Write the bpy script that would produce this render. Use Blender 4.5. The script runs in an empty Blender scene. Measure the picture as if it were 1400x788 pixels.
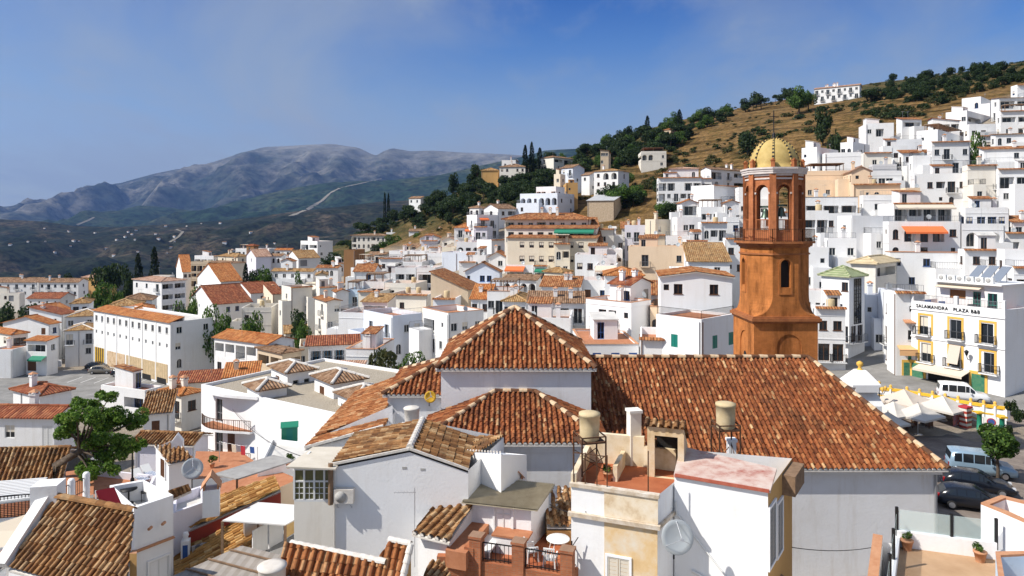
import bpy,bmesh,math,random
import numpy as np
from mathutils import Vector,Matrix,noise
F=940.0;CX=700.0;HY=305.0;CZ=20.0
scene=bpy.context.scene
col=scene.collection
RNG=random.Random(7)
R=math.radians
def P(px,py,Y):
 """Point seen at photo pixel (px, py) at Y metres in front of the camera."""
 return Vector(((px-CX)*Y/F,Y,CZ-(py-HY)*Y/F))
class MB:
 def __init__(s):
  s.v=[];s.f=[];s.m=[];s.uv=[];s.sm=[]
 def face(s,pts,m=0,uv=None,smooth=False):
  i=len(s.v)
  s.v.extend([tuple(p)for p in pts])
  s.f.append(tuple(range(i,i+len(pts))))
  s.m.append(m);s.uv.append(uv);s.sm.append(smooth)
 def idx(s,verts,faces,m=0,smooth=False):
  i=len(s.v)
  s.v.extend([tuple(p)for p in verts])
  for f in faces:
   s.f.append(tuple(i+k for k in f));s.m.append(m);s.uv.append(None);s.sm.append(smooth)
 def box(s,x0,y0,z0,x1,y1,z1,m=0,M=None):
  vs=[Vector(p)for p in((x0,y0,z0),(x1,y0,z0),(x1,y1,z0),(x0,y1,z0),(x0,y0,z1),(x1,y0,z1),(x1,y1,z1),(x0,y1,z1))]
  if M is not None:vs=[M@p for p in vs]
  s.idx(vs,[(0,3,2,1),(4,5,6,7),(0,1,5,4),(1,2,6,5),(2,3,7,6),(3,0,4,7)],m)
 def bar(s,a,b,w,h=None,m=0,up=Vector((0,0,1))):
  a=Vector(a);b=Vector(b);h=w if h is None else h
  d=(b-a).normalized()
  if abs(d.dot(up))>.98:up=Vector((1,0,0))
  x=d.cross(up).normalized();y=x.cross(d)
  vs=[]
  for p in(a,b):
   for sx,sy in((-1,-1),(1,-1),(1,1),(-1,1)):
    vs.append(p+x*(sx*w/2)+y*(sy*h/2))
  s.idx(vs,[(0,3,2,1),(4,5,6,7),(0,1,5,4),(1,2,6,5),(2,3,7,6),(3,0,4,7)],m)
 def tube(s,pts,r,n=6,m=0,smooth=True,cap=True):
  pts=[Vector(p)for p in pts]
  rs=r if isinstance(r,(list,tuple))else[r]*len(pts)
  ring=[]
  vs=[]
  for k,p in enumerate(pts):
   d=(pts[min(k+1,len(pts)-1)]-pts[max(k-1,0)]).normalized()
   up=Vector((0,0,1))if abs(d.z)<.95 else Vector((1,0,0))
   x=d.cross(up).normalized();y=x.cross(d)
   for j in range(n):
    a=2*math.pi*j/n
    vs.append(p+(x*math.cos(a)+y*math.sin(a))*rs[k])
  fs=[]
  for k in range(len(pts)-1):
   for j in range(n):
    fs.append((k*n+j,k*n+(j+1)%n,(k+1)*n+(j+1)%n,(k+1)*n+j))
  s.idx(vs,fs,m,smooth)
  if cap:
   s.face(vs[:n][::-1],m);s.face(vs[-n:],m)
 def lathe(s,c,prof,n=16,m=0,smooth=True,M=None,a0=0.0):
  c=Vector(c);vs=[]
  for r,z in prof:
   for j in range(n):
    a=a0+2*math.pi*j/n
    p=Vector((c.x+r*math.cos(a),c.y+r*math.sin(a),c.z+z))
    vs.append(M@p if M is not None else p)
  fs=[]
  for k in range(len(prof)-1):
   for j in range(n):
    fs.append((k*n+j,k*n+(j+1)%n,(k+1)*n+(j+1)%n,(k+1)*n+j))
  s.idx(vs,fs,m,smooth)
  if prof[-1][0]>.001:s.face(vs[-n:],m)
  if prof[0][0]>.001:s.face(vs[:n][::-1],m)
 def prism(s,poly,z0,z1,m=0,mt=None):
  n=len(poly)
  for k in range(n):
   a=poly[k];b=poly[(k+1)%n]
   s.face([(a[0],a[1],z0),(b[0],b[1],z0),(b[0],b[1],z1),(a[0],a[1],z1)],m)
  s.face([(p[0],p[1],z1)for p in poly],m if mt is None else mt)
  s.face([(p[0],p[1],z0)for p in poly][::-1],m)
 def slab(s,pts,t,m=0,uvs=None):
  """polygon pts (any plane) with thickness t downward along z"""
  low=[Vector(p)-Vector((0,0,t))for p in pts]
  s.face(pts,m,uvs)
  s.face(low[::-1],m,uvs[::-1]if uvs else None)
  n=len(pts)
  for k in range(n):
   j=(k+1)%n
   s.face([pts[k],low[k],low[j],pts[j]],m,[uvs[k],uvs[k],uvs[j],uvs[j]]if uvs else None)
 def mesh(s,name,mats):
  me=bpy.data.meshes.new(name)
  me.from_pydata(s.v,[],s.f)
  for mt in mats:me.materials.append(mt)
  if len(mats)>1:me.polygons.foreach_set('material_index',s.m)
  if any(s.sm):me.polygons.foreach_set('use_smooth',s.sm)
  if any(u is not None for u in s.uv):
   L=me.uv_layers.new(name='UVMap')
   buf=[]
   for f,u in zip(s.f,s.uv):
    if u is None:buf.extend([0.0]*(2*len(f)))
    else:
     for a,b in u:buf.extend((a,b))
   L.data.foreach_set('uv',buf)
  me.update()
  return me
 def build(s,name,mats,parent=None,M=None):
  if not isinstance(mats,(list,tuple)):mats=[mats]
  return put(name,s.mesh(name,mats),parent,M)
def put(name,me,parent=None,M=None):
 o=bpy.data.objects.new(name,me);col.objects.link(o)
 if parent is not None:o.parent=parent
 if M is not None:o.matrix_basis=M
 return o
LABELS={}
def tag(o,label=None,cat=None,group=None,kind=None):
 if label:
  o['label']=label
  LABELS.setdefault(label,[]).append((o.name,group))
 if cat:o['category']=cat
 if group:o['group']=group
 if kind:o['kind']=kind
 return o
def thing(name,label,cat,M=None,group=None):
 o=bpy.data.objects.new(name,None);col.objects.link(o)
 o.empty_display_size=.3
 if M is not None:o.matrix_basis=M
 return tag(o,label,cat,group)
def at(x,y,z,rz=0.0):return Matrix.Translation((x,y,z))@Matrix.Rotation(rz,4,'Z')
def structure(o):o['kind']='structure';return o
def newmat(name):
 m=bpy.data.materials.new(name);m.use_nodes=True
 nt=m.node_tree;b=nt.nodes['Principled BSDF']
 return m,nt,b
def N(nt,t,**kw):
 n=nt.nodes.new(t)
 for k,v in kw.items():
  if k in n.inputs.keys():n.inputs[k].default_value=v
  else:setattr(n,k,v)
 return n
def ramp(nt,fac,stops,interp='LINEAR'):
 r=nt.nodes.new('ShaderNodeValToRGB');r.color_ramp.interpolation=interp
 e=r.color_ramp.elements
 while len(e)>1:e.remove(e[0])
 e[0].position=stops[0][0];e[0].color=(*stops[0][1],1)
 for p,c in stops[1:]:
  q=e.new(p);q.color=(*c,1)
 nt.links.new(fac,r.inputs[0]);return r
def mixc(nt,fac,a,b,mode='MIX'):
 m=nt.nodes.new('ShaderNodeMix');m.data_type='RGBA';m.blend_type=mode
 if isinstance(fac,(int,float)):m.inputs[0].default_value=fac
 else:nt.links.new(fac,m.inputs[0])
 for i,c in((6,a),(7,b)):
  if isinstance(c,tuple):m.inputs[i].default_value=(*c,1)
  else:nt.links.new(c,m.inputs[i])
 return m.outputs[2]
def plain(name,c,rough=.6,metal=0.0,spec=.4):
 m,nt,b=newmat(name)
 b.inputs['Base Color'].default_value=(*c,1);b.inputs['Roughness'].default_value=rough
 b.inputs['Metallic'].default_value=metal
 b.inputs['Specular IOR Level'].default_value=spec
 return m
def speck(name,c1,c2,scale=3.0,rough=.8,bump=.0,c3=None,metal=0.0,detail=5):
 m,nt,b=newmat(name)
 tc=N(nt,'ShaderNodeTexCoord')
 n=N(nt,'ShaderNodeTexNoise',Scale=scale,Detail=detail,Roughness=.65)
 nt.links.new(tc.outputs['Object'],n.inputs['Vector'])
 st=[(.3,c1),(.7,c2)]if c3 is None else[(.3,c1),(.5,c2),(.68,c3)]
 r=ramp(nt,n.outputs['Fac'],st)
 nt.links.new(r.outputs[0],b.inputs['Base Color'])
 b.inputs['Roughness'].default_value=rough;b.inputs['Metallic'].default_value=metal
 b.inputs['Specular IOR Level'].default_value=.25
 if bump:
  bp=N(nt,'ShaderNodeBump',Strength=bump,Distance=.05)
  nt.links.new(n.outputs['Fac'],bp.inputs['Height']);nt.links.new(bp.outputs[0],b.inputs['Normal'])
 return m
def plaster(name,c,dirt=(.50,.45,.38),amount=.35):
 """painted render: mottled, with rain streaks and patches of grime"""
 m,nt,b=newmat(name)
 tc=N(nt,'ShaderNodeTexCoord')
 oi=N(nt,'ShaderNodeObjectInfo')
 off=N(nt,'ShaderNodeVectorMath',operation='ADD')
 cmb=N(nt,'ShaderNodeCombineXYZ')
 mul=N(nt,'ShaderNodeMath',operation='MULTIPLY');mul.inputs[1].default_value=97.0
 nt.links.new(oi.outputs['Random'],mul.inputs[0])
 nt.links.new(mul.outputs[0],cmb.inputs[0]);nt.links.new(mul.outputs[0],cmb.inputs[1])
 nt.links.new(tc.outputs['Object'],off.inputs[0]);nt.links.new(cmb.outputs[0],off.inputs[1])
 mp=N(nt,'ShaderNodeMapping');mp.inputs['Scale'].default_value=(1.6,1.6,.16)
 nt.links.new(off.outputs[0],mp.inputs[0])
 n1=N(nt,'ShaderNodeTexNoise',Scale=1.0,Detail=6.0,Roughness=.7);nt.links.new(mp.outputs[0],n1 .inputs['Vector'])
 n2=N(nt,'ShaderNodeTexNoise',Scale=.35,Detail=8.0,Roughness=.65);nt.links.new(off.outputs[0],n2 .inputs['Vector'])
 n3=N(nt,'ShaderNodeTexNoise',Scale=7.0,Detail=4.0);nt.links.new(off.outputs[0],n3 .inputs['Vector'])
 r1=ramp(nt,n1 .outputs['Fac'],[(.52,(0,0,0)),(.80,(1,1,1))])
 r2=ramp(nt,n2 .outputs['Fac'],[(.42,(0,0,0)),(.7,(1,1,1))])
 mx=N(nt,'ShaderNodeMath',operation='MULTIPLY_ADD');
 nt.links.new(r1 .outputs[0],mx.inputs[0]);mx.inputs[1].default_value=amount;
 sm=N(nt,'ShaderNodeMath',operation='MULTIPLY');nt.links.new(r2 .outputs[0],sm.inputs[0]);sm.inputs[1].default_value=amount*.5
 nt.links.new(sm.outputs[0],mx.inputs[2])
 c0=mixc(nt,mx.outputs[0],c,tuple(c[i]*dirt[i]*1.35 for i in range(3)))
 nt.links.new(c0,b.inputs['Base Color'])
 b.inputs['Roughness'].default_value=.9;b.inputs['Specular IOR Level'].default_value=.15
 bp=N(nt,'ShaderNodeBump',Strength=.25,Distance=.03);nt.links.new(n3 .outputs['Fac'],bp.inputs['Height']);nt.links.new(bp.outputs[0],b.inputs['Normal'])
 return m
def tiles(name,stops,moss=(.10,.075,.05),mossamt=.5,bump=False,mscale=.5):
 """roof tiles; the UV map counts tiles (u = column, v = course)"""
 m,nt,b=newmat(name)
 uv=N(nt,'ShaderNodeTexCoord')
 fl=N(nt,'ShaderNodeVectorMath',operation='FLOOR');nt.links.new(uv.outputs['UV'],fl.inputs[0])
 oi=N(nt,'ShaderNodeObjectInfo')
 wn=N(nt,'ShaderNodeTexWhiteNoise',noise_dimensions='4D')if False else N(nt,'ShaderNodeTexWhiteNoise')
 wn.noise_dimensions='4D'
 nt.links.new(fl.outputs[0],wn.inputs['Vector']);nt.links.new(oi.outputs['Random'],wn.inputs['W'])
 r=ramp(nt,wn.outputs['Value'],stops)
 n=N(nt,'ShaderNodeTexNoise',Scale=mscale,Detail=7.0,Roughness=.7);nt.links.new(uv.outputs['Object'],n.inputs['Vector'])
 rr=ramp(nt,n.outputs['Fac'],[(.48,(0,0,0)),(.72,(mossamt,)*3)])
 c0=mixc(nt,rr.outputs[0],r.outputs[0],moss)
 n4=N(nt,'ShaderNodeTexNoise',Scale=9.0,Detail=4.0);nt.links.new(uv.outputs['Object'],n4 .inputs['Vector'])
 r4=ramp(nt,n4 .outputs['Fac'],[(.3,(.72,.72,.72)),(.7,(1.15,1.12,1.1))])
 c1=mixc(nt,1.0,c0,r4 .outputs[0],'MULTIPLY')
 mq=N(nt,'ShaderNodeMapping');mq.inputs['Scale'].default_value=(.55,.07,1);nt.links.new(uv.outputs['UV'],mq.inputs[0])
 n5=N(nt,'ShaderNodeTexNoise',Scale=1.0,Detail=6.0,Roughness=.7);nt.links.new(mq.outputs[0],n5 .inputs['Vector'])
 r5=ramp(nt,n5 .outputs['Fac'],[(.32,(.5,.48,.46)),(.5,(.95,.94,.93)),(.7,(1.15,1.12,1.08))])
 c1=mixc(nt,1.0,c1,r5 .outputs[0],'MULTIPLY')
 nt.links.new(c1,b.inputs['Base Color']);b.inputs['Roughness'].default_value=.88;b.inputs['Specular IOR Level'].default_value=.2
 if bump:
  sx=N(nt,'ShaderNodeSeparateXYZ');nt.links.new(uv.outputs['UV'],sx.inputs[0])
  fr=N(nt,'ShaderNodeMath',operation='FRACT');nt.links.new(sx.outputs[0],fr.inputs[0])
  pi=N(nt,'ShaderNodeMath',operation='MULTIPLY');nt.links.new(fr.outputs[0],pi.inputs[0]);pi.inputs[1].default_value=math.pi
  sn=N(nt,'ShaderNodeMath',operation='SINE');nt.links.new(pi.outputs[0],sn.inputs[0])
  bp=N(nt,'ShaderNodeBump',Strength=1.0,Distance=.09);nt.links.new(sn.outputs[0],bp.inputs['Height']);nt.links.new(bp.outputs[0],b.inputs['Normal'])
 return m
def brick(name,c1,c2,cm,scale=1.0):
 m,nt,b=newmat(name)
 tc=N(nt,'ShaderNodeTexCoord');mp=N(nt,'ShaderNodeMapping');
 sx=N(nt,'ShaderNodeSeparateXYZ');nt.links.new(tc.outputs['Object'],sx.inputs[0])
 ad=N(nt,'ShaderNodeMath',operation='ADD');nt.links.new(sx.outputs[0],ad.inputs[0]);nt.links.new(sx.outputs[1],ad.inputs[1])
 cb=N(nt,'ShaderNodeCombineXYZ');nt.links.new(ad.outputs[0],cb.inputs[0]);nt.links.new(sx.outputs[2],cb.inputs[1])
 bt=N(nt,'ShaderNodeTexBrick');nt.links.new(cb.outputs[0],bt.inputs['Vector'])
 bt.inputs['Color1'].default_value=(*c1,1);bt.inputs['Color2'].default_value=(*c2,1);bt.inputs['Mortar'].default_value=(*cm,1)
 bt.inputs['Scale'].default_value=scale;bt.inputs['Mortar Size'].default_value=.008
 bt.inputs['Brick Width'].default_value=.26;bt.inputs['Row Height'].default_value=.075
 n=N(nt,'ShaderNodeTexNoise',Scale=1.2,Detail=8.0,Roughness=.7);nt.links.new(tc.outputs['Object'],n.inputs['Vector'])
 r=ramp(nt,n.outputs['Fac'],[(.3,(.7,.68,.66)),(.7,(1.15,1.12,1.1))])
 c=mixc(nt,1.0,bt.outputs[0],r.outputs[0],'MULTIPLY')
 nt.links.new(c,b.inputs['Base Color']);b.inputs['Roughness'].default_value=.9;b.inputs['Specular IOR Level'].default_value=.15
 return m
def stripes(name,c1,c2,n=6.0,rough=.6,axis=0):
 m,nt,b=newmat(name)
 tc=N(nt,'ShaderNodeTexCoord');sx=N(nt,'ShaderNodeSeparateXYZ');nt.links.new(tc.outputs['Object'],sx.inputs[0])
 mu=N(nt,'ShaderNodeMath',operation='MULTIPLY');nt.links.new(sx.outputs[axis],mu.inputs[0]);mu.inputs[1].default_value=n
 fr=N(nt,'ShaderNodeMath',operation='FRACT');nt.links.new(mu.outputs[0],fr.inputs[0])
 r=ramp(nt,fr.outputs[0],[(0,c1),(.5,c2)],'CONSTANT')
 ns=N(nt,'ShaderNodeTexNoise',Scale=1.5,Detail=6.0);nt.links.new(tc.outputs['Object'],ns.inputs['Vector'])
 r2=ramp(nt,ns.outputs['Fac'],[(.3,(.75,.75,.75)),(.7,(1.05,1.05,1.05))])
 c=mixc(nt,1.0,r.outputs[0],r2 .outputs[0],'MULTIPLY')
 nt.links.new(c,b.inputs['Base Color']);b.inputs['Roughness'].default_value=rough
 return m
def leafmat(name,stops):
 m,nt,b=newmat(name)
 g=N(nt,'ShaderNodeNewGeometry');
 r=ramp(nt,g.outputs['Random Per Island'],stops)
 nt.links.new(r.outputs[0],b.inputs['Base Color']);b.inputs['Roughness'].default_value=.6
 b.inputs['Specular IOR Level'].default_value=.25
 tr=N(nt,'ShaderNodeBsdfTranslucent');nt.links.new(r.outputs[0],tr.inputs['Color'])
 mx=N(nt,'ShaderNodeMixShader');mx.inputs[0].default_value=.38
 nt.links.new(b.outputs[0],mx.inputs[1]);nt.links.new(tr.outputs[0],mx.inputs[2])
 nt.links.new(mx.outputs[0],nt.nodes['Material Output'].inputs['Surface'])
 return m
W={}
W['white']=plaster('white render',(.82,.82,.815))
W['bright']=plaster('fresh white render',(.85,.85,.85),amount=.26)
W['cool']=plaster('bluish white render',(.72,.76,.83),amount=.2)  # bluish paint; on the alley houses this tone stands in for shade
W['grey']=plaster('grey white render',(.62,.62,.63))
W['cream']=plaster('cream render',(.76,.68,.54))
W['pale']=plaster('pale cream render',(.80,.76,.68))
W['peach']=plaster('peach render',(.80,.62,.44))
W['tan']=plaster('tan render',(.62,.50,.36))
W['beige']=plaster('beige render',(.58,.49,.38))
W['ochre']=plaster('ochre render',(.55,.33,.13),amount=.5)
W['brown']=plaster('brown render',(.28,.15,.07))
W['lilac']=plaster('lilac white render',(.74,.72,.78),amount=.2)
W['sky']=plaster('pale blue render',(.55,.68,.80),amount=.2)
W['stone']=speck('rubble stone',(.36,.27,.18),(.55,.44,.32),2.5,.95,.5)
T={}
T['church']=tiles('church roof tiles',[(0,(.15,.05,.022)),(.35,(.25,.08,.03)),(.7,(.33,.115,.043)),(.9,(.40,.165,.065)),(.96,(.46,.24,.11)),(1,(.56,.38,.2))],mossamt=.75,moss=(.11,.05,.025))
T['rust']=tiles('rust roof tiles',[(0,(.24,.08,.03)),(.35,(.36,.14,.05)),(.7,(.46,.2,.08)),(1,(.55,.33,.17))],mossamt=.5)
T['old']=tiles('old weathered roof tiles',[(0,(.17,.08,.035)),(.3,(.27,.13,.05)),(.65,(.37,.2,.085)),(1,(.52,.36,.2))],mossamt=.75,moss=(.07,.05,.035),mscale=1.1)
T['ochre']=tiles('ochre roof tiles',[(0,(.30,.14,.04)),(.4,(.46,.24,.07)),(.8,(.58,.34,.12)),(1,(.66,.46,.22))],mossamt=.5,moss=(.2,.1,.04),mscale=.9)
T['rustb']=tiles('rust tiles seen far off',[(0,(.24,.08,.03)),(.5,(.40,.16,.06)),(1,(.52,.27,.12))],mossamt=.5,bump=True)
T['redb']=tiles('red tiles seen far off',[(0,(.22,.06,.03)),(.5,(.32,.10,.045)),(1,(.42,.17,.08))],mossamt=.45,bump=True)
T['ochreb']=tiles('ochre tiles seen far off',[(0,(.30,.15,.06)),(.5,(.42,.25,.1)),(1,(.52,.35,.18))],mossamt=.5,bump=True)
T['orangeb']=tiles('orange tiles seen far off',[(0,(.38,.12,.035)),(.5,(.5,.19,.06)),(1,(.58,.27,.1))],mossamt=.3,bump=True)
T['brownb']=tiles('brown tiles seen far off',[(0,(.2,.11,.06)),(.5,(.32,.19,.11)),(1,(.42,.28,.18))],mossamt=.4,bump=True)
T['pinkb']=tiles('pinkish tiles seen far off',[(0,(.40,.22,.15)),(.5,(.5,.31,.22)),(1,(.6,.42,.32))],mossamt=.3,bump=True)
T['greyb']=speck('grey sheet roof',(.34,.34,.35),(.5,.5,.5),1.0)
T['greenb']=stripes('green ribbed roof',(.40,.42,.24),(.22,.28,.12),2.2)
T['canvas']=stripes('tan canvas roof',(.66,.54,.34),(.54,.42,.24),1.2)
M_={}
M_['glass']=plain('window glass',(.015,.02,.026),.06,spec=.6)
M_['dark']=plain('dark interior',(.012,.011,.010),.8)
M_['wframe']=plain('white painted frame',(.72,.72,.70),.5)
M_['bframe']=plain('brown wooden frame',(.12,.05,.022),.5)
M_['gframe']=plain('green painted shutters',(.02,.22,.13),.5)
M_['teal']=plain('teal painted shutters',(.01,.20,.155),.5)
M_['bright_green']=plain('bright green shutters',(.05,.42,.16),.5)
M_['blue']=plain('blue painted wood',(.03,.10,.32),.5)
M_['skyblue']=plain('bright blue door',(.05,.35,.62),.5)
M_['blind']=plain('cream roller blind',(.66,.60,.50),.7)
M_['brownblind']=plain('brown roller blind',(.28,.13,.05),.7)
M_['iron']=plain('black wrought iron',(.015,.015,.016),.5,.3)
M_['rail']=plain('grey metal rail',(.30,.31,.33),.4,.5)
M_['rustiron']=speck('rusty iron',(.06,.03,.02),(.14,.07,.035),12)
M_['terra']=speck('terracotta floor',(.36,.14,.065),(.47,.21,.11),2.0)
M_['redfloor']=speck('rust red waterproof floor',(.30,.085,.035),(.42,.14,.06),1.2)
M_['gravel']=speck('gravel roof',(.17,.14,.105),(.36,.31,.24),9.0,.95,.6,(.48,.43,.35))
M_['whitefloor']=speck('pale roof floor',(.5,.48,.45),(.66,.64,.6),1.0)
M_['greyfloor']=speck('grey roof floor',(.26,.25,.24),(.4,.39,.37),1.0)
M_['coping']=speck('terracotta coping',(.44,.20,.10),(.56,.30,.17),3.0)
M_['mortar']=speck('white mortar',(.55,.5,.44),(.76,.73,.68),5.0)
M_['concrete']=speck('concrete',(.35,.34,.32),(.5,.49,.47),2.0)
M_['wood']=speck('weathered wood',(.16,.10,.06),(.28,.18,.11),4.0)
M_['panel']=plain('solar panel',(.05,.07,.11),.25,.2)
M_['steel']=plain('galvanised steel',(.52,.53,.55),.35,.7)
M_['dish']=plain('grey dish metal',(.46,.49,.50),.45,.2)
M_['canvas_w']=plain('white canvas',(.78,.76,.72),.8)
M_['canvas_c']=plain('cream canvas',(.66,.57,.45),.8)
M_['canvas_o']=plain('orange canvas',(.72,.17,.05),.8)
M_['canvas_r']=plain('red canvas',(.45,.03,.045),.8)
M_['canvas_g']=plain('green canvas',(.02,.20,.12),.8)
M_['canvas_p']=plain('apricot canvas',(.72,.42,.2),.8)
M_['tankc']=speck('sandy fibre cement',(.50,.39,.22),(.62,.50,.31),2.5)
M_['tankw']=speck('dirty white plastic',(.55,.5,.44),(.7,.66,.6),2.0)
M_['plastic']=plain('white plastic',(.78,.78,.76),.4)
M_['yellow']=plain('yellow paint',(.78,.46,.035),.5)
M_['yellowtrim']=plaster('yellow trim',(.74,.45,.10),amount=.2)
M_['black']=plain('black',(.012,.012,.013),.5)
M_['brick']=brick('red brick',(.36,.12,.055),(.45,.17,.08),(.30,.19,.13))
M_['cardark']=plain('black car paint',(.008,.010,.016),.18,.0,.6)
M_['carblue']=plain('pale blue car paint',(.30,.43,.55),.25,.3,.6)
M_['carwhite']=plain('white car paint',(.76,.77,.78),.22,0,.6)
M_['cargrey']=plain('bronze grey car paint',(.24,.22,.19),.25,.4,.6)
M_['tyre']=plain('tyre rubber',(.015,.015,.015),.8)
M_['rim']=plain('alloy rim',(.5,.5,.52),.3,.8)
M_['lamp']=plain('headlamp glass',(.6,.62,.65),.1)
M_['redlamp']=plain('red lamp glass',(.35,.01,.01),.2)
M_['bark']=speck('bark',(.05,.035,.025),(.13,.10,.075),5.0,.95,.5)
M_['orangeplastic']=plain('orange gas bottle',(.65,.10,.02),.4)
CP=[(0,0,-19.5),(-20,20,-19.8),(-40,40,-22),(30,30,-19.5),(24,53,-19.5),(42,56,-19.3),(46,69,-18.4),(30,70,-18.6),(20,70,-19),(0,60,-20.5),(-20,60,-21.5),(0,85,-20.5),(20,85,-19.5),(-30,85,-23),(-18,112,-23),(-62,120,-28.5),(-85,140,-29),(-75,100,-28),(-50,62,-25),(-45,40,-22),(-110,140,-30),(-140,200,-32.5),(-200,280,-34),(-120,280,-30),(-170,220,-33),(-105,290,-22),(-62,285,-13),(-77,270,-18),(-60,200,-23),(-30,150,-21),(8,150,-8.5),(10,220,3),(-10,200,-4),(45,190,4.5),(62,150,-2),(60,112,-11),(62,85,-16),(80,120,-7),(110,150,7),(117,175,22),(150,210,36),(144,300,53),(240,330,76),(100,250,33),(58,270,22),(0,320,21),(-25,330,15),(60,360,45),(110,380,60),(200,380,76),(-70,345,-4),(-40,340,8),(-110,380,-28),(0,480,-10),(150,520,40),(320,500,80),(-120,500,-70),(-220,420,-60),(-270,350,-50),(-350,300,-52),(250,200,58),(200,120,25),(120,80,-6),(100,50,-14),(80,20,-18),(200,40,-2),(350,330,95),(20,120,-17),(20,175,-5),(35,130,-14),(-90,180,-30),(-80,230,-26),(-30,250,-3),(90,200,15),(-150,100,-31),(-120,50,-28),(0,700,-110),(300,700,-20),(-300,700,-150),(500,500,60),(-500,500,-140),(-450,250,-90)]
_cp=np.array(CP,float);_e=12.0
def _k(d):return np.sqrt(d*d+_e*_e)
_d=np.hypot(_cp[:,None,0]-_cp[None,:,0],_cp[:,None,1]-_cp[None,:,1])
_n=len(_cp);_A=np.zeros((_n+3,_n+3));_A[:_n,:_n]=-_k(_d)+np.eye(_n)*-.0
_A[:_n,_n]=1;_A[:_n,_n+1:]=_cp[:,:2];_A[_n,:_n]=1;_A[_n+1:,:_n]=_cp[:,:2].T
_w=np.linalg.solve(_A,np.concatenate([_cp[:,2],[0,0,0]]))
def TZa(X,Y):
 X=np.asarray(X,float);Y=np.asarray(Y,float)
 z=_w[_n]+_w[_n+1]*X+_w[_n+2]*Y
 for i in range(_n):z=z-_w[i]*_k(np.hypot(X-_cp[i,0],Y-_cp[i,1]))
 def flat(z,x0,x1,y0,y1,h,s):
  dx=np.maximum(np.maximum(x0-X,X-x1),0);dy=np.maximum(np.maximum(y0-Y,Y-y1),0)
  t=np.clip(1-np.hypot(dx,dy)/s,0,1);t=t*t*(3-2*t)
  return z*(1-t)+h*t
 z=flat(z,25,50,44,62,-19.5,7)
 z=flat(z,-112,-62,104,132,-28.7,10)
 return z+CZ
def TZ(x,y):return float(TZa(x,y))
PITCH=.27
_wc={}
def win_mesh(kind,w,h,fr,near):
 key=(kind,round(w,1),round(h,1),fr,near)
 if key in _wc:return _wc[key]
 w2=w/2;t=.055
 a=MB();p=MB()
 def ring(x0,z0,x1,z1,t,y0,y1,m=0):
  a.box(x0,y0,z0,x0+t,y1,z1,m);a.box(x1-t,y0,z0,x1,y1,z1,m)
  a.box(x0+t,y0,z0,x1-t,y1,z0+t,m);a.box(x0+t,y0,z1-t,x1-t,y1,z1,m)
 fm=M_[fr]
 mats=[fm,M_['glass'],M_['blind']]
 if kind in('w','d','r','a','s'):
  ring(-w2,0,w2,h,t,0,.06)
  if w>.7:a.box(-.03,.005,t,.03,.055,h-t)
  if kind=='d' and near:a.box(-w2+t,.01,.75,w2-t,.05,.82)
  tgt=p if near else a
  tgt.face([(-w2+t,.035,t),(w2-t,.035,t),(w2-t,.035,h-t),(-w2+t,.035,h-t)],0 if near else 1)
  if kind=='r':a.box(-w2+t,.012,h*.45,w2-t,.03,h-t,2)
  if kind=='w':a.box(-w2-.08,-.16,-.07,w2+.08,.06,0,0)
 elif kind=='S':
  for x0,x1 in((-w2,-.012),(.012,w2)):
   ring(x0,0,x1,h,.06,-.02,.03)
   k=max(3,int(h/.16))
   for i in range(k):
    z=.06+(h-.12)*i/k
    a.box(x0+.06,-.005,z+.01,x1-.06,.02,z+(h-.12)/k-.01)
  a.face([(-w2,.03,0),(w2,.03,0),(w2,.03,h),(-w2,.03,h)],0)
 elif kind=='G':
  a.box(-w2,0,0,w2,.05,h)
  k=5
  for i in range(k):a.box(-w2+.04,-.015,h*i/k+.03,w2-.04,0,h*(i+1)/k-.03)
 me=a.mesh('window',mats)
 pm=p.mesh('pane',[M_['glass']])if p.f else None
 _wc[key]=(me,pm)
 return _wc[key]
KIND={'w':(.95,1.15,.95,.16,'w'),'s':(.6,.7,1.35,.16,'s'),'d':(1.1,2.1,.06,.2,'d'),'b':(1.25,2.1,.06,.2,'d'),'r':(1.0,1.2,.95,.14,'r'),'S':(.95,1.35,.75,.12,'S'),'D':(1.0,2.1,.06,.14,'S'),'G':(2.6,2.2,.04,.25,'G'),'T':(2.6,2.05,.1,1.3,'d'),'A':(1.9,2.2,.1,1.2,'d'),'a':(.9,1.6,.5,.2,'w'),'B':(1.25,2.1,.06,.2,'r')}
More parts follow.
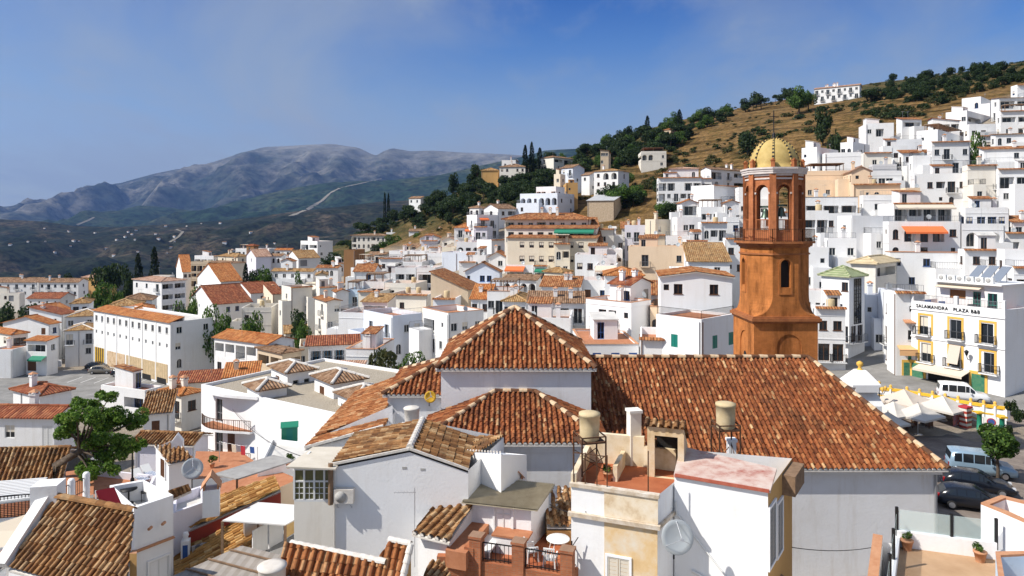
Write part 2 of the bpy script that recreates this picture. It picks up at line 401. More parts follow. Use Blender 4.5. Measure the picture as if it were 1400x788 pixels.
def wall_face(mb,o,u,n,L,H,ops,m=0,arch_seg=8,minor=1):
 """vertical wall of length L and height H from o along u (outward normal n) with recessed openings"""
 o=Vector(o);u=Vector(u);inn=-Vector(n);zv=Vector((0,0,1))
 us=sorted({0.0,L}|{x for q in ops for x in(q['u0'],q['u1'])});vs=sorted({0.0,H}|{x for q in ops for x in(q['v0'],q['v1'])})
 pt=lambda a,b,d=0.0:o+u*a+zv*b+inn*d
 for i in range(len(us)-1):
  run=None
  for j in range(len(vs)-1):
   cu=(us[i]+us[i+1])/2;cv=(vs[j]+vs[j+1])/2
   hole=any(q['u0']<cu<q['u1']and q['v0']<cv<q['v1']for q in ops)
   if not hole:
    run=(run[0],vs[j+1])if run else(vs[j],vs[j+1])
   if(hole or j==len(vs)-2)and run:
    mb.face([pt(us[i],run[0]),pt(us[i+1],run[0]),pt(us[i+1],run[1]),pt(us[i],run[1])],m)
    run=None
 for q in ops:
  a0,a1,b0,b1,d=q['u0'],q['u1'],q['v0'],q['v1'],q['d']
  if q.get('arch'):
   r=(a1-a0)/2;rz=min(r,(b1-b0)*.55);ca=(a0+a1)/2;cb=b1-rz
   arc=[(ca+r*math.cos(t),cb+rz*math.sin(t))for t in[math.pi*k/(2*arch_seg//2*1.0)if False else math.pi*k/arch_seg for k in range(arch_seg+1)]]
   half=arch_seg//2
   for k in range(half):
    mb.face([pt(a1,b1),pt(*arc[k+1]),pt(*arc[k])],m)
    mb.face([pt(a0,b1),pt(*arc[half+k+1]),pt(*arc[half+k])],m)
   path=[(a1,b0)]+arc+[(a0,b0)]
   for k in range(len(path)-1):
    mb.face([pt(*path[k]),pt(*path[k+1]),pt(*path[k+1],d),pt(*path[k],d)],m)
   mb.face([pt(a0,b0),pt(a1,b0),pt(a1,b0,d),pt(a0,b0,d)],m)
   if d>.5 or q.get('back',True):mb.face([pt(a0,b0,d),pt(a1,b0,d),pt(a1,b1,d),pt(a0,b1,d)],m)
  else:
   mb.face([pt(a0,b0),pt(a0,b1),pt(a0,b1,d),pt(a0,b0,d)],m)
   mb.face([pt(a1,b0),pt(a1,b0,d),pt(a1,b1,d),pt(a1,b1)],m)
   mb.face([pt(a0,b1),pt(a1,b1),pt(a1,b1,d),pt(a0,b1,d)],m)
   mb.face([pt(a0,b0),pt(a0,b0,d),pt(a1,b0,d),pt(a1,b0)],m)
   if d>.5 or q.get('back'):mb.face([pt(a0,b0,d),pt(a1,b0,d),pt(a1,b1,d),pt(a0,b1,d)],m)
def railing(mb,a,b,h=.95,step=.14,m=0,t=.022):
 a=Vector(a);b=Vector(b);L=(b-a).length;k=max(1,int(L/step))
 z=Vector((0,0,1))
 mb.bar(a+z*h,b+z*h,.045,.04,m);mb.bar(a+z*.08,b+z*.08,.03,.03,m)
 for i in range(k+1):
  p=a.lerp(b,i/k);mb.bar(p,p+z*h,t if i not in(0,k)else.045,None,m)
def tile_patch(poly,mat,name,parent,M=None,pitch=PITCH,course=.42,amp=.1,flip=False,seed=0,jit=.010):
 """barrel tiled roof slope over convex polygon poly; poly[0]->poly[1] is the eave"""
 poly=[Vector(p)for p in poly]
 p0=poly[0];eu=(poly[1]-poly[0]).normalized()
 nrm=(poly[1]-poly[0]).cross(poly[2]-poly[0]).normalized()
 if nrm.z<0:nrm=-nrm
 ev=nrm.cross(eu)
 if ev.dot(sum(poly,Vector())/len(poly)-p0)<0:ev=-ev
 q=[((p-p0).dot(eu),(p-p0).dot(ev))for p in poly]
 u0=min(a for a,b in q);u1=max(a for a,b in q);v0=min(b for a,b in q);v1=max(b for a,b in q)
 nc=max(1,int(math.ceil((u1-u0)/pitch)));nr=max(1,int(math.ceil((v1-v0)/course)))
 tp=[0,.07,.17,.29,.41,.51,.58,.60,.999]
 hp=[.15,.62,.93,1.0,.93,.62,.15,-.25,-.25]
 rng=np.random.RandomState(seed+int(abs(p0 .x*13+p0 .y*7))%1000)
 nt_=len(tp);
 us=(np.arange(nc)[:,None]+np.array(tp)[None,:]).ravel()
 hs=np.tile(np.array(hp),nc)*amp
 cj=np.repeat(rng.randn(nc)*jit,nt_)
 ucount=len(us)
 rows_v=[];rows_h=[]
 for r in range(nr):
  rows_v+=[r+0.0,r+.999];rows_h+=[.032,0.0]
 rv=np.array(rows_v);rh=np.array(rows_h)
 tj=np.repeat(np.repeat(rng.randn(nr,nc)*jit*.9,2,axis=0),nt_,axis=1)
 H=hs[None,:]+rh[:,None]+cj[None,:]+tj
 wob=np.repeat(np.repeat(rng.randn(nr,nc)*.012,2,axis=0),nt_,axis=1)
 UU=us[None,:]*pitch+u0+wob;VV=rv[:,None]*course+v0+0*us[None,:]
 e=np.array(eu);f=np.array(ev);n=np.array(nrm);o=np.array(p0)
 V=o+UU[...,None]*e+VV[...,None]*f+H[...,None]*n
 R_,C_=H.shape
 i=np.arange(R_-1)[:,None]*C_+np.arange(C_-1)[None,:]
 Fc=np.stack([i,i+1,i+1+C_,i+C_],-1).reshape(-1,4)
 me=bpy.data.meshes.new(name)
 me.vertices.add(R_*C_);me.vertices.foreach_set('co',V.reshape(-1).astype(np.float32))
 me.loops.add(len(Fc)*4);me.loops.foreach_set('vertex_index',Fc.reshape(-1).astype(np.int32))
 me.polygons.add(len(Fc));me.polygons.foreach_set('loop_start',(np.arange(len(Fc))*4).astype(np.int32))
 me.update(calc_edges=True)
 uvl=me.uv_layers.new(name='UVMap')
 r_i=Fc[:,0]//C_;c_i=Fc[:,0]%C_
 du=np.array([us[c_i]+0.001,us[c_i]+0.001,us[c_i]+.001,us[c_i]+.001]).T
 pan=((c_i%nt_)>=6)
 cu=np.floor(us[c_i])*2+pan+.5
 cv=np.floor(r_i/2)+.5
 uvb=np.stack([np.repeat(cu,4),np.repeat(cv,4)],-1)
 uvl.data.foreach_set('uv',uvb.reshape(-1).astype(np.float32))
 me.materials.append(mat)
 bm=bmesh.new();bm.from_mesh(me)
 cen=sum(poly,Vector())/len(poly)
 for k in range(len(poly)):
  a=poly[k];b=poly[(k+1)%len(poly)]
  if(b-a).length<1e-4:continue
  pn=(b-a).cross(nrm).normalized()
  if pn.dot(cen-a)>0:pn=-pn
  if max((v.co-a).dot(pn)for v in bm.verts)<.05:continue
  bmesh.ops.bisect_plane(bm,geom=bm.verts[:]+bm.edges[:]+bm.faces[:],plane_co=a,plane_no=pn,clear_outer=True)
 bm.to_mesh(me);bm.free()
 for pl in me.polygons:pl.use_smooth=False
 return put(name,me,parent,M)
def ridge(mb,p0,p1,r=.13,seg=.42,m=0,n=6,alt=False):
 """half-round ridge tiles from p0 to p1"""
 p0=Vector(p0);p1=Vector(p1);d=p1-p0;L=d.length;d.normalize()
 x=d.cross(Vector((0,0,1))).normalized();y=x.cross(d)
 k=max(1,int(L/seg))
 for i in range(k):
  a=p0+d*(L*i/k);b=p0+d*(L*(i+1)/k)
  r0=r*1.12;r1=r*.92
  for j in range(n):
   t0=math.pi*j/n-.25+.5*0;t1=math.pi*(j+1)/n
   t0=math.pi*j/n
   q=lambda p,t,rr:p+x*math.cos(t)*rr+y*(math.sin(t)*rr)
   uv=[(i+.5,1000.5)]*4
   mb.face([q(a,t0,r0),q(a,t1,r0),q(b,t1,r1),q(b,t0,r1)],(m if not alt else m+(i%2)),uv)
  mb.face([q(a,math.pi*j/n,r0)for j in range(n+1)],(m if not alt else m+(i%2)),[(i+.5,1000.5)]*(n+1))
def eave_trim(mb,p0,p1,out,pitch=PITCH,r=.085,m=0,n=6,depth=.1):
 """scalloped white mortar ends under the cover tiles of an eave p0->p1"""
 p0=Vector(p0);p1=Vector(p1);d=(p1-p0);L=d.length;d.normalize();out=Vector(out).normalized()
 k=int(L/pitch);z=Vector((0,0,1))
 for i in range(k+1):
  c=p0+d*((i+.33)*pitch)+out*.012+z*.0
  if(c-p0).length>L:break
  arc=[c+d*(math.cos(math.pi*j/n)*r)+z*(math.sin(math.pi*j/n)*r)for j in range(n+1)]
  mb.face(arc,m)
  for j in range(n):mb.face([arc[j],arc[j+1],arc[j+1]-out*depth,arc[j]-out*depth],m)
  mb.face([arc[0],arc[-1],arc[-1]-out*depth,arc[0]-out*depth],m)
def roof_polys(kind,a,b,h,ov,s):
 """slopes (eave edge first), ridge lines and gable triangles for a footprint [0,a]x[0,b]"""
 A0,A1,B0,B1=-ov,a+ov,-ov,b+ov
 V=Vector
 if kind=='gu':
  hr=h+s*(b/2);he=h-s*ov;m=b/2
  return([[V((A0,B0,he)),V((A1,B0,he)),V((A1,m,hr)),V((A0,m,hr))],[V((A1,B1,he)),V((A0,B1,he)),V((A0,m,hr)),V((A1,m,hr))]],[(V((A0,m,hr)),V((A1,m,hr)))],[[V((0,0,h)),V((0,m,hr)),V((0,b,h))],[V((a,0,h)),V((a,b,h)),V((a,m,hr))]])
 if kind=='gv':
  hr=h+s*(a/2);he=h-s*ov;m=a/2
  return([[V((A0,B1,he)),V((A0,B0,he)),V((m,B0,hr)),V((m,B1,hr))],[V((A1,B0,he)),V((A1,B1,he)),V((m,B1,hr)),V((m,B0,hr))]],[(V((m,B0,hr)),V((m,B1,hr)))],[[V((0,0,h)),V((a,0,h)),V((m,0,hr))],[V((0,b,h)),V((m,b,hr)),V((a,b,h))]])
 if kind=='hip':
  w=min(a,b)/2;hr=h+s*w;he=h-s*ov
  if a>=b:r0=V((w,b/2,hr));r1=V((a-w,b/2,hr))
  else:r0=V((a/2,w,hr));r1=V((a/2,b-w,hr))
  c=[V((A0,B0,he)),V((A1,B0,he)),V((A1,B1,he)),V((A0,B1,he))]
  if a>=b:
   return([[c[0],c[1],r1,r0],[c[1],c[2],r1],[c[2],c[3],r0,r1],[c[3],c[0],r0]],[(r0,r1),(c[0],r0),(c[1],r1),(c[2],r1),(c[3],r0)],[])
  return([[c[0],c[1],r0],[c[1],c[2],r1,r0],[c[2],c[3],r1],[c[3],c[0],r0,r1]],[(r0,r1),(c[0],r0),(c[1],r0),(c[2],r1),(c[3],r1)],[])
 if kind=='su':
  return([[V((A0,B0,h-s*ov)),V((A1,B0,h-s*ov)),V((A1,B1,h+s*(b+ov))),V((A0,B1,h+s*(b+ov)))]],[],[[V((0,0,h)),V((0,b,h+s*b)),V((0,b,h))],[V((a,0,h)),V((a,b,h)),V((a,b,h+s*b))],[V((0,b,h)),V((0,b,h+s*b)),V((a,b,h+s*b)),V((a,b,h))]])
 if kind=='sv':
  return([[V((A0,B1,h-s*ov)),V((A0,B0,h-s*ov)),V((A1,B0,h+s*(a+ov))),V((A1,B1,h+s*(a+ov)))]],[],[[V((0,0,h)),V((a,0,h)),V((a,0,h+s*a))],[V((0,b,h)),V((a,b,h+s*a)),V((a,b,h))],[V((a,0,h)),V((a,b,h)),V((a,b,h+s*a)),V((a,0,h+s*a))]])
 if kind=='sx':
  return([[V((A1,B0,h-s*(a+ov))),V((A1,B1,h-s*(a+ov))),V((A0,B1,h+s*ov)),V((A0,B0,h+s*ov))]],[],[])
def group_no_detail(l):return any(k in l for k in('hotel with yellow','factory','apartment block with gravel','roof hut','big white gabled','corner house with green'))
DEBUG=[];INFO={}
HN=[0]
def H(label,xl,xc,xr,yt,D,th,roof='flat',wall='white',R_=None,L_=None,cat='house',name='house',group=None,s=.36,ov=.3,tile='rustb',fr='bframe',par=.85,floor='terra',cop=None,dep=8.0,ex='',into=None,zb=None,hmin=3.0,aw=None,sh='gframe',amin=2.5,amax=34.0,near=None,aside=None,bside=None,open_=0,rail='rail',st=2.85,base=None):
 """a building: near corner at pixel column xc, D metres away; wall top at pixel row yt; its two visible faces run to pixel columns xl and xr"""
 HN[0]+=1
 rng=random.Random(HN[0]*31+int(xc))
 if 66<=th<=86 and xc>440:th+=21
 if roof=='su' and dep==8.0:dep=4.6
 t=math.radians(th);sn,cs=math.sin(t),math.cos(t)
 c=P(xc,yt,D);X,Y,zt=c
 tr=(xr-CX)/F;tl=(xl-CX)/F
 da=sn-tr*cs;db=cs+tl*sn
 a=(tr*Y-X)/da if da>.05 else dep
 b=(X-tl*Y)/db if db>.05 else dep
 a=dep if not(amin<=a<=amax)and(a>amax or xr-xc<4)else max(a,amin)
 b=dep if not(amin<=b<=amax)and(b>amax or xc-xl<4)else max(b,amin)
 if aside:a=aside
 if bside:b=bside
 fr_ang=math.atan2(cs,sn)
 corners=[(X,Y),(X+a*sn,Y+a*cs),(X-b*cs,Y+b*sn),(X+a*sn-b*cs,Y+a*cs+b*sn)]
 g=min(TZ(x,y)for x,y in corners)if zb is None else zb
 z0=g-.4
 if fr=='bframe':fr=rng.choice(['bframe','bframe','wframe','wframe','rail','blue' if rng.random()<.3 else 'wframe'])
 h=zt-z0
 if h<hmin:z0=zt-hmin;h=hmin
 DEBUG.append((label,round(a,1),round(b,1),round(h,1)))
 M=at(X,Y,z0,fr_ang)
 nr=(D<82)if near is None else near
 if into is None:
  root=thing(name,label,cat,M,group);RM=Matrix.Identity(4)
 else:
  root=into;RM=root.matrix_basis.inverted()@M
 topz=h-(par if roof=='flat' else.15)
 rows=max(1,int((topz+.2)/st))
 def auto(L):
  k=max(1,int(round(L/3.1)));out=[]
  for r in range(min(rows,4)):
   out.append(''.join(rng.choice('wwwwrbb-sw' if r or roof!='flat' else 'wbwr-wb')for _ in range(k)))
  return '/'.join(out)
 ops={};placed=[]
 for key,L,spec in(('R',a,R_),('L',b,L_)):
  if spec is None:spec=auto(L)
  lst=[]
  for r,row in enumerate(spec.split('/')):
   if not row or r>=rows+1:continue
   fl=topz-st*(r+1)
   if fl<-.3:continue
   slot=L/len(row)
   for i,ch in enumerate(row):
    if ch=='-' and D>78 and 'blank' not in label and len(row)<7 and rng.random()<.3:ch=rng.choice('wswra')
    if ch not in KIND:continue
    w,hh,sill,d,mk=KIND[ch]
    w*=rng.uniform(.92,1.08)
    if ch=='T':w=slot*.86
    if ch=='A':w=min(w,slot*.8);hh=min(hh,2.2)
    w=min(w,slot*.9)
    if w<.35:continue
    if ch in 'TA':d=min(d,(b if key=='R' else a)*.4)
    uc=slot*(i+.5)+(rng.uniform(-.12,.12)*slot if ch not in 'TAG' and len(row)<5 else 0)
    uc=min(max(uc,w/2+.15),L-w/2-.15)
    v0=fl+sill;v1=min(v0+hh,h-.12)
    if v0<.05:continue
    lst.append(dict(u0=uc-w/2,u1=uc+w/2,v0=v0,v1=v1,d=d,arch=ch in 'Aa',ch=ch,mk=mk))
  ops[key]=lst
 wb=MB()
 wall_face(wb,(0,0,0),(1,0,0),(0,-1,0),a,h,ops['R'])
 wall_face(wb,(0,b,0),(0,-1,0),(-1,0,0),b,h,ops['L'])
 wb.face([(a,0,0),(a,b,0),(a,b,h),(a,0,h)]);wb.face([(a,b,0),(0,b,0),(0,b,h),(a,b,h)])
 wm=W[wall]if isinstance(wall,str)else wall
 if roof=='flat':
  pt_=.18;zf=h-par
  if par>.05:
   for p_,q_ in(((pt_,pt_),(a-pt_,pt_)),((a-pt_,pt_),(a-pt_,b-pt_)),((a-pt_,b-pt_),(pt_,b-pt_)),((pt_,b-pt_),(pt_,pt_))):
    wb.face([(p_[0],p_[1],zf),(p_[0],p_[1],h),(q_[0],q_[1],h),(q_[0],q_[1],zf)])
  if not cop:
   i_,o_=[(pt_,pt_),(a-pt_,pt_),(a-pt_,b-pt_),(pt_,b-pt_)],[(0,0),(a,0),(a,b),(0,b)]
   for k in range(4):
    j=(k+1)%4;wb.face([(*o_[k],h),(*o_[j],h),(*i_[j],h),(*i_[k],h)])
  else:
   cb=MB()
   for x0,y0,x1,y1 in((-.06,-.06,a+.06,pt_+.04),(-.06,b-pt_-.04,a+.06,b+.06),(-.06,pt_+.04,pt_+.04,b-pt_-.04),(a-pt_-.04,pt_+.04,a+.06,b-pt_-.04)):
    cb.box(x0,y0,h+.002,x1,y1,h+.07)
   cb.build('coping',M_[cop],root,RM)
  fb=MB();fb.face([(pt_-.02,pt_-.02,zf),(a-pt_+.02,pt_-.02,zf),(a-pt_+.02,b-pt_+.02,zf),(pt_-.02,b-pt_+.02,zf)])
  fb.build('roof_terrace',M_[floor],root,RM)
 else:
  polys,lines,gab=roof_polys(roof,a,b,h,ov,s)
  if roof=='sx':
   wb=MB();hl=h-s*a
   ops['R']=[q for q in ops['R']if q['v1']<hl]
   wall_face(wb,(0,0,0),(1,0,0),(0,-1,0),a,max(hl,.5),ops['R'])
   wb.face([(0,0,hl),(a,0,hl),(0,0,h)])
   wall_face(wb,(0,b,0),(0,-1,0),(-1,0,0),b,h,ops['L'])
   wb.face([(a,0,0),(a,b,0),(a,b,hl),(a,0,hl)]);wb.face([(a,b,0),(0,b,0),(0,b,h),(a,b,hl)])
  for gp in gab:wb.face(gp)
  tm=T[tile]
  if nr and tile in('church','rust','old','ochre'):
   up=Vector((0,0,.05))
   ub=MB()
   for pi,pl in enumerate(polys):
    tile_patch([p+up for p in pl],tm,'roof',root,RM,seed=HN[0]*7+pi)
    ub.slab([p-up*.7 for p in pl],.07)
   ub.build('eave',M_['mortar'],root,RM)
   if lines:
    rb=MB()
    for p_,q_ in lines:ridge(rb,p_+up,q_+up,.14)
    rb.build('ridge_tiles',tm,root,RM)
  else:
   rb=MB()
   for pl in polys:
    p0=pl[0];eu=(pl[1]-pl[0]).normalized();nn=(pl[1]-pl[0]).cross(pl[2]-pl[0]).normalized();ev=nn.cross(eu)
    uvs=[((p-p0).dot(eu)/.3,(p-p0).dot(ev)/.45)for p in pl]
    rb.slab([p+Vector((0,0,.06))for p in pl],.12,0,uvs)
   for p_,q_ in lines:ridge(rb,p_+Vector((0,0,.05)),q_+Vector((0,0,.05)),.15,.9,1,4)
   rb.build('roof',[tm,M_['mortar']if 'm' in ex else tm],root,RM)
 wb.build('wall',wm,root,RM)
 for key in 'RL':
  L=a if key=='R' else b
  rot=Matrix.Identity(4)if key=='R' else Matrix.Translation((0,b,0))@Matrix.Rotation(-math.pi/2,4,'Z')
  for q in ops[key]:
   w=q['u1']-q['u0'];hh=q['v1']-q['v0'];ch=q['ch']
   uc=(q['u0']+q['u1'])/2
   d=q['d']-.065
   f_=fr
   if ch in 'SD':f_=sh;d=.03
   if ch=='G':f_='rail' if rng.random()<.6 else 'bframe'
   ww,hw=w,hh
   if ch in 'TA':ww=min(w*.62,2.4);hw=min(hh,2.0);d=q['d']-.07
   me,pm=win_mesh(q['mk'],ww,hw,f_,nr)
   kn='door' if ch in 'dbDGTAB' else 'window'
   o=put(kn,me,root,RM@rot@Matrix.Translation((uc,d,q['v0'])))
   if pm is not None:put('pane',pm,o)
   if ch in 'bB':
    bb=MB();e0,e1=uc-w/2-.28,uc+w/2+.28;dd=.55;z=q['v0']-.06
    bb.box(e0,-dd,z-.1,e1,0,z,1)
    stp=.13 if nr else.22
    for p_,q_ in(((e0,-dd+.03,z),(e1,-dd+.03,z)),((e0,-dd+.03,z),(e0,-.03,z)),((e1,-dd+.03,z),(e1,-.03,z))):railing(bb,p_,q_,.95,stp)
    bb.build('balcony',[M_['iron']if rail=='iron' or rng.random()<.4 else M_['rail'],wm],root,RM@rot)
   if ch=='T' and not open_:
    bb=MB();z=q['v0']
    if rng.random()<.5:railing(bb,(q['u0'],.06,z),(q['u1'],.06,z),.95,.13 if nr else.24)
    else:bb.box(q['u0'],.03,z,q['u1'],.13,z+.8,1)
    bb.build('balcony',[M_['iron'],wm],root,RM@rot)
 zr=h-par if roof=='flat' else h
 if into is None and not group_no_detail(label):
  if roof=='flat' and ex=='' and D>75:ex=rng.choice(['cn','nd','pc','r','dn','tc','cnd','pn','crn','pcn','gc','n','ndr','pdc','ptn'])
  elif roof!='flat' and ex=='' and D>75:ex=rng.choice(['c','n','cc','cn','nn',''])
  tb_=MB();db2=MB();has=False
  for key,L in(('R',a),('L',b)):
   rot=Matrix.Identity(4)if key=='R' else Matrix.Translation((0,b,0))@Matrix.Rotation(-math.pi/2,4,'Z')
   if rng.random()<.4 and roof=='flat':
    for k in range(rows):
     zz=topz-st*k
     if zz>1:tb_.box(0,-.05,zz-.16,L,-.004,zz-.06,0,rot);has=True
   if rng.random()<.28 and roof=='flat' and not cop and key=='R':
    eb=MB();eb.slab([Vector((-.1,-.42,h-.12)),Vector((L+.1,-.42,h-.12)),Vector((L+.1,.12,h+.09)),Vector((-.1,.12,h+.09))],.07,0,[(0,0),(L/.3,0),(L/.3,1.2),(0,1.2)])
    eb.build('tile_edge',T[tile],root,RM@rot)
   if rng.random()<.55:
    x=rng.choice([.18,L-.18,L*rng.uniform(.3,.7)])
    if not any(q['u0']-.2<x<q['u1']+.2 for q in ops[key]):db2=MB();db2 .tube([rot@Vector((x,-.07,h-.3)),rot@Vector((x,-.07,.3))],.05,5);db2 .build('drainpipe',M_[rng.choice(['rail','bframe','wframe','rail'])],root,RM)
  if has:tb_.build('string_course',wm,root,RM)
  if 84<D<215 and rng.random()<.7 and h>6.2 and roof in('flat','gu','gv','su')and not aw:
   key,L=('R',a)if a>=b else('L',b)
   rot=Matrix.Identity(4)if key=='R' else Matrix.Translation((0,b,0))@Matrix.Rotation(-math.pi/2,4,'Z')
   wdt=L*rng.uniform(.4,.75);x0=rng.choice([0.003,L-wdt-.003,(L-wdt)/2]);dp=rng.uniform(1.8,2.8);hh=topz-st+rng.choice([0,.75]);pz=.12
   ab=MB();aops=[]
   for k in range(max(1,int(wdt/2.6))):
    uc=wdt*(k+.5)/max(1,int(wdt/2.6));zz=hh-2.4
    if rng.random()<.7 and zz>.3:aops.append(dict(u0=uc-.42,u1=uc+.42,v0=zz,v1=zz+1.1,d=.16))
   wall_face(ab,(x0,-dp,0),(1,0,0),(0,-1,0),wdt,hh,aops)
   for xx in(x0,x0+wdt):ab.face([(xx,-dp,0),(xx,-.003,0),(xx,-.003,hh),(xx,-dp,hh)])
   ab.face([(x0,-dp,hh),(x0+wdt,-dp,hh),(x0+wdt,-.003,hh),(x0,-.003,hh)])
   an=ab.build('lower_block',wm,root,RM@rot)
   for q in aops:
    me,pm=win_mesh('w',q['u1']-q['u0'],1.1,fr,False);put('window',me,an,Matrix.Translation((x0+(q['u0']+q['u1'])/2,-dp+.1,q['v0'])))
   rl2=MB()
   if rng.random()<.5:
    for p_,q_ in(((x0+.05,-dp+.05,hh),(x0+wdt-.05,-dp+.05,hh)),((x0+.05,-dp+.05,hh),(x0+.05,-.05,hh)),((x0+wdt-.05,-dp+.05,hh),(x0+wdt-.05,-.05,hh))):railing(rl2,p_,q_,.95,.22)
    rl2 .build('railing',M_[rng.choice(['iron','rail','rail'])],root,RM@rot)
   else:
    for x_0,y_0,x_1,y_1 in((x0,-dp,x0+wdt,-dp+.15),(x0,-dp+.15,x0+.15,-.01),(x0+wdt-.15,-dp+.15,x0+wdt,-.01)):rl2 .box(x_0,y_0,hh+.003,x_1,y_1,hh+.8)
    rl2 .build('parapet',wm,root,RM@rot)
 for ch in ex:
  if ch=='c':
   cb=MB();x=rng.uniform(.2,.8)*a;y=rng.uniform(.25,.8)*b;hz=h+(1.2 if roof=='flat' else s*min(a,b)/2+.9)
   cb.box(x-.28,y-.28,zr-.1,x+.28,y+.28,hz);cb.box(x-.36,y-.36,hz,x+.36,y+.36,hz+.1)
   for sx in(-1,1):
    for sy in(-1,1):cb.box(x+sx*.26-.06,y+sy*.26-.06,hz+.1,x+sx*.26+.06,y+sy*.26+.06,hz+.32)
   cb.face([(x-.4,y-.4,hz+.32),(x+.4,y-.4,hz+.32),(x,y,hz+.6)],1);cb.face([(x+.4,y-.4,hz+.32),(x+.4,y+.4,hz+.32),(x,y,hz+.6)],1)
   cb.face([(x+.4,y+.4,hz+.32),(x-.4,y+.4,hz+.32),(x,y,hz+.6)],1);cb.face([(x-.4,y+.4,hz+.32),(x-.4,y-.4,hz+.32),(x,y,hz+.6)],1)
   cb.build('chimney',[wm,M_['coping']],root,RM)
  elif ch=='p' and roof=='flat':
   pb=MB();x0=rng.uniform(.1,.45)*a;x1=x0+min(a*.45,3.4);y0=b*.4;y1=min(b-.3,y0+3.2);z1=zr+2.3
   wall_face(pb,(x0,y0,zr),(1,0,0),(0,-1,0),x1-x0,2.3,[dict(u0=.4,u1=1.2,v0=.05,v1=2.0,d=.12)])
   pb.face([(x0,y0,zr),(x0,y1,zr),(x0,y1,z1),(x0,y0,z1)]);pb.face([(x1,y0,zr),(x1,y1,zr),(x1,y1,z1),(x1,y0,z1)]);pb.face([(x0,y1,zr),(x1,y1,zr),(x1,y1,z1),(x0,y1,z1)])
   pr=pb.build('stair_hut',wm,root,RM)
   me,pm=win_mesh('d',.8,1.95,fr,nr);put('door',me,pr,Matrix.Translation((x0+.8,y0+.06,zr+.05)))
   rf=MB();pts=[Vector((x0-.15,y0-.2,z1)),Vector((x1+.15,y0-.2,z1)),Vector((x1+.15,y1+.1,z1+.45)),Vector((x0-.15,y1+.1,z1+.45))]
   rf.slab([p+Vector((0,0,.08))for p in pts],.1,0,[(0,0),((x1-x0)/.3,0),((x1-x0)/.3,8),(0,8)])
   rf.build('roof',T[tile]if rng.random()<.6 else M_['whitefloor'],pr)
   sg=MB();
   for xx in(x0,x1):sg.face([(xx,y0,z1),(xx,y1,z1),(xx,y1,z1+.43)])
   sg.face([(x0,y1,z1),(x1,y1,z1),(x1,y1,z1+.43),(x0,y1,z1+.43)]);sg.build('gable',wm,pr)
  elif ch=='r':
   rb=MB();z=h+.05
   stp=.14 if nr else.24
   railing(rb,(.09,.09,z),(a-.09,.09,z),.8,stp);railing(rb,(.09,.09,z),(.09,b-.09,z),.8,stp)
   rb.build('railing',M_['rail' if rng.random()<.6 else 'iron'],root,RM)
  elif ch=='g':
   gb=MB();z=zr+2.3;x0,x1,y0,y1=a*.1,a*.9,b*.12,b*.75
   for x in(x0,(x0+x1)/2,x1):
    for y in(y0,y1):gb.bar((x,y,zr),(x,y,z),.12)
   for k in range(9):
    x=x0+(x1-x0)*k/8;gb.bar((x,y0-.2,z+.12),(x,y1+.2,z+.12),.08,.12)
   gb.bar((x0-.1,y0,z),(x1+.1,y0,z),.12);gb.bar((x0-.1,y1,z),(x1+.1,y1,z),.12)
   gb.box(x0-.1,y0-.1,z+.2,x1+.1,y1+.1,z+.24,1)
   gb.build('pergola',[M_['wood'],M_['wood']if rng.random()<.5 else M_['canvas_c']],root,RM)
  elif ch=='n':
   nb=MB();x=rng.uniform(.2,.8)*a;y=rng.uniform(.3,.8)*b;z=h+2.4
   nb.tube([(x,y,zr),(x,y,z)],.02,5);nb.bar((x-.5,y,z-.1),(x+.5,y,z-.1),.02)
   for k in range(6):nb.bar((x-.45+.18*k,y-.25,z-.1),(x-.45+.18*k,y+.25,z-.1),.012)
   nb.build('aerial',M_['steel'],root,RM)
  elif ch=='d':
   db_=MB();x=rng.uniform(.2,.8)*a;y=.4;z=zr+1.2
   db_.tube([(x,y,zr),(x,y,z)],.03,5)
   Md=Matrix.Translation((x,y-.1,z))@Matrix.Rotation(R(70),4,'X')
   db_.lathe((0,0,0),[(.0,0),(.2,.02),(.38,.09),(.40,.1),(.38,.11),(.2,.04),(.0,.02)],14,1,True,Md)
   db_.build('satellite_dish',[M_['steel'],M_['dish']],root,RM)
  elif ch=='t':
   tb=MB();x=rng.uniform(.25,.75)*a;y=rng.uniform(.3,.7)*b
   for dx in(-.4,.4):
    for dy in(-.4,.4):tb.bar((x+dx,y+dy,zr),(x+dx,y+dy,zr+.7),.06)
   tb.lathe((x,y,zr+.7),[(.5,0),(.52,1.0),(.45,1.12),(.1,1.18)],14,1)
   tb.build('water_tank',[M_['rustiron'],M_['tankc']],root,RM)
  elif ch=='s':
   pb=MB();
   for k in range(2):
    x=a*.3+k*1.2;y=b*.4
    pb.idx([(x,y,zr+.3),(x+1.0,y,zr+.3),(x+1.0,y+1.3,zr+1.4),(x,y+1.3,zr+1.4)],[(0,1,2,3)],0)
    pb.bar((x,y+1.3,zr),(x,y+1.3,zr+1.4),.05,None,1);pb.bar((x+1,y+1.3,zr),(x+1,y+1.3,zr+1.4),.05,None,1)
   pb.build('solar_panel',[M_['panel'],M_['steel']],root,RM)
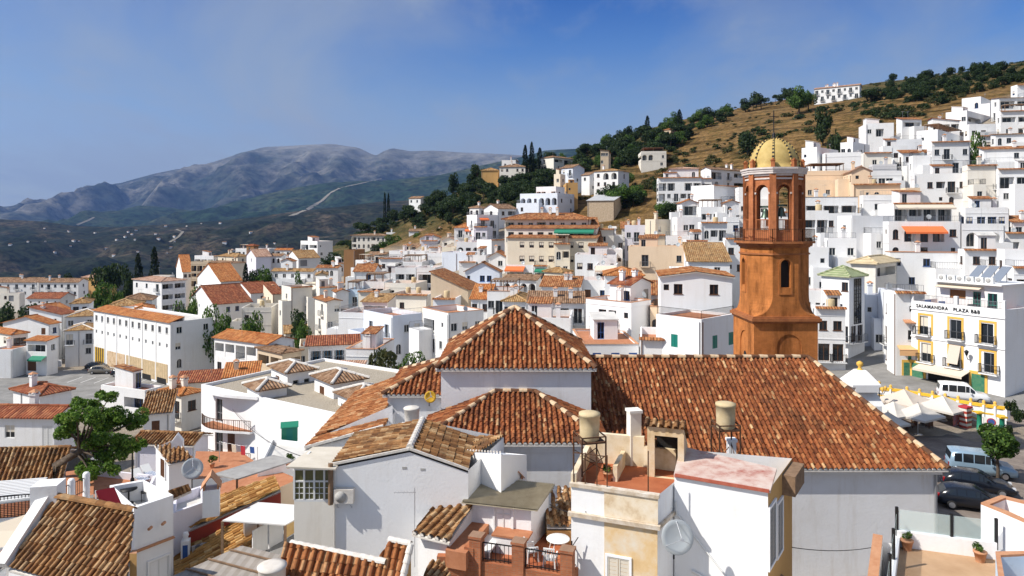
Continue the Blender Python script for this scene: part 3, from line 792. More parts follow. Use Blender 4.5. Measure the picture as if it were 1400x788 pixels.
 if aw:
  for face,u0,u1,zd,dd,cm in aw:
   L=a if face=='R' else b
   rot=Matrix.Identity(4)if face=='R' else Matrix.Translation((0,b,0))@Matrix.Rotation(-math.pi/2,4,'Z')
   ab=MB();z=h-zd
   ab.slab([Vector((u0*L,-.02,z)),Vector((u1*L,-.02,z)),Vector((u1*L,-dd,z-dd*.45)),Vector((u0*L,-dd,z-dd*.45))],.04)
   k=int((u1-u0)*L/.35)+1
   ab.box(u0*L,-dd-.01,z-dd*.45-.28,u1*L,-dd,z-dd*.45-.02)
   ab.bar((u0*L+.05,-.02,z-.9),(u0*L+.05,-dd,z-dd*.45-.05),.03,None,1);ab.bar((u1*L-.05,-.02,z-.9),(u1*L-.05,-dd,z-dd*.45-.05),.03,None,1)
   ab.build('awning',[M_[cm],M_['rail']],root,RM@rot)
 INFO[root.name]=(a,b,h,M)
 return root
HAZE=4.6e-5
BUILD_CHECK=False
cam=bpy.data.cameras.new('camera');co=bpy.data.objects.new('camera',cam);col.objects.link(co)
co.location=(0,0,CZ);co.rotation_euler=(R(90),0,0)
cam.sensor_width=36;cam.lens=F/1400*36;cam.shift_y=-(394-HY)/1400
cam.clip_start=.5;cam.clip_end=60000
scene.camera=co
SUN=Vector((-.75,-.23,.80)).normalized()
sl=bpy.data.lights.new('sun','SUN');so=bpy.data.objects.new('sun',sl);col.objects.link(so)
sl.energy=4.6;sl.angle=R(.53);sl.color=(1,.945,.86)
so.rotation_euler=(-SUN).to_track_quat('-Z','Y').to_euler();so.location=(-60,-30,90)
wd=bpy.data.worlds.new('World');scene.world=wd;wd.use_nodes=True
nt=wd.node_tree;bg=nt.nodes['Background']
sky=nt.nodes.new('ShaderNodeTexSky');sky.sky_type='NISHITA';sky.sun_disc=False
sky.sun_elevation=math.asin(SUN.z);sky.sun_rotation=math.atan2(SUN.x,SUN.y)
sky.altitude=600;sky.air_density=1.0;sky.dust_density=1.0;sky.ozone_density=2.2
tc=nt.nodes.new('ShaderNodeTexCoord')
sp=nt.nodes.new('ShaderNodeSeparateXYZ');nt.links.new(tc.outputs['Generated'],sp.inputs[0])
dv=nt.nodes.new('ShaderNodeMath');dv.operation='ADD';nt.links.new(sp.outputs[2],dv.inputs[0]);dv.inputs[1].default_value=.22
v1=nt.nodes.new('ShaderNodeVectorMath');v1 .operation='SCALE';nt.links.new(tc.outputs['Generated'],v1 .inputs[0])
iv=nt.nodes.new('ShaderNodeMath');iv.operation='DIVIDE';iv.inputs[0].default_value=1.0;nt.links.new(dv.outputs[0],iv.inputs[1]);nt.links.new(iv.outputs[0],v1 .inputs['Scale'])
mp=nt.nodes.new('ShaderNodeMapping');mp.inputs['Scale'].default_value=(1.0,.55,.3);mp.inputs['Location'].default_value=(3.1,.7,0);nt.links.new(v1 .outputs[0],mp.inputs[0])
n1=nt.nodes.new('ShaderNodeTexNoise');n1 .inputs['Scale'].default_value=.9;n1 .inputs['Detail'].default_value=8;n1 .inputs['Roughness'].default_value=.55;n1 .inputs['Distortion'].default_value=.6
nt.links.new(mp.outputs[0],n1 .inputs['Vector'])
r1=ramp(nt,n1 .outputs['Fac'],[(.40,(.0,.0,.0)),(.62,(.7,.7,.7))])
n2=nt.nodes.new('ShaderNodeTexNoise');n2 .inputs['Scale'].default_value=3.2;n2 .inputs['Detail'].default_value=9;n2 .inputs['Roughness'].default_value=.6
nt.links.new(mp.outputs[0],n2 .inputs['Vector'])
r2=ramp(nt,n2 .outputs['Fac'],[(.52,(0,0,0)),(.75,(.4,.4,.4))])
c0_=nt.nodes.new('ShaderNodeMath');c0_.operation='ADD';nt.links.new(r1 .outputs[0],c0_.inputs[0]);nt.links.new(r2 .outputs[0],c0_.inputs[1])
hzr=ramp(nt,sp.outputs[2],[(0,(.62,.62,.62)),(.07,(.5,.5,.5)),(.15,(.22,.22,.22)),(.24,(0,0,0))])
cl=nt.nodes.new('ShaderNodeMath');cl.operation='ADD';cl.use_clamp=True;nt.links.new(c0_.outputs[0],cl.inputs[0]);nt.links.new(hzr.outputs[0],cl.inputs[1])
SKYC=(2.75,3.2,3.75)
el=ramp(nt,sp.outputs[2],[(0,(.80,.80,.82)),(.08,(.86,.86,.88)),(.17,(.66,.77,.90)),(.25,(.36,.60,.92)),(.31,(.15,.42,.86)),(.45,(.75,.82,.92)),(1,(1.75,1.6,1.45))])
tint=mixc(nt,1.0,sky.outputs[0],el.outputs[0],'MULTIPLY')
cm=mixc(nt,cl.outputs[0],tint,SKYC)
nt.links.new(cm,bg.inputs['Color']);bg.inputs['Strength'].default_value=.10
scene.view_settings.view_transform='Standard';scene.view_settings.look='None';scene.view_settings.gamma=1;scene.view_settings.exposure=.42
scene.view_settings.use_curve_mapping=False
scene.render.engine='CYCLES'
cy=scene.cycles
cy.use_denoising=True
try:cy.denoiser='OPENIMAGEDENOISE'
except Exception:pass
cy.max_bounces=6;cy.diffuse_bounces=3;cy.glossy_bounces=2;cy.transmission_bounces=4;cy.transparent_max_bounces=6;cy.volume_bounces=0
cy.use_adaptive_sampling=True;cy.adaptive_threshold=.015
cy.sample_clamp_indirect=6
def grid_mesh(name,xs,ys,Z,mat,attrs=None,smooth=True):
 nx,ny=len(xs),len(ys)
 XX,YY=np.meshgrid(xs,ys)
 V=np.stack([XX,YY,Z],-1).reshape(-1,3)
 i=np.arange(ny-1)[:,None]*nx+np.arange(nx-1)[None,:]
 Fc=np.stack([i,i+1,i+1+nx,i+nx],-1).reshape(-1,4)
 me=bpy.data.meshes.new(name)
 me.vertices.add(len(V));me.vertices.foreach_set('co',V.reshape(-1).astype(np.float32))
 me.loops.add(len(Fc)*4);me.loops.foreach_set('vertex_index',Fc.reshape(-1).astype(np.int32))
 me.polygons.add(len(Fc));me.polygons.foreach_set('loop_start',(np.arange(len(Fc))*4).astype(np.int32))
 me.update(calc_edges=True)
 if smooth:me.polygons.foreach_set('use_smooth',[True]*len(Fc))
 for k,a in(attrs or{}).items():
  at_=me.attributes.new(k,'FLOAT','POINT');at_.data.foreach_set('value',a.reshape(-1).astype(np.float32))
 me.materials.append(mat)
 o=put(name,me);structure(o);return o
def fbm(X,Y,scale,octv=5,ridged=False,seed=0.0,H=1.0):
 out=np.zeros(X.shape);
 it=np.nditer([X,Y],flags=['multi_index'])
 fn=(lambda v:noise.ridged_multi_fractal(v,H,2.1,octv,1.0,2.0))if ridged else(lambda v:noise.fractal(v,H,2.1,octv))
 for x,y in it:out[it.multi_index]=fn(Vector((float(x)/scale+seed,float(y)/scale+seed*.7,seed)))
 return out
gm,nt,b=newmat('village ground and dry slope')
tc=N(nt,'ShaderNodeTexCoord');va=N(nt,'ShaderNodeAttribute');va.attribute_name='urban'
n1=N(nt,'ShaderNodeTexNoise',Scale=.12,Detail=9.0,Roughness=.72);nt.links.new(tc.outputs['Object'],n1 .inputs['Vector'])
n2=N(nt,'ShaderNodeTexNoise',Scale=.55,Detail=8.0,Roughness=.75);nt.links.new(tc.outputs['Object'],n2 .inputs['Vector'])
dry=ramp(nt,n1 .outputs['Fac'],[(.30,(.04,.042,.016)),(.42,(.12,.085,.032)),(.52,(.205,.13,.055)),(.64,(.13,.10,.05)),(.75,(.29,.21,.125))])
d2=ramp(nt,n2 .outputs['Fac'],[(.38,(.45,.42,.38)),(.62,(1.2,1.15,1.1))])
dm=mixc(nt,1.0,dry.outputs[0],d2 .outputs[0],'MULTIPLY')
mb_=N(nt,'ShaderNodeMapping');mb_.inputs['Scale'].default_value=(.03,.03,.75);nt.links.new(tc.outputs['Object'],mb_.inputs[0])
nb_=N(nt,'ShaderNodeTexNoise',Scale=1.0,Detail=7.0,Roughness=.75);nt.links.new(mb_.outputs[0],nb_.inputs['Vector'])
rb_=ramp(nt,nb_.outputs['Fac'],[(.38,(.42,.42,.36)),(.5,(1.0,.98,.95)),(.64,(1.35,1.32,1.3))])
dm=mixc(nt,1.0,dm,rb_.outputs[0],'MULTIPLY')
urb=ramp(nt,n2 .outputs['Fac'],[(.3,(.20,.165,.125)),(.7,(.36,.31,.25))])
vw=N(nt,'ShaderNodeAttribute');vw.attribute_name='wood'
mw=N(nt,'ShaderNodeMath',operation='MULTIPLY',use_clamp=True);r3_=ramp(nt,n1 .outputs['Fac'],[(.42,(1,1,1)),(.62,(.25,.25,.25))]);nt.links.new(vw.outputs['Fac'],mw.inputs[0]);nt.links.new(r3_.outputs[0],mw.inputs[1])
scr=ramp(nt,n2 .outputs['Fac'],[(.35,(.022,.030,.011)),(.6,(.07,.068,.026))])
dm=mixc(nt,mw.outputs[0],dm,scr.outputs[0])
nt.links.new(mixc(nt,va.outputs['Fac'],dm,urb.outputs[0]),b.inputs['Base Color']);b.inputs['Roughness'].default_value=1.0;b.inputs['Specular IOR Level'].default_value=.1
bp=N(nt,'ShaderNodeBump',Strength=.8,Distance=.6);nt.links.new(n2 .outputs['Fac'],bp.inputs['Height']);nt.links.new(bp.outputs[0],b.inputs['Normal'])
xs=np.arange(-420,521,5.0);ys=np.concatenate([np.arange(-60,440,5.0),np.arange(440,761,16.0)])
XX,YY=np.meshgrid(xs,ys);ZZ=TZa(XX,YY)
def urbanmask(X,Y):
 top=np.interp(X,[-420,-250,-120,-60,-35,-20,5,15,25,40,50,70,110,150,220,520],[320,310,300,275,232,222,200,186,172,170,180,165,185,215,235,240])
 return np.clip((top-Y)/14+.5,0,1)
def _ins(x,y,poly):
 c=False;j=len(poly)-1
 for i in range(len(poly)):
  (xi,yi),(xj,yj)=poly[i],poly[j]
  if(yi>y)!=(yj>y)and x<(xj-xi)*(y-yi)/(yj-yi)+xi:c=not c
  j=i
 return c
WP=[[(-125,395),(-95,290),(-40,262),(0,246),(38,255),(52,300),(75,330),(120,390)],[(175,250),(260,255),(420,300),(420,420),(150,420),(150,300)]]
wood=np.array([[float(any(_ins(x,y,p)for p in WP))for x in xs]for y in ys])
for _ in range(3):wood[1:-1,1:-1]=(wood[:-2,1:-1]+wood[2:,1:-1]+wood[1:-1,:-2]+wood[1:-1,2:]+wood[1:-1,1:-1])/5
rough=fbm(XX,YY,42.0,5,False,3.1)*1.6*(1-urbanmask(XX,YY))
grid_mesh('ground',xs,ys,ZZ+rough,gm,{'urban':urbanmask(XX,YY),'wood':wood})
def GZ(x,y):return TZ(x,y)
def hillmat(name,low,mid,high,sc,fields=None,rocky=None):
 m,nt,b=newmat(name)
 tc=N(nt,'ShaderNodeTexCoord');n1=N(nt,'ShaderNodeTexNoise',Scale=sc,Detail=10.0,Roughness=.72);nt.links.new(tc.outputs['Object'],n1 .inputs['Vector'])
 r=ramp(nt,n1 .outputs['Fac'],[(.36,low),(.5,mid),(.63,high)])
 n2=N(nt,'ShaderNodeTexNoise',Scale=sc*9,Detail=6.0,Roughness=.7);nt.links.new(tc.outputs['Object'],n2 .inputs['Vector'])
 r2=ramp(nt,n2 .outputs['Fac'],[(.40,(.28,.29,.28)),(.58,(1.35,1.32,1.28))])
 c=mixc(nt,1.0,r.outputs[0],r2 .outputs[0],'MULTIPLY')
 if rocky:
  sx=N(nt,'ShaderNodeSeparateXYZ');nt.links.new(tc.outputs['Object'],sx.inputs[0])
  mr=N(nt,'ShaderNodeMapRange');nt.links.new(sx.outputs[2],mr.inputs[0]);mr.inputs[1].default_value=rocky[0];mr.inputs[2].default_value=rocky[1]
  mu=N(nt,'ShaderNodeMath',operation='MULTIPLY_ADD');nt.links.new(n1 .outputs['Fac'],mu.inputs[0]);mu.inputs[1].default_value=2.2;mu.inputs[2].default_value=-1.1
  ad=N(nt,'ShaderNodeMath',operation='ADD',use_clamp=True);nt.links.new(mr.outputs[0],ad.inputs[0]);nt.links.new(mu.outputs[0],ad.inputs[1])
  rk=mixc(nt,n2 .outputs['Fac'],rocky[2],rocky[3])
  c=mixc(nt,ad.outputs[0],c,rk)
 nt.links.new(c,b.inputs['Base Color']);b.inputs['Roughness'].default_value=1.0;b.inputs['Specular IOR Level'].default_value=.05
 return m
def ridgeline(name,Y0,prof,wid_f,wid_b,base,amp,sc,mat,nx=260,ny=70,seed=1.0,gully=.5):
 """mountain range with its crest Y0 metres away; prof = (pixel column, pixel row) of the skyline"""
 px=[p[0]for p in prof];pz=[CZ+(HY-p[1])*Y0/F for p in prof]
 xs=np.linspace((px[0]-CX)*Y0/F,(px[-1]-CX)*Y0/F,nx)
 ys=np.concatenate([np.linspace(Y0-wid_f,Y0,ny),np.linspace(Y0,Y0+wid_b,max(6,ny//5))[1:]])
 XX,YY=np.meshgrid(xs,ys)
 crest=np.interp(XX,[(p-CX)*Y0/F for p in px],pz)
 t=np.where(YY<Y0,(Y0-YY)/wid_f,(YY-Y0)/wid_b)
 s=(1-t);s=s*s*(3-2*s)*.55+(1-t)*.45
 n=fbm(XX,YY*.55,sc,6,True,seed,.9);n=n-np.percentile(n,97)
 n2=fbm(XX,YY,sc*.33,5,False,seed+4)
 env=np.clip(t*2.4,0.0,1)**.8*np.clip((1-t)*2.5,0,1)
 Z=base+(crest-base)*s+(np.minimum(n,.1)*amp+n2*amp*gully*.5)*env+n2*amp*.02
 return grid_mesh(name,xs,ys,Z,mat)
hm1=hillmat('dark scrub hills',(.008,.015,.009),(.022,.026,.016),(.07,.056,.038),.006)
hm2=hillmat('pine covered foothills',(.010,.024,.012),(.02,.037,.019),(.05,.06,.032),.0024)
hm3=hillmat('limestone mountains',(.022,.034,.026),(.05,.054,.044),(.125,.115,.095),.0014,rocky=(560,1150,(.085,.088,.08),(.34,.325,.295)))
ridgeline('hills',2600,[(-400,308),(-100,303),(0,300),(60,303),(100,309),(150,311),(200,309),(250,305),(300,302),(350,297),(400,290),(450,284),(520,276),(600,272),(700,270),(900,268),(1400,262)],1850,900,-150,75,520,hm1,300,90,1.7)
ridgeline('hills',5200,[(-350,320),(-60,322),(60,318),(105,308),(150,292),(190,281),(230,284),(262,288),(285,291),(317,278),(360,266),(400,257),(450,250),(540,246),(600,240),(650,228),(700,218),(745,206),(800,203),(860,206),(950,215),(1400,230)],1900,1000,-60,150,900,hm2,260,70,5.3)
ridgeline('mountains',9000,[(-300,300),(-60,288),(0,283),(45,279),(110,270),(170,249),(205,239),(240,232),(270,228),(300,219),(330,209),(365,201),(410,199),(455,197),(490,202),(508,211),(516,213),(535,203),(560,207),(590,206),(620,208),(660,210),(720,213),(800,216),(900,222),(1100,236),(1400,250)],3600,1500,0,330,1500,hm3,340,110,9.1)
vx=np.concatenate([[-30000,-12000],np.linspace(-6000,6000,60),[12000,30000]]);vy=np.concatenate([[-3000,-500],np.linspace(500,11000,50),[16000,40000]])
XX,YY=np.meshgrid(vx,vy)
grid_mesh('terrain',vx,vy,np.full(XX.shape,-175.0)+np.clip((YY-1500)/4000,0,1)*90,hm1)
pm=plain('pale earth track',(.2,.18,.145),.95)
def track(pts,Y0,w,wr):
 mb=MB();q=[];dg=bpy.context.evaluated_depsgraph_get()
 for k in range(len(pts)-1):
  for i in range(8):
   t=i/8;px=pts[k][0]*(1-t)+pts[k+1][0]*t;py=pts[k][1]*(1-t)+pts[k+1][1]*t
   d=(P(px,py,1000.0)-Vector((0,0,CZ))).normalized()
   ok,loc,nn,i_,ob,mm=scene.ray_cast(dg,Vector((0,0,CZ))+d*500,d)
   if ok:q.append((loc+nn*2,nn))
 for(a,n),(b,n2)in zip(q,q[1:]):
  if(b-a).length>w*40:continue
  s=(b-a).cross(n).normalized()*w
  mb.face([a-s,b-s,b+s,a+s])
 if mb.f:structure(mb.build('path',pm))
TRACKS=[([(398,296),(420,287),(440,275),(452,264),(466,257)],5200,11,1),([(466,257),(490,252),(512,247),(523,244)],5200,6,1),([(105,308),(120,302),(130,297)],5200,7,1),([(232,332),(244,325),(250,318),(240,314)],2300,4,1)]
V1='houses of the white village'
def h(*a,**k):
 k.setdefault('group',V1);return H(*a,**k)
h('left half of the long white terrace row with brown tiled roof beyond the car park',-40,51,52,386,272,0,'gv',R_='',L_='wbwbwbwb/wwwwwwww',cat='row house',name='row_house',tile='brownb',ex='cc',amax=60)
h('right half of the long white terrace row, grey gable end beside a tree',53,107,121,386,270,0,'gv',R_='w/w',L_='wbwwbw/bwwbww',cat='row house',name='row_house',tile='brownb',ex='cc',amax=60)
h('low cream retaining house with garage doors below the long terrace row',-20,27,34,401,258,0,'flat','pale',R_='',L_='-w-wG-',par=.3)
h('low white house with dark red roof and four small windows below the terrace row',37,82,103,408,225,0,'gv',R_='w',L_='ssss',tile='redb')
h('yellowish house with two pinkish hipped roofs beside the big dark pines',112,140,160,380,300,20,'hip','ochre',tile='pinkb',R_='w',L_='ww')
h('white gabled house with bright orange roof left of the ochre hipped house',43,85,101,426,165,20,'gu',tile='orangeb',L_='-b-',R_='w',s=.3)
h('small white house with ochre hipped roof in front of the round tree',86,97,122,415,160,65,'hip',tile='ochreb',L_='w',R_='bw')
h('white corner house with ochre roof and sign on its wall at the car park entry',76,89,128,452,138,70,'hip',tile='ochreb',L_='b/w/s',R_='B-b/--w/',ex='m',s=.3)
h('upper white house with ochre roof divided by a white ridge line',86,91,140,433,147,68,'hip',tile='ochreb',L_='w',R_='w-w-',ex='m',s=.3)
h('white house with low orange gable and brown shutter left of the corner house',4,68,72,443,142,10,'gu',tile='orangeb',L_='--S',R_='w',sh='bframe',s=.25)
h('cream house with orange hipped roof at the left photo edge',-20,17,38,457,132,30,'hip','pale',tile='orangeb',L_='-r/w',R_='bw/T')
h('white house with green awning and grey garage above the car park wall',36,64,69,466,129,10,'sv',tile='orangeb',L_='T/G-',R_='w',aw=[('L',.3,1,2.9,1.2,'canvas_g')],s=.15)
h('low white garage building at the left end of the car park',-14,17,20,478,127,0,'flat',L_='w-/G',R_='',par=.3)
h('white house with flat red band terrace between the orange gable and corner house',40,84,87,430,150,5,'su',tile='redb',L_='-w-',s=.2)
FACT=h('large white factory block with orange roof strip, paired windows and tan shutters',128,233,292,441,121,36,'flat',cat='factory',name='factory_building',tile='orangeb',floor='whitefloor',par=.25,fr='bframe',L_='wwwwwwwwwwww/ssssssssssss/------------',R_='w-w/r-r/---',zb=TZ(-60,121)-.2)
h('white hut with orange pyramid roof behind the factory roof',172,180,212,425,141,60,'hip',tile='orangeb',L_='w',R_='D')
h('low house with flat brown tiled roof left of the white apartment block',160,166,208,411,168,70,'hip',tile='brownb',R_='-w')
h('low house with brown hipped roof just behind the factory',138,146,190,419,156,70,'hip',tile='ochreb',R_='w-')
h('white three storey apartment block with glazed balconies behind the factory',182,221,254,385,185,32,'hip',cat='apartment block',name='apartment_block',tile='pinkb',s=.2,L_='wwb/ww-/www',R_='TT/TT/TT')
h('small cream flat block rising behind the white apartment block',209,232,236,377,204,5,'flat','pale',L_='-s',R_='')
h('white gabled house with long red roof left of the tall cypress pair',270,302,331,385,214,50,'gu',tile='orangeb',L_='--/s-',R_='---',s=.4)
h('small white house with steep orange roof below the apartments with green awnings',241,250,263,372,258,60,'gu',tile='orangeb',L_='w',R_='ww')
h('white gabled house with reddish roof and grey side wall above the gardens',318,343,372,401,190,48,'gu',tile='redb',L_='-',R_='-w-')
h('white barn like house with brown red roof among the trees behind the factory',260,293,344,416,165,48,'gu',tile='redb',L_='-',R_='--w-',s=.42)
h('low cream house with planted terrace right of the brown red roof',326,330,371,421,150,82,'flat','pale',R_='-w-',floor='gravel')
h('narrow cream house with red lean-to roof left of the tall cream block',360,373,387,402,160,50,'su','cream',tile='redb',L_='s/w',R_='-')
h('tall cream corner house with three windows in a column above the garden',385,398,427,393,150,52,'flat','pale',L_='w/w/w/w',R_='---/---',ex='r')
h('apartment house with brown balconies left of the green awnings',261,285,287,358,256,5,'flat','tan',cat='apartment block',name='apartment_block',L_='TTT/TTT/TTT',R_='',floor='whitefloor')
h('cream apartment block with green awnings and a blank tan side wall',286,316,335,360,250,35,'hip','cream',cat='apartment block',name='apartment_block',tile='brownb',s=.15,L_='bTTb/bTTb',R_='',aw=[('L',.4,.62,.3,1.2,'canvas_g'),('L',.4,.62,3.1,1.2,'canvas_g'),('L',.66,.9,.3,1.0,'canvas_g')])
h('white villa with stepped terraces behind the brown balcony apartments',266,292,301,350,276,20,'flat',L_='TTT',R_='w',ex='p')
h('cream house with brown hipped roof behind the green awning apartments',298,325,341,351,268,30,'hip','cream',tile='ochreb',L_='ww',R_='w')
h('white house crowned by a dark red pyramid roof on the left skyline',322,345,352,340,302,15,'flat',L_='Tww/www',R_='w')
h('small dark red pyramid roofed tower room on the left skyline',337,347,352,336,300,30,'hip','brown',tile='redb',L_='b',R_='w',zb=TZ(-116,300)+3)
h('white house with flat roof right of the dark red pyramid roof',352,368,379,340,312,30,'flat',L_='w-w',R_='w')
h('white house with orange roof at the right end of the left skyline',376,398,403,342,300,10,'gv','white',tile='orangeb',L_='T-w/www',R_='')
h('pinkish gabled house with blank side wall left of the garden trees',337,350,371,351,235,55,'gu','lilac',tile='pinkb',L_='w',R_='--')
h('white house with brown roof and arched doors above the garden trees',363,385,392,350,241,15,'gv',tile='brownb',L_='aaa',R_='')
h('small white house with bell shaped gable beside the garden trees',384,400,405,357,226,12,'gu',tile='rustb',L_='s/ww',R_='')
h('long white house with brown roof at the left of two joined roofs',372,428,434,371,205,8,'gv',tile='ochreb',L_='w-w-w',R_='')
h('long white house with orange roof and a row of narrow windows',433,462,467,366,200,8,'gv',tile='rustb',L_='-aaa-',R_='')
h('white house with tan roof and dark garage left of the brown brick house',392,408,437,353,240,55,'gu',tile='ochreb',L_='w',R_='G-')
h('modern white house with balconies and grey roof standing at the wood edge',411,434,455,330,270,42,'flat','white',L_='TT/bb/bb',R_='--/ww/--',ex='p')
h('long cream hotel with brown eaves and two rows of arched windows by the wood',481,527,529,322,285,8,'hip','pale',cat='hotel',name='hotel',tile='brownb',s=.12,ov=.6,L_='TaaaTaa/TaaaTaa',R_='',ex='c')
h('low white flat annex on the right end of the long cream hotel',528,547,550,318,300,8,'flat',L_='ww',R_='')
h('white house with brown roof at the top of the wooded slope right of the hotel',559,583,586,316,262,6,'gv',tile='brownb',L_='--',R_='',ex='c')
h('peach gabled house at the foot of the wooded slope',584,594,616,320,246,60,'gv','cream',tile='brownb',R_='--',L_='-')
h('white house standing alone on the wooded hillside',559,575,583,271,328,30,'gv',tile='brownb',L_='ww',R_='w')
h('tall house with blank brown brick side wall in the middle of the village',470,485,487,342,210,10,'flat','brown',L_='--',R_='')
h('white house under a dark pergola right of the brown brick wall',486,505,512,356,205,20,'flat',L_='TT',R_='w',ex='g')
h('cream house with tan roof below the hotel',512,527,532,348,216,20,'gv','pale',tile='brownb',L_='bT',R_='w')
h('white house with tall white chimney pillars below the hotel annex',529,532,557,343,205,80,'flat',R_='TT',ex='cc')
h('blank white cube house left of the wider blank white one',556,560,581,343,195,80,'flat','bright',R_='--')
h('wide blank white cube house in front of the lilac house',579,583,617,346,184,80,'flat','bright',R_='---',L_='-')
h('lilac white house with blue trim below the peach gable',571,576,598,329,212,70,'flat','lilac',L_='w',R_='wb/T')
h('orange roofed house behind the lilac house',566,574,602,325,226,70,'gv',tile='orangeb',R_='ww')
h('low white house with pinkish roof right of the lilac house',600,604,623,328,203,75,'gv','pale',tile='pinkb',R_='ww')
h('white house with railed roof above the glass terrace',514,518,550,353,190,78,'flat',R_='w-T',ex='rc')
h('white house shaded by a dark flat pergola above the glass terrace',545,549,577,358,178,78,'flat',R_='TT',ex='g')
h('white house with narrow gable left of the glass terrace',480,485,513,366,176,70,'gv','white',R_='w-w')
h('narrow white house with small blue door below the brown brick wall',476,484,511,371,165,70,'gu',R_='-b',L_='b/w',fr='blue')
h('greyish house with plain parapet in the jumble left of the glass terrace',508,513,540,373,168,76,'flat','grey',R_='-w-')
h('white house with a wide glass terrace under a flat frame',534,540,568,366,160,72,'flat','white',R_='TT/ww',L_='d',ex='r',fr='wframe')
h('white house with one dark loggia right of the glass terrace',566,570,595,366,155,76,'flat',R_='T/ww',ex='d')
h('white house with a row of three dark terrace doors under a pergola',491,497,525,385,150,76,'flat',R_='bbb/w-w',ex='g')
h('white house with tan roof terrace and parasol in the jumble',521,526,568,387,148,80,'flat','pale',R_='T-T/www',ex='td')
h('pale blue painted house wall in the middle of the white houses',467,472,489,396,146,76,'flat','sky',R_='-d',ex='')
h('white house with a small bright blue door',487,490,519,398,143,80,'flat','pale',R_='-d-',fr='blue')
h('small house with ochre roof and greenish glass porch',428,432,447,376,166,76,'gv','cream',tile='ochreb',R_='T')
h('greyish white house with slanted white gable on its right',427,437,463,393,150,60,'flat','pale',L_='w/w/w',R_='w-/--',ex='pc')
h('white wedge gabled house beside the pale blue wall',455,460,472,399,143,65,'gv','white',R_='-')
h('tall narrow cream house with stacked white balconies and red chimneys',430,447,466,412,125,58,'gv','pale',L_='b/b/b',R_='--/w-/w-',ex='c',tile='rustb',s=.2)
h('big white house with blank wall below a balustraded roof terrace',459,463,522,427,118,80,'flat','white',R_='-----/-----',L_='-',ex='r')
h('white roof room with brown tiled roof and dark loggia on the balustraded terrace',491,495,529,412,125,80,'su','white',tile='ochreb',R_='T',s=.2,zb=TZ(-25,125)+5)
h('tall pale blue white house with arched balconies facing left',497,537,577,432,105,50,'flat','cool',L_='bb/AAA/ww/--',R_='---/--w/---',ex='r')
h('long cream house with blank upper wall and cable drum tanks on its roof',527,531,584,402,135,82,'flat','pale',R_='-w--/----',ex='tt')
h('tall tan party wall with sloping top edge in the centre of the village',584,589,640,372,120,82,'sx','tan',R_='--',L_='--',s=.42)
h('white lower house in front of the tall tan party wall',583,592,622,408,114,76,'flat','bright',L_='-',R_='w--',ex='t')
h('white house with tan coping on its roof terrace right of the pale blue house',578,613,661,428,100,55,'flat','white',L_='T-/T-/w-',R_='w-w/---/w--',cop='coping',ex='d')
h('small white house with narrow balconies left of the tan coping house',575,585,604,444,108,55,'flat','white',L_='T/T',R_='-')
h('white house under an orange apricot awning left of the railed terrace',440,446,476,440,128,70,'flat','white',R_='T-')
APT=h('long three tiered cream apartment building with orange hipped roof',677,690,806,299,152,80,'hip','pale',cat='apartment block',name='apartment_block',tile='rustb',s=.28,ov=.7,L_='w/w',R_='TbwTbwbw',ex='ccc')
h('',684,692,815,312,146,82,'su','pale',tile='rustb',s=.1,R_='bwwbwbwbw',L_='w',into=APT,aw=[('R',.55,.98,.2,1.4,'canvas_g')],bside=6)
h('',688,694,815,325,141,82,'su','cream',tile='rustb',s=.1,R_='-rrrrrrr-/-rrrrrrr-',L_='r/r',into=APT,bside=6)
h('white house with small hipped roof on the slope left of the apartment building',642,655,664,284,215,40,'hip',tile='brownb',L_='wb/w',R_='w')
h('white double gabled house left above the apartment building',661,681,706,285,205,52,'gu',tile='brownb',L_='b/w',R_='wT')
h('white house with stacked red balconies left of the apartment building',638,652,682,294,190,65,'flat',L_='b/b/w',R_='bb/bb/ww',aw=[('R',.1,.5,.8,1.1,'canvas_o')])
h('white house with wide orange hipped roof and red awning',613,621,651,311,196,70,'hip',tile='orangeb',L_='w',R_='bT',aw=[('R',.5,1,.4,1.2,'canvas_o')])
h('lilac white house with small balcony right of the red awning',645,648,666,310,182,78,'flat','lilac',R_='bw/TT')
h('small cream house with two windows above the pale blue wall',600,604,622,338,183,80,'flat','cream',R_='ww/--')
h('white house with row of arches above the pale blue wall',618,624,656,331,180,74,'flat','white',R_='AbA/w-w',L_='w')
h('white cube house with railed roof beside the arched white house',652,672,690,328,170,45,'flat','white',L_='w-/b-',R_='b/w',ex='r')
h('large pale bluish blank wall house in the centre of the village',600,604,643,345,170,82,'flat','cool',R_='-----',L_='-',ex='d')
h('tall white gabled house with small glass room at its peak',636,683,686,371,135,8,'gu','cool',tile='rustb',L_='--w--/-----',R_='',s=.5)
h('narrow white gabled house behind the one with a glass room',662,668,691,351,150,75,'gv','white',R_='-w/--',tile='rustb',s=.55)
h('white cube house with dark netted terrace below the apartment building',689,694,708,342,156,78,'flat','bright',R_='-')
h('white house with red striped awning over its terrace below the apartment building',687,692,729,362,140,82,'flat','white',R_='TTT',aw=[('R',0,.7,.3,1.6,'canvas_o')])
h('white house with tiny red roofs right of the red striped awning',727,730,748,363,138,82,'flat','white',R_='TT',aw=[('R',.1,.9,.6,1.1,'canvas_g')])
h('low white house with long dark eave and arched openings',683,687,733,382,128,82,'su','white',tile='brownb',R_='AAAA',s=.12)
h('white house with tan coping, tall dark window and plants on its terrace',659,666,709,398,112,76,'flat','white',R_='-b--/----',cop='coping',L_='-',ex='g')
h('small house with orange lean-to roof left of the planted terrace',640,644,668,408,113,78,'su','white',tile='orangeb',R_='w-w',s=.4)
h('white house with small brown hipped roof and two windows behind the church roof',684,688,719,411,104,78,'hip','white',tile='ochreb',R_='w-w/wbw')
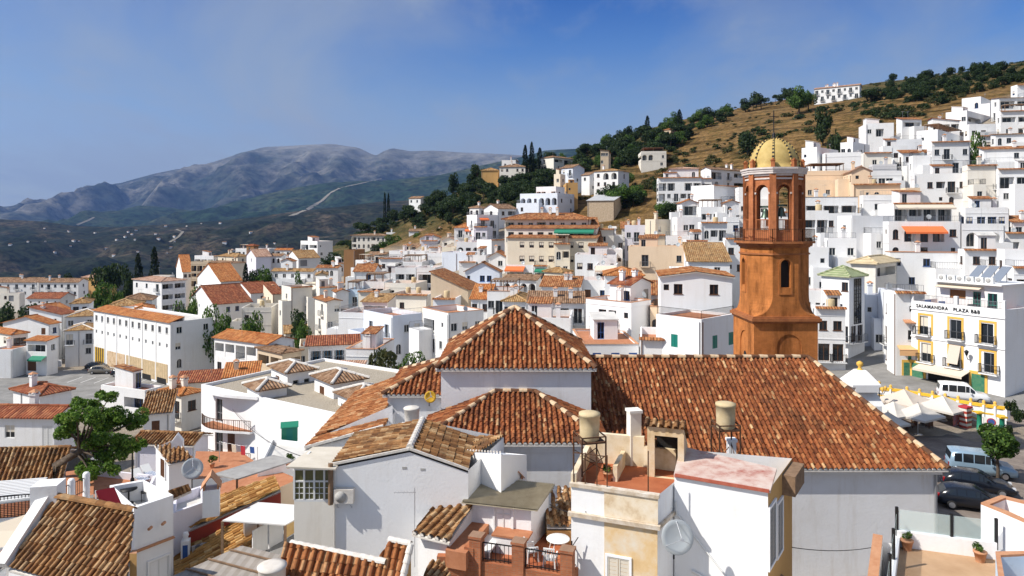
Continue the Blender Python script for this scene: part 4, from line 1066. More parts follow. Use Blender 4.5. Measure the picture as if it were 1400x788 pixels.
h('long white house with brownish roof and white columned terrace behind the church',713,722,798,413,96,74,'su','white',tile='brownb',R_='TbTb',L_='b',s=.22,ex='cc')
h('white terrace house with plain parapet directly behind the church pyramid roof',700,708,780,434,88,76,'flat','white',R_='---/www',L_='-')
h('white house with brown tile strip roof above the columned terrace',735,740,792,391,108,80,'su','white',tile='rustb',R_='-w--',s=.25,ex='cc')
h('small peach house with tan hipped roof and blue shutters above the columned terrace',744,769,781,372,118,38,'hip','cream',tile='ochreb',L_='w-',R_='w',ex='')
h('white house with scattered small windows right of the peach house',779,786,843,348,126,78,'flat','white',R_='-w-s/w--b/-b-w',L_='w/-',ex='p')
h('white house with cream awning over a roof terrace',809,814,843,362,120,80,'flat','white',R_='TT/w-w',aw=[('R',0,1,.2,1.6,'canvas_c')])
h('white house with wide orange hipped roof right behind the columned terrace',821,827,879,376,108,76,'hip','white',tile='orangeb',R_='-T-s',s=.3)
h('white house with red brown gabled roof and two tall glass doors',834,862,890,389,88,45,'gv','bright',tile='redb',L_='-D-',R_='-D',s=.32,sh='rail',cat='house')
h('white house with french doors and tile strip below the red brown gable',801,863,890,414,84,44,'flat','bright',L_='-bb-',R_='---',cop='coping',par=.5)
TERR=h('white house with blue shutters and urn topped roof balustrade behind the church ridge',783,797,873,471,76,68,'flat','white',L_='',R_='-S-S-S',sh='blue',par=.2,cop='coping')
h('low white garage wall right of the blue shuttered house',869,875,898,462,74,80,'flat','bright',R_='---',L_='-')
h('peach house side with tile strip left of the big white gable',885,889,930,419,86,84,'flat','peach',R_='---/---',cop='coping')
BIGW=h('big white gabled house with red roof left of the bell tower',903,1001,1012,379,79,10,'gu','bright',tile='rust',L_='------',R_='S',s=.14,sh='bframe',bside=None,near=True)
h('white terrace house with teal shutters left of the bell tower',897,959,1004,437,70,48,'flat','bright',L_='--S---',R_='-S-S',sh='teal',ex='r',st=3.7,par=.3)
h('peach painted house with ochre lean-to in the centre right',855,859,952,337,126,82,'flat','peach',R_='-b---w/---s--',L_='')
h('lilac white house with red windows below the stone barn',849,854,889,308,150,80,'flat','lilac',R_='wbw/w-w')
h('cream cube house with white chimney below the stone barn',882,896,917,300,145,45,'flat','cream',L_='-',R_='--',ex='c')
h('beige walled roof house below the cream cube house',879,882,909,321,138,84,'flat','beige',R_='---')
h('white house with a small dark window right of the beige wall',907,910,946,323,134,82,'flat','white',R_='s---')
h('grey cream house with cluttered roof below the barn garden',814,820,839,313,146,72,'flat','pale',R_='w-/-w',ex='td')
h('cream house with orange lean-to in the clutter right of the apartments',799,805,823,331,139,72,'su','cream',tile='rustb',R_='w-',s=.3)
h('white house with small round gable in the clutter right of the apartments',825,830,851,341,131,75,'flat','bright',R_='ws',ex='d')
h('cream house with large square opening right of the apartment building',752,758,779,333,135,76,'flat','cream',R_='-T/ww',ex='')
h('white house with red brown door beside the green awning',774,779,802,328,141,78,'flat','pale',R_='D-',sh='bframe',ex='t')
h('white house with brown flat tiled roof left of the bell tower',935,941,998,357,105,80,'su','white',tile='ochreb',R_='-----',s=.2)
h('white house with green shutter right behind the tan hut',845,850,880,398,100,76,'flat','white',R_='w-',ex='')
h('small white house with tile strip between the gables',880,884,912,402,94,80,'su','white',tile='rustb',R_='-w-',s=.3)
h('white house wall under the orange hipped roof',783,788,830,383,112,80,'flat','white',R_='-D-w',sh='bframe')
BV=h('large three storey white villa with laundry on its terrace on the dry slope',895,900,959,243,186,78,'flat','white',cat='villa',name='villa',R_='TT-TT/TwbTTw/wwwwww',L_='T/T/-')
h('',912,916,955,231,192,78,'hip','white',tile='pinkb',R_='---',L_='',into=BV,s=.15)
h('white side wing of the hillside villas right of the laundry terrace',955,958,973,244,188,80,'flat','white',R_='T/w')
h('white villa with gabled wing and green blind above the dry slope',958,972,1017,231,196,55,'gu','white',cat='villa',name='villa',tile='brownb',L_='--/w-',R_='TbT/AwT')
h('large blank white house with stepped parapet left of the belfry',945,976,1009,253,165,50,'flat','bright',L_='---/---',R_='--/--')
h('white house with orange roof and open porch below the big villa',926,932,954,277,155,72,'gv','white',tile='orangeb',R_='T/w-',L_='b/w')
h('white house with brown pergola left of the belfry',950,958,991,283,150,74,'flat','white',R_='TT/w-w',L_='w',ex='g')
h('white house with slanting stair wall left of the belfry',987,992,1010,277,148,72,'gv','white',R_='--',tile='rustb')
h('white house with barred windows below the orange porch',919,926,959,297,141,72,'flat','white',R_='-wb-/s--w',L_='w/w',ex='c')
h('white house with wide loggia and wooden door left of the belfry',954,959,994,304,132,76,'flat','white',R_='-TT/---',ex='')
h('tall white house with roof chimneys close left of the belfry',989,993,1010,297,137,76,'flat','white',R_='-w/w-',ex='c')
h('white house with black railings half hidden by the belfry',1006,1010,1032,300,139,80,'flat','white',R_='bb/bb')
h('white house with blue roof ladder left of the tower cornice',934,939,967,329,122,78,'flat','white',R_='-T-/w-w')
h('white house with two small windows left of the tower cornice',988,993,1032,326,117,78,'flat','white',R_='w-w/s-w')
h('white house wall partly behind the belfry arches',1005,1010,1052,256,160,80,'flat','white',R_='--w-/w---')
h('white house with flat parapet behind the belfry columns',1040,1045,1085,290,140,82,'flat','white',R_='w-b/-w-')
h('white villa with two dark arches on the wooded slope',871,877,911,207,268,74,'flat','pale',cat='villa',name='villa',R_='AA-w/--w',L_='T')
h('tall ochre stone house among the dark trees',821,832,835,206,264,12,'su','tan',L_='www/---',R_='',tile='brownb',s=.1)
h('white villa with arched loggia and tiled roof in the wood',812,845,860,233,225,35,'hip','white',cat='villa',name='villa',L_='wAA/www',R_='-/-',tile='ochreb',s=.2)
h('white gabled house among the trees above the white arched villa',766,783,799,229,241,45,'gv','cool',tile='brownb',L_='-b/w-',R_='-/w')
h('small cream hut left of the white gabled house in the wood',758,766,773,238,232,35,'flat','cream',L_='w',R_='-')
h('white house with tiled roof between two clumps of trees on the slope',795,806,819,239,236,45,'gv','white',tile='brownb',L_='w',R_='w/w')
h('ochre square block above the white arched villa',769,774,790,250,216,70,'flat','ochre',L_='w',R_='--')
AV=h('white villa with two tiers of dark arches on the lower wooded slope',711,762,785,264,205,30,'flat','cool',cat='villa',name='villa',L_='AA-AAA/------',R_='ww/-w')
h('',733,760,772,255,209,30,'flat','white',L_='TT-T',R_='w',into=AV)
h('white mansion with brown hipped roof on the ridge by the cypresses',683,718,723,228,300,10,'hip','pale',cat='mansion',name='mansion',tile='brownb',L_='-w-w-/AwwA-',R_='',s=.3)
h('flat white top storey block of a ridge house behind the mansion roof',686,705,709,219,315,10,'flat','white',L_='ww',R_='')
h('long ochre garden building left of the ridge mansion',658,681,684,233,306,6,'hip','ochre',tile='ochreb',L_='---',R_='')
h('pale house with brown roof and dark verandas right of the cypresses',739,757,783,215,300,45,'hip','pale',tile='brownb',L_='b-/T-',R_='TT/ww',s=.25)
h('stone barn with grey sheet roof on the dry slope',803,839,852,274,194,22,'sv','stone',cat='barn',name='barn',tile='greyb',L_='',R_='',s=.18)
h('house with brown roof among trees on the upper ridge',908,917,927,177,318,40,'hip','tan',tile='rustb',L_='w',R_='w')
h('row of white terrace houses with chimneys alone on the upper ridge',1113,1175,1189,116,300,33,'gv','white',cat='row house',name='row_house',tile='pinkb',s=.25,L_='bwbwbwbw/wbwbwbwb',R_='w/w',ex='cccccc',amax=40)
h('white house with tall stair gable right of the belfry dome',1096,1117,1146,201,165,48,'flat','white',L_='--/w-',R_='-/-w')
h('white house with small window on the upper slope right of the dome',1149,1166,1189,194,170,48,'flat','bright',L_='w-/--',R_='w',ex='p')
h('wide white house with tan eave line right of the dome',1128,1178,1183,208,160,15,'flat','bright',L_='-----/----',R_='')
h('cream cube house with round vent right of the dome',1178,1182,1219,209,152,82,'flat','pale',R_='----',L_='')
h('long peach blank walled house just right of the dome',1092,1163,1166,233,148,12,'flat','peach',L_='------/------',R_='',ex='g')
h('peach gabled house end beside the long peach wall',1161,1164,1191,234,140,84,'gv','peach',tile='pinkb',R_='--/--',s=.5)
h('white house with glazed grey roof room and black stair',1187,1191,1233,234,143,80,'flat','white',R_='-bb-/----',ex='r')
h('grey glazed roof room above the white house with black stair',1189,1193,1226,225,146,80,'flat','grey',R_='TT',zb=TZ(72,146)+7)
h('low peach house under the black iron stair',1162,1167,1231,252,136,84,'flat','peach',R_='-----',L_='')
h('white house with long brown beam canopy right of the belfry',1094,1100,1173,270,126,80,'flat','white',R_='TTT/www',cop='wood')
h('white railed terrace house right of the brown beam canopy',1175,1180,1238,267,127,82,'flat','white',R_='-wT-/----',ex='r')
h('tan square roof room with dark opening above the railed terrace',1233,1238,1258,257,131,80,'flat','peach',R_='T')
h('white apartment house with four open loggias right of the belfry',1094,1099,1133,288,112,80,'flat','white',R_='TT/TT/--',ex='')
h('tall white house with green roof strip and green door',1145,1165,1223,295,115,66,'flat','bright',L_='-/D',R_='---/-S-',sh='bright_green',ex='')
h('white cube house with one green shuttered window',1127,1132,1171,326,105,82,'flat','bright',R_='---/-S-',sh='bright_green',cop=None,par=.7)
h('white house with small square windows low right of the belfry',1088,1094,1133,338,103,82,'flat','white',R_='-s/w-/-w')
ORA=h('white house with bright orange awning over a planted terrace',1207,1215,1313,303,110,80,'flat','white',R_='-AdA-/--w-s/-----',L_='-',aw=[('R',.18,.76,.75,2.0,'canvas_o')],par=.5)
h('white house with long beige awning above the orange awning terrace',1200,1222,1301,278,117,76,'flat','white',R_='TTTT',L_='',aw=[('R',0,1,.1,1.6,'canvas_c')],par=.3)
h('white house with two wide tan arched shutters',1309,1315,1374,306,108,80,'flat','white',R_='AA/ww/--',L_='',fr='blind',cop=None)
h('white house with bright blue doors and dark glass terrace',1314,1320,1379,284,114,80,'flat','white',R_='-bb-',fr='blue')
h('white house with rust tile roof at the right photo edge',1380,1385,1436,303,112,80,'su','white',tile='rustb',R_='w--',s=.35)
h('white terrace house with dark glazing at the right photo edge',1370,1375,1436,318,110,82,'flat','white',R_='T-w/---')
h('tall blank cream wall house in the upper right',1317,1323,1363,226,128,82,'flat','pale',R_='---/---/---',L_='')
h('white house with glazed sun room at the right photo edge',1360,1365,1436,231,126,82,'flat','bright',R_='TT-/---/--w',fr='wframe')
h('white house with curved balcony and stair in the upper right',1244,1250,1323,238,132,82,'flat','white',R_='-wTb-/-----',L_='',ex='p')
h('white house with glass doors and round emblem in the upper right',1269,1274,1326,194,141,80,'flat','white',R_='-b--/--b-',L_='',ex='c')
h('white house with reed fence terrace in the upper right',1243,1248,1274,213,142,82,'flat','white',R_='--',ex='')
h('long white house with rust tiled roof strip in the upper right',1341,1345,1436,204,141,84,'su','white',tile='rustb',R_='--w--/----',s=.25)
h('white house with blue door and glazed balcony high on the slope',1293,1322,1361,151,180,52,'flat','bright',L_='--w/---',R_='Tb/wb')
h('white house with square windows below the glazed balcony house',1318,1325,1362,170,168,76,'flat','white',R_='wb-/www')
h('flat topped white house at the top edge of the village',1315,1341,1368,132,192,48,'flat','white',L_='--',R_='-T',ex='')
h('white house with dark pergolas at the upper right photo edge',1361,1368,1436,152,170,80,'flat','white',R_='TTT/wTw',ex='g')
h('highest white house at the upper right photo corner',1382,1391,1436,116,196,72,'flat','white',R_='-T',ex='c')
h('white terrace house with brown eave below the highest white house',1355,1366,1436,134,182,74,'su','white',tile='brownb',R_='TTT',s=.12)
h('white house with dark tiled veranda on the upper slope',1275,1312,1320,165,176,18,'su','white',tile='redb',L_='TTT',R_='w',s=.15)
h('white house with three dark doors below the tiled veranda',1253,1282,1321,177,160,48,'flat','bright',L_='--/--',R_='bb-/---')
h('white house with rust gable roof high on the slope',1226,1233,1260,163,189,66,'su','white',tile='rustb',R_='T',L_='-',s=.3)
h('long white house with blue awning under the dry hill',1184,1222,1228,168,185,14,'flat','white',L_='-T-/--w',R_='',ex='p')
h('white house with red window on the upper slope',1217,1222,1261,191,160,78,'flat','bright',R_='s--w/----')
h('white house with rust lean-to roof left of the emblem house',1229,1234,1273,209,150,80,'su','white',tile='rustb',R_='w-T',s=.3)
h('small white house with outside stair on the upper slope',1202,1207,1241,200,156,80,'flat','white',R_='-w-',ex='p')
h('white blank walled house at the right photo edge above the hotel',1368,1374,1436,341,96,82,'flat','bright',R_='---/-w-',ex='c')
h('white house with dark window at the right photo edge beside the hotel',1380,1386,1444,365,88,82,'flat','bright',R_='w--/---')
SOL=h('white house with two shuttered windows behind the hotel solar panels',1313,1319,1373,341,101,82,'flat','white',R_='-w-w-/-----',par=.3)
h('white house with brown tile ledge and stone base below the orange awning',1210,1217,1318,345,106,82,'flat','white',R_='--w--/-----',par=.2,cop='coping')
GT=h('white corner house with green ribbed pyramid roof and tall lattice window',1123,1161,1182,377,88,55,'hip','bright',tile='greenb',L_='----/----/-b-b/',R_='--/--/bb/--',s=.55,ov=.35,sh='bframe')
h('white house under a tan ribbed pyramid canopy',1164,1197,1226,359,99,45,'hip','pale',tile='canvas',L_='',R_='T',s=.42,ov=.5)
h('white flats with black balcony rails right of the bell tower',1111,1116,1156,420,84,80,'flat','white',R_='ww/bb/bb/',L_='',rail='iron',par=.9)
h('white house with oval roof openings right of the bell tower',1090,1096,1142,397,93,82,'flat','white',R_='-ss/---')
h('white alley house, bluish shade painted in, with a dark double door and small sign',1179,1183,1208,403,92,84,'flat','cool',R_='s-/-b/-w/D',L_='')  # white wall; its bluish shade is put into the wall colour
h('narrow white house, bluish shade painted in, with tall windows at the alley corner',1204,1209,1223,396,89,80,'flat','cool',R_='b/b/b/D',L_='',rail='iron')  # alley shade painted on as a bluish wall colour
h('white house with chairs on its railed roof left of the hotel',1211,1217,1264,399,83,82,'flat','white',R_='----/-b--',ex='r')
SAL=h('white hotel with yellow window surrounds and black balconies on the square',1246,1374,1412,424,71,62,'flat','bright',cat='hotel',name='hotel',L_='Bbb/Bbb/',R_='-----/-----',rail='iron',par=.75,near=True,st=3.05,zb=1.5)
h('white house with orange canopy and yellow green shop window beside the hotel',1219,1225,1248,399,80,76,'flat','white',L_='',R_='--/-w/-S/',sh='gframe',fr='bframe')
h('long white house behind the hotel right side',1385,1392,1460,392,80,80,'flat','white',R_='w-w-/----',L_='')
h('low white house with brown roof left of the lilac house',548,552,573,339,222,76,'su','white',tile='brownb',R_='w-T',s=.25)
h('white cube house with grey railing between the lilac house and the blank white cubes',582,587,608,338,192,78,'flat','white',R_='b-w/--',ex='r')
h('cream house with flat roof beside the hotel garden trees',540,545,560,343,216,76,'flat','cream',R_='w-')
h('white house with brown roof and small door at the foot of the hotel garden',497,502,520,350,232,74,'su','pale',tile='brownb',R_='w-D',s=.25)
h('small white house left of the tall brown brick wall',455,462,474,360,228,60,'flat','white',R_='w/-')
h('pale house with orange lean-to above the brown tiled columned terrace',846,850,874,312,160,78,'su','pale',tile='rustb',R_='-w-',s=.3)
h('white house with grey roof under the barn garden wall',826,830,852,322,150,76,'flat','white',R_='w-w/b-')
h('white house with green netted terrace at the left of the pale gable',622,628,650,358,160,72,'flat','bright',R_='-w')
h('white house between the white cube and the dark netted terrace',642,646,664,349,162,78,'flat','white',R_='w-/bw')
h('white house with tan roof beside the dark garden tree left of centre',384,390,420,456,140,70,'su','pale',tile='ochreb',R_='-w-',s=.2)
h('low cream garden house below the dark garden tree',404,409,432,474,118,74,'flat','cream',R_='w-w')
h('tall white house at the edge of the upper right garden trees',1331,1336,1368,186,165,80,'flat','white',R_='w-b/-ww')
h('white house with dark eave below the upper right pergolas',1356,1361,1436,184,160,82,'su','white',tile='brownb',R_='-w-w--/wb',s=.15)
h('white annex behind the leaning tree with a plain door',190,196,226,566,72,70,'su','white',tile='old',R_='-D-',s=.25,sh='bframe')
def root_at(name,label,cat,p,group=None):
 r=thing(name,label,cat,Matrix.Translation(p),group)
 return r,Matrix.Translation(p).inverted()
def walls(mb,top,zb,m=0,close=True):
 n=len(top)
 for k in range(n if close else n-1):
  a=Vector(top[k]);b=Vector(top[(k+1)%n])
  mb.face([(a.x,a.y,zb),(b.x,b.y,zb),b,a],m)
W['church']=plaster('lime washed church wall',(.78,.78,.79),amount=.6)
ch,CI=root_at('church','white walled church with large rust tiled hipped roofs in the foreground','church',(8,46,-1))
V3=Vector
def roofset(root,RI,polys,mat,seed=0,name='roof',under=True,pitch=PITCH,lift=.05,amp=.1,course=.37):
 for i,pl in enumerate(polys):
  tile_patch([V3(p)+V3((0,0,lift))for p in pl],mat,name,root,RI,seed=seed+i,pitch=pitch,amp=amp,course=course)
 if under:
  ub=MB()
  for pl in polys:ub.slab([V3(p)-V3((0,0,.035))for p in pl],.08)
  ub.build('eave',M_['mortar'],root,RI)
NP=.285
ze,zr_=6.34,10.83
n_f=[(3,38,ze),(24.13,38,ze),(20.08,46.6,zr_),(3,46.6,zr_)]
n_r=[(24.13,38,ze),(24.13,55.2,ze),(20.08,46.6,zr_)]
n_b=[(24.13,55.2,ze),(-4,55.2,ze),(-4,46.6,zr_),(20.08,46.6,zr_)]
roofset(ch,CI,[n_f,n_r,n_b],T['church'],3,pitch=NP)
rb=MB();ridge(rb,(4,46.6,zr_+.08),(20.08,46.6,zr_+.08),.17,.55,0,6,True);ridge(rb,(24.13,38,ze+.08),(20.08,46.6,zr_+.08),.16,.55,0,6,True);ridge(rb,(24.13,55.2,ze+.08),(20.08,46.6,zr_+.08),.16,.55,0,6,True)
M_['ridge_dark']=speck('dark ridge tile',(.06,.03,.02),(.2,.09,.04),4);M_['ridge_pale']=speck('mortared ridge tile',(.5,.33,.18),(.66,.52,.36),4)
RM2=[M_['ridge_dark'],M_['ridge_pale']]
rb.build('ridge_tiles',RM2,ch,CI)
tb=MB();eave_trim(tb,(3,38,ze-.0),(24.1,38,ze-.0),(0,-1,0),NP,.105);eave_trim(tb,(24.13,38.1,ze),(24.13,55,ze),(1,0,0),NP,.105)
tb.build('eave_trim',M_['mortar'],ch,CI)
wb=MB();walls(wb,[(-4,38.4,ze-.06),(23.75,38.4,ze-.06),(23.75,54.8,ze-.06),(-4,54.8,ze-.06)],-2.5)
wb.box(3,38.22,ze-.34,23.93,38.398,ze-.1);wb.box(23.752,38.3,ze-.34,23.93,54.8,ze-.1)
wb.build('wall',W['church'],ch,CI)
x0,x1,y0,y1=-4.13,4.6,40.0,48.7;ze2=11.57;ap=(.19,44.35,14.5);o=.28
c=[(x0-o,y0-o,ze2-.05),(x1+o,y0-o,ze2-.05),(x1+o,y1+o,ze2-.05),(x0-o,y1+o,ze2-.05)]
roofset(ch,CI,[[c[0],c[1],ap],[c[1],c[2],ap],[c[2],c[3],ap],[c[3],c[0],ap]],T['church'],20,pitch=NP)
rb=MB()
for k in c:ridge(rb,V3(k)+V3((0,0,.09)),V3(ap)+V3((0,0,.09)),.16,.5,0,6,True)
rb.build('ridge_tiles',RM2,ch,CI)
tb=MB();eave_trim(tb,c[0],c[1],(0,-1,0),NP,.105);eave_trim(tb,c[1],c[2],(1,0,0),NP,.105);eave_trim(tb,c[3],c[0],(-1,0,0),NP,.105);tb.build('eave_trim',M_['mortar'],ch,CI)
wb=MB();walls(wb,[(x0,y0,ze2-.1),(x1,y0,ze2-.1),(x1,y1,ze2-.1),(x0,y1,ze2-.1)],-2)
wb.build('wall',W['church'],ch,CI)
ze3=9.87;xa=-7.34;apx=(-4.15,43.6,11.35)
c=[(xa-.25,40.3,ze3),(-4.15,40.3,ze3),(xa-.25,47.0,ze3),(-4.15,47.0,ze3)]
roofset(ch,CI,[[c[0],c[1],apx],[c[2],c[0],apx],[c[3],c[2],apx]],T['church'],30,pitch=NP)
rb=MB();ridge(rb,V3(c[0])+V3((0,0,.09)),V3(apx)+V3((0,0,.09)),.16,.5,0,6,True);ridge(rb,V3(c[2])+V3((0,0,.09)),V3(apx)+V3((0,0,.09)),.16,.5,0,6,True);rb.build('ridge_tiles',RM2,ch,CI)
tb=MB();eave_trim(tb,c[0],c[1],(0,-1,0),NP,.105);tb.build('eave_trim',M_['mortar'],ch,CI)
wb=MB();walls(wb,[(xa,40.55,ze3-.05),(-4.13,40.55,ze3-.05),(-4.13,46.8,ze3-.05),(xa,46.8,ze3-.05)],-2);wb.build('wall',W['church'],ch,CI)
ze4=8.72;cA,cB=(-4.84,35.0,ze4),(4.95,35.0,ze4);rA,rB=(-1.0,39.9,10.15),(1.35,39.9,10.15)
roofset(ch,CI,[[cA,cB,rB,rA],[cB,(4.95,39.9,ze4),rB],[(-4.84,39.9,ze4),cA,rA]],T['church'],40,pitch=NP)
rb=MB()
for a,b in((cA,rA),(cB,rB),(rA,rB)):ridge(rb,V3(a)+V3((0,0,.09)),V3(b)+V3((0,0,.09)),.15,.45,0,6,True)
rb.build('ridge_tiles',RM2,ch,CI)
tb=MB();eave_trim(tb,cA,cB,(0,-1,0),NP,.105);tb.build('eave_trim',M_['mortar'],ch,CI)
wb=MB();walls(wb,[(-4.5,35.4,ze4-.06),(4.6,35.4,ze4-.06),(4.6,39.95,ze4-.06),(-4.5,39.95,ze4-.06)],-2)
wb.box(-4.6,35.2,ze4-.3,4.7,35.398,ze4-.1);wb.box(-4.6,35.3,ze4-.5,4.7,35.397,ze4-.32);wb.build('wall',W['church'],ch,CI)
W['tower']=brick('orange painted brick of the tower',(.50,.19,.055),(.55,.215,.065),(.40,.15,.05),1.0)
W['belfry']=brick('reddish belfry brick',(.46,.17,.07),(.51,.195,.085),(.40,.16,.08),1.0)
def weather(m,sc=(.9,.9,.16)):
 nt=m.node_tree;b=nt.nodes['Principled BSDF'];l=b.inputs['Base Color'].links[0].from_socket
 tc=N(nt,'ShaderNodeTexCoord');mp=N(nt,'ShaderNodeMapping');mp.inputs['Scale'].default_value=sc;nt.links.new(tc.outputs['Object'],mp.inputs[0])
 n=N(nt,'ShaderNodeTexNoise',Scale=1.0,Detail=9.0,Roughness=.72);nt.links.new(mp.outputs[0],n.inputs['Vector'])
 r=ramp(nt,n.outputs['Fac'],[(.34,(.42,.40,.38)),(.5,(.95,.94,.93)),(.68,(1.22,1.2,1.18))]);nt.links.new(mixc(nt,1.0,l,r.outputs[0],'MULTIPLY'),b.inputs['Base Color'])
 bp=N(nt,'ShaderNodeBump',Strength=.3,Distance=.04);nt.links.new(n.outputs['Fac'],bp.inputs['Height']);nt.links.new(bp.outputs[0],b.inputs['Normal'])
weather(W['tower']);weather(W['belfry'])
M_['towertrim']=speck('stained tower moulding',(.26,.09,.035),(.44,.17,.06),2.0)
M_['belfrytrim']=speck('pale belfry moulding',(.55,.48,.45),(.72,.66,.62),3.0)
M_['dome']=speck('yellow dome tiles',(.42,.30,.10),(.58,.43,.17),1.6)
M_['bronze']=plain('bronze bell',(.09,.13,.10),.4,.7)
TX,TY=20.75,54.5
tw,TI=root_at('bell_tower','orange brick octagonal bell tower with yellow ribbed dome','bell tower',(TX,TY,-1))
b=2.42
wb=MB();zc=12.75
arch=lambda u,w,z0,z1,d=.13,back=True:dict(u0=u-w/2,u1=u+w/2,v0=z0,v1=z1,d=d,arch=True,back=back)
for(o_,u_,n_)in(((TX-b,TY-b,-2),(1,0,0),(0,-1,0)),((TX-b,TY+b,-2),(0,-1,0),(-1,0,0)),((TX+b,TY-b,-2),(0,1,0),(1,0,0)),((TX+b,TY+b,-2),(-1,0,0),(0,1,0))):
 wall_face(wb,o_,u_,n_,2*b,zc+2,[arch(b+.25,1.9,5.0,13.55,.07)])
wb.build('base',W['tower'],tw,TI)
for M0 in(at(TX+.25,TY-b+.06,8.55),at(TX-b+.06,TY-.25,8.55,-math.pi/2)):
 nb=MB();
 pts=[(.33*math.cos(math.pi*k/10),1.05+.33*math.sin(math.pi*k/10))for k in range(11)]+[(-.33,0),(.33,0)]
 nb.face([(p[0],-.005,p[1])for p in pts]);
 nb.build('window',M_['dark'],tw,TI@M0)
tm=MB()
for e,z0,z1 in((.10,zc-.35,zc-.2),(.22,zc-.2,zc+.02),(.12,zc+.02,zc+.14)):
 tm.box(TX-b-e,TY-b-e,z0,TX+b+e,TY+b+e,z1)
tm.build('cornice',M_['towertrim'],tw,TI)
ap8=2.36;rr=ap8/math.cos(math.pi/8)
def octv(r,z):return[V3((TX+r*math.cos(math.pi/8+math.pi/4*k),TY+r*math.sin(math.pi/8+math.pi/4*k),z))for k in range(8)]
sq=[]
bb=b-.05
for k in range(8):
 a=math.pi/8+math.pi/4*k
 sq.append(V3((TX+math.copysign(bb,math.cos(a)),TY+math.copysign(bb,math.sin(a)),0)))
fl=MB();zt0,zt1=zc+.14,zc+1.75;prev=None;NS=9
for i in range(NS+1):
 t=i/NS;w_=(1-math.sqrt(max(0,1-(1-t)**2)))
 ring=[]
 for p,q in zip(octv(rr,0),sq):
  r_=p.lerp(q,w_);r_.z=zt0+(zt1-zt0)*t;ring.append(r_)
 if prev:
  for k in range(8):fl.face([prev[k],prev[(k+1)%8],ring[(k+1)%8],ring[k]])
 prev=ring
fl.build('flare',W['tower'],tw,TI)
ub=MB();zu0,zu1=zt1,18.3
O0=octv(rr,zu0)
for k in range(8):
 A=O0[k];B=O0[(k+1)%8];u=(B-A).normalized();n=V3((u.y,-u.x,0));L=(B-A).length
 ops=[arch(L/2,.72,15.1-zu0,17.2-zu0,.3)]if k%2==1 else[]
 wall_face(ub,A,u,n,L,zu1-zu0,ops)
 if ops:
  nb=MB();a0=A+u*(L/2);ang=math.atan2(u.y,u.x)
  pts=[(.34*math.cos(math.pi*j/10),1.74+.34*math.sin(math.pi*j/10))for j in range(11)]+[(-.34,0),(.34,0)]
  nb.face([(p[0],0,p[1])for p in pts])
  nb.build('window',M_['dark'],tw,TI@at(a0 .x-n.x*.285,a0 .y-n.y*.285,15.1,ang))
  fb=MB()
  for j in range(10):
   t0,t1=math.pi*j/10,math.pi*(j+1)/10
   q=lambda t,r_,y:(r_*math.cos(t),y,1.74+r_*math.sin(t))
   fb.face([q(t0,.38,-.05),q(t0,.52,-.05),q(t1,.52,-.05),q(t1,.38,-.05)]);fb.face([q(t0,.52,-.05),q(t0,.52,0),q(t1,.52,0),q(t1,.52,-.05)])
  fb.box(-.52,-.05,-.55,.52,0,-.42);fb.box(-.52,-.05,-.42,-.38,0,1.74);fb.box(.38,-.05,-.42,.52,0,1.74);fb.box(-.38,-.03,-.42,.38,0,-.02)
  fb.build('window_surround',W['tower'],tw,TI@at(a0 .x,a0 .y,15.1,ang))
ub.build('shaft',W['tower'],tw,TI)
cb=MB()
def octring(mb,r0,z0,r1,z1,m=0):
 A=octv(r0/math.cos(math.pi/8),z0);B=octv(r1/math.cos(math.pi/8),z1)
 for k in range(8):mb.face([A[k],A[(k+1)%8],B[(k+1)%8],B[k]],m)
def octslab(mb,r,z0,z1,m=0):
 octring(mb,r,z0,r,z1,m);mb.face(octv(r/math.cos(math.pi/8),z1),m);mb.face(octv(r/math.cos(math.pi/8),z0)[::-1],m)
octslab(cb,2.45,17.55,17.68);octslab(cb,2.46,18.1,18.25);octslab(cb,2.62,18.25,18.42);octslab(cb,2.8,18.42,18.58)
cb.build('cornice',M_['towertrim'],tw,TI)
bf=MB();bt=MB();ra=2.02;zb0,zb1=18.6,23.75
O1=octv(ra/math.cos(math.pi/8),zb0)
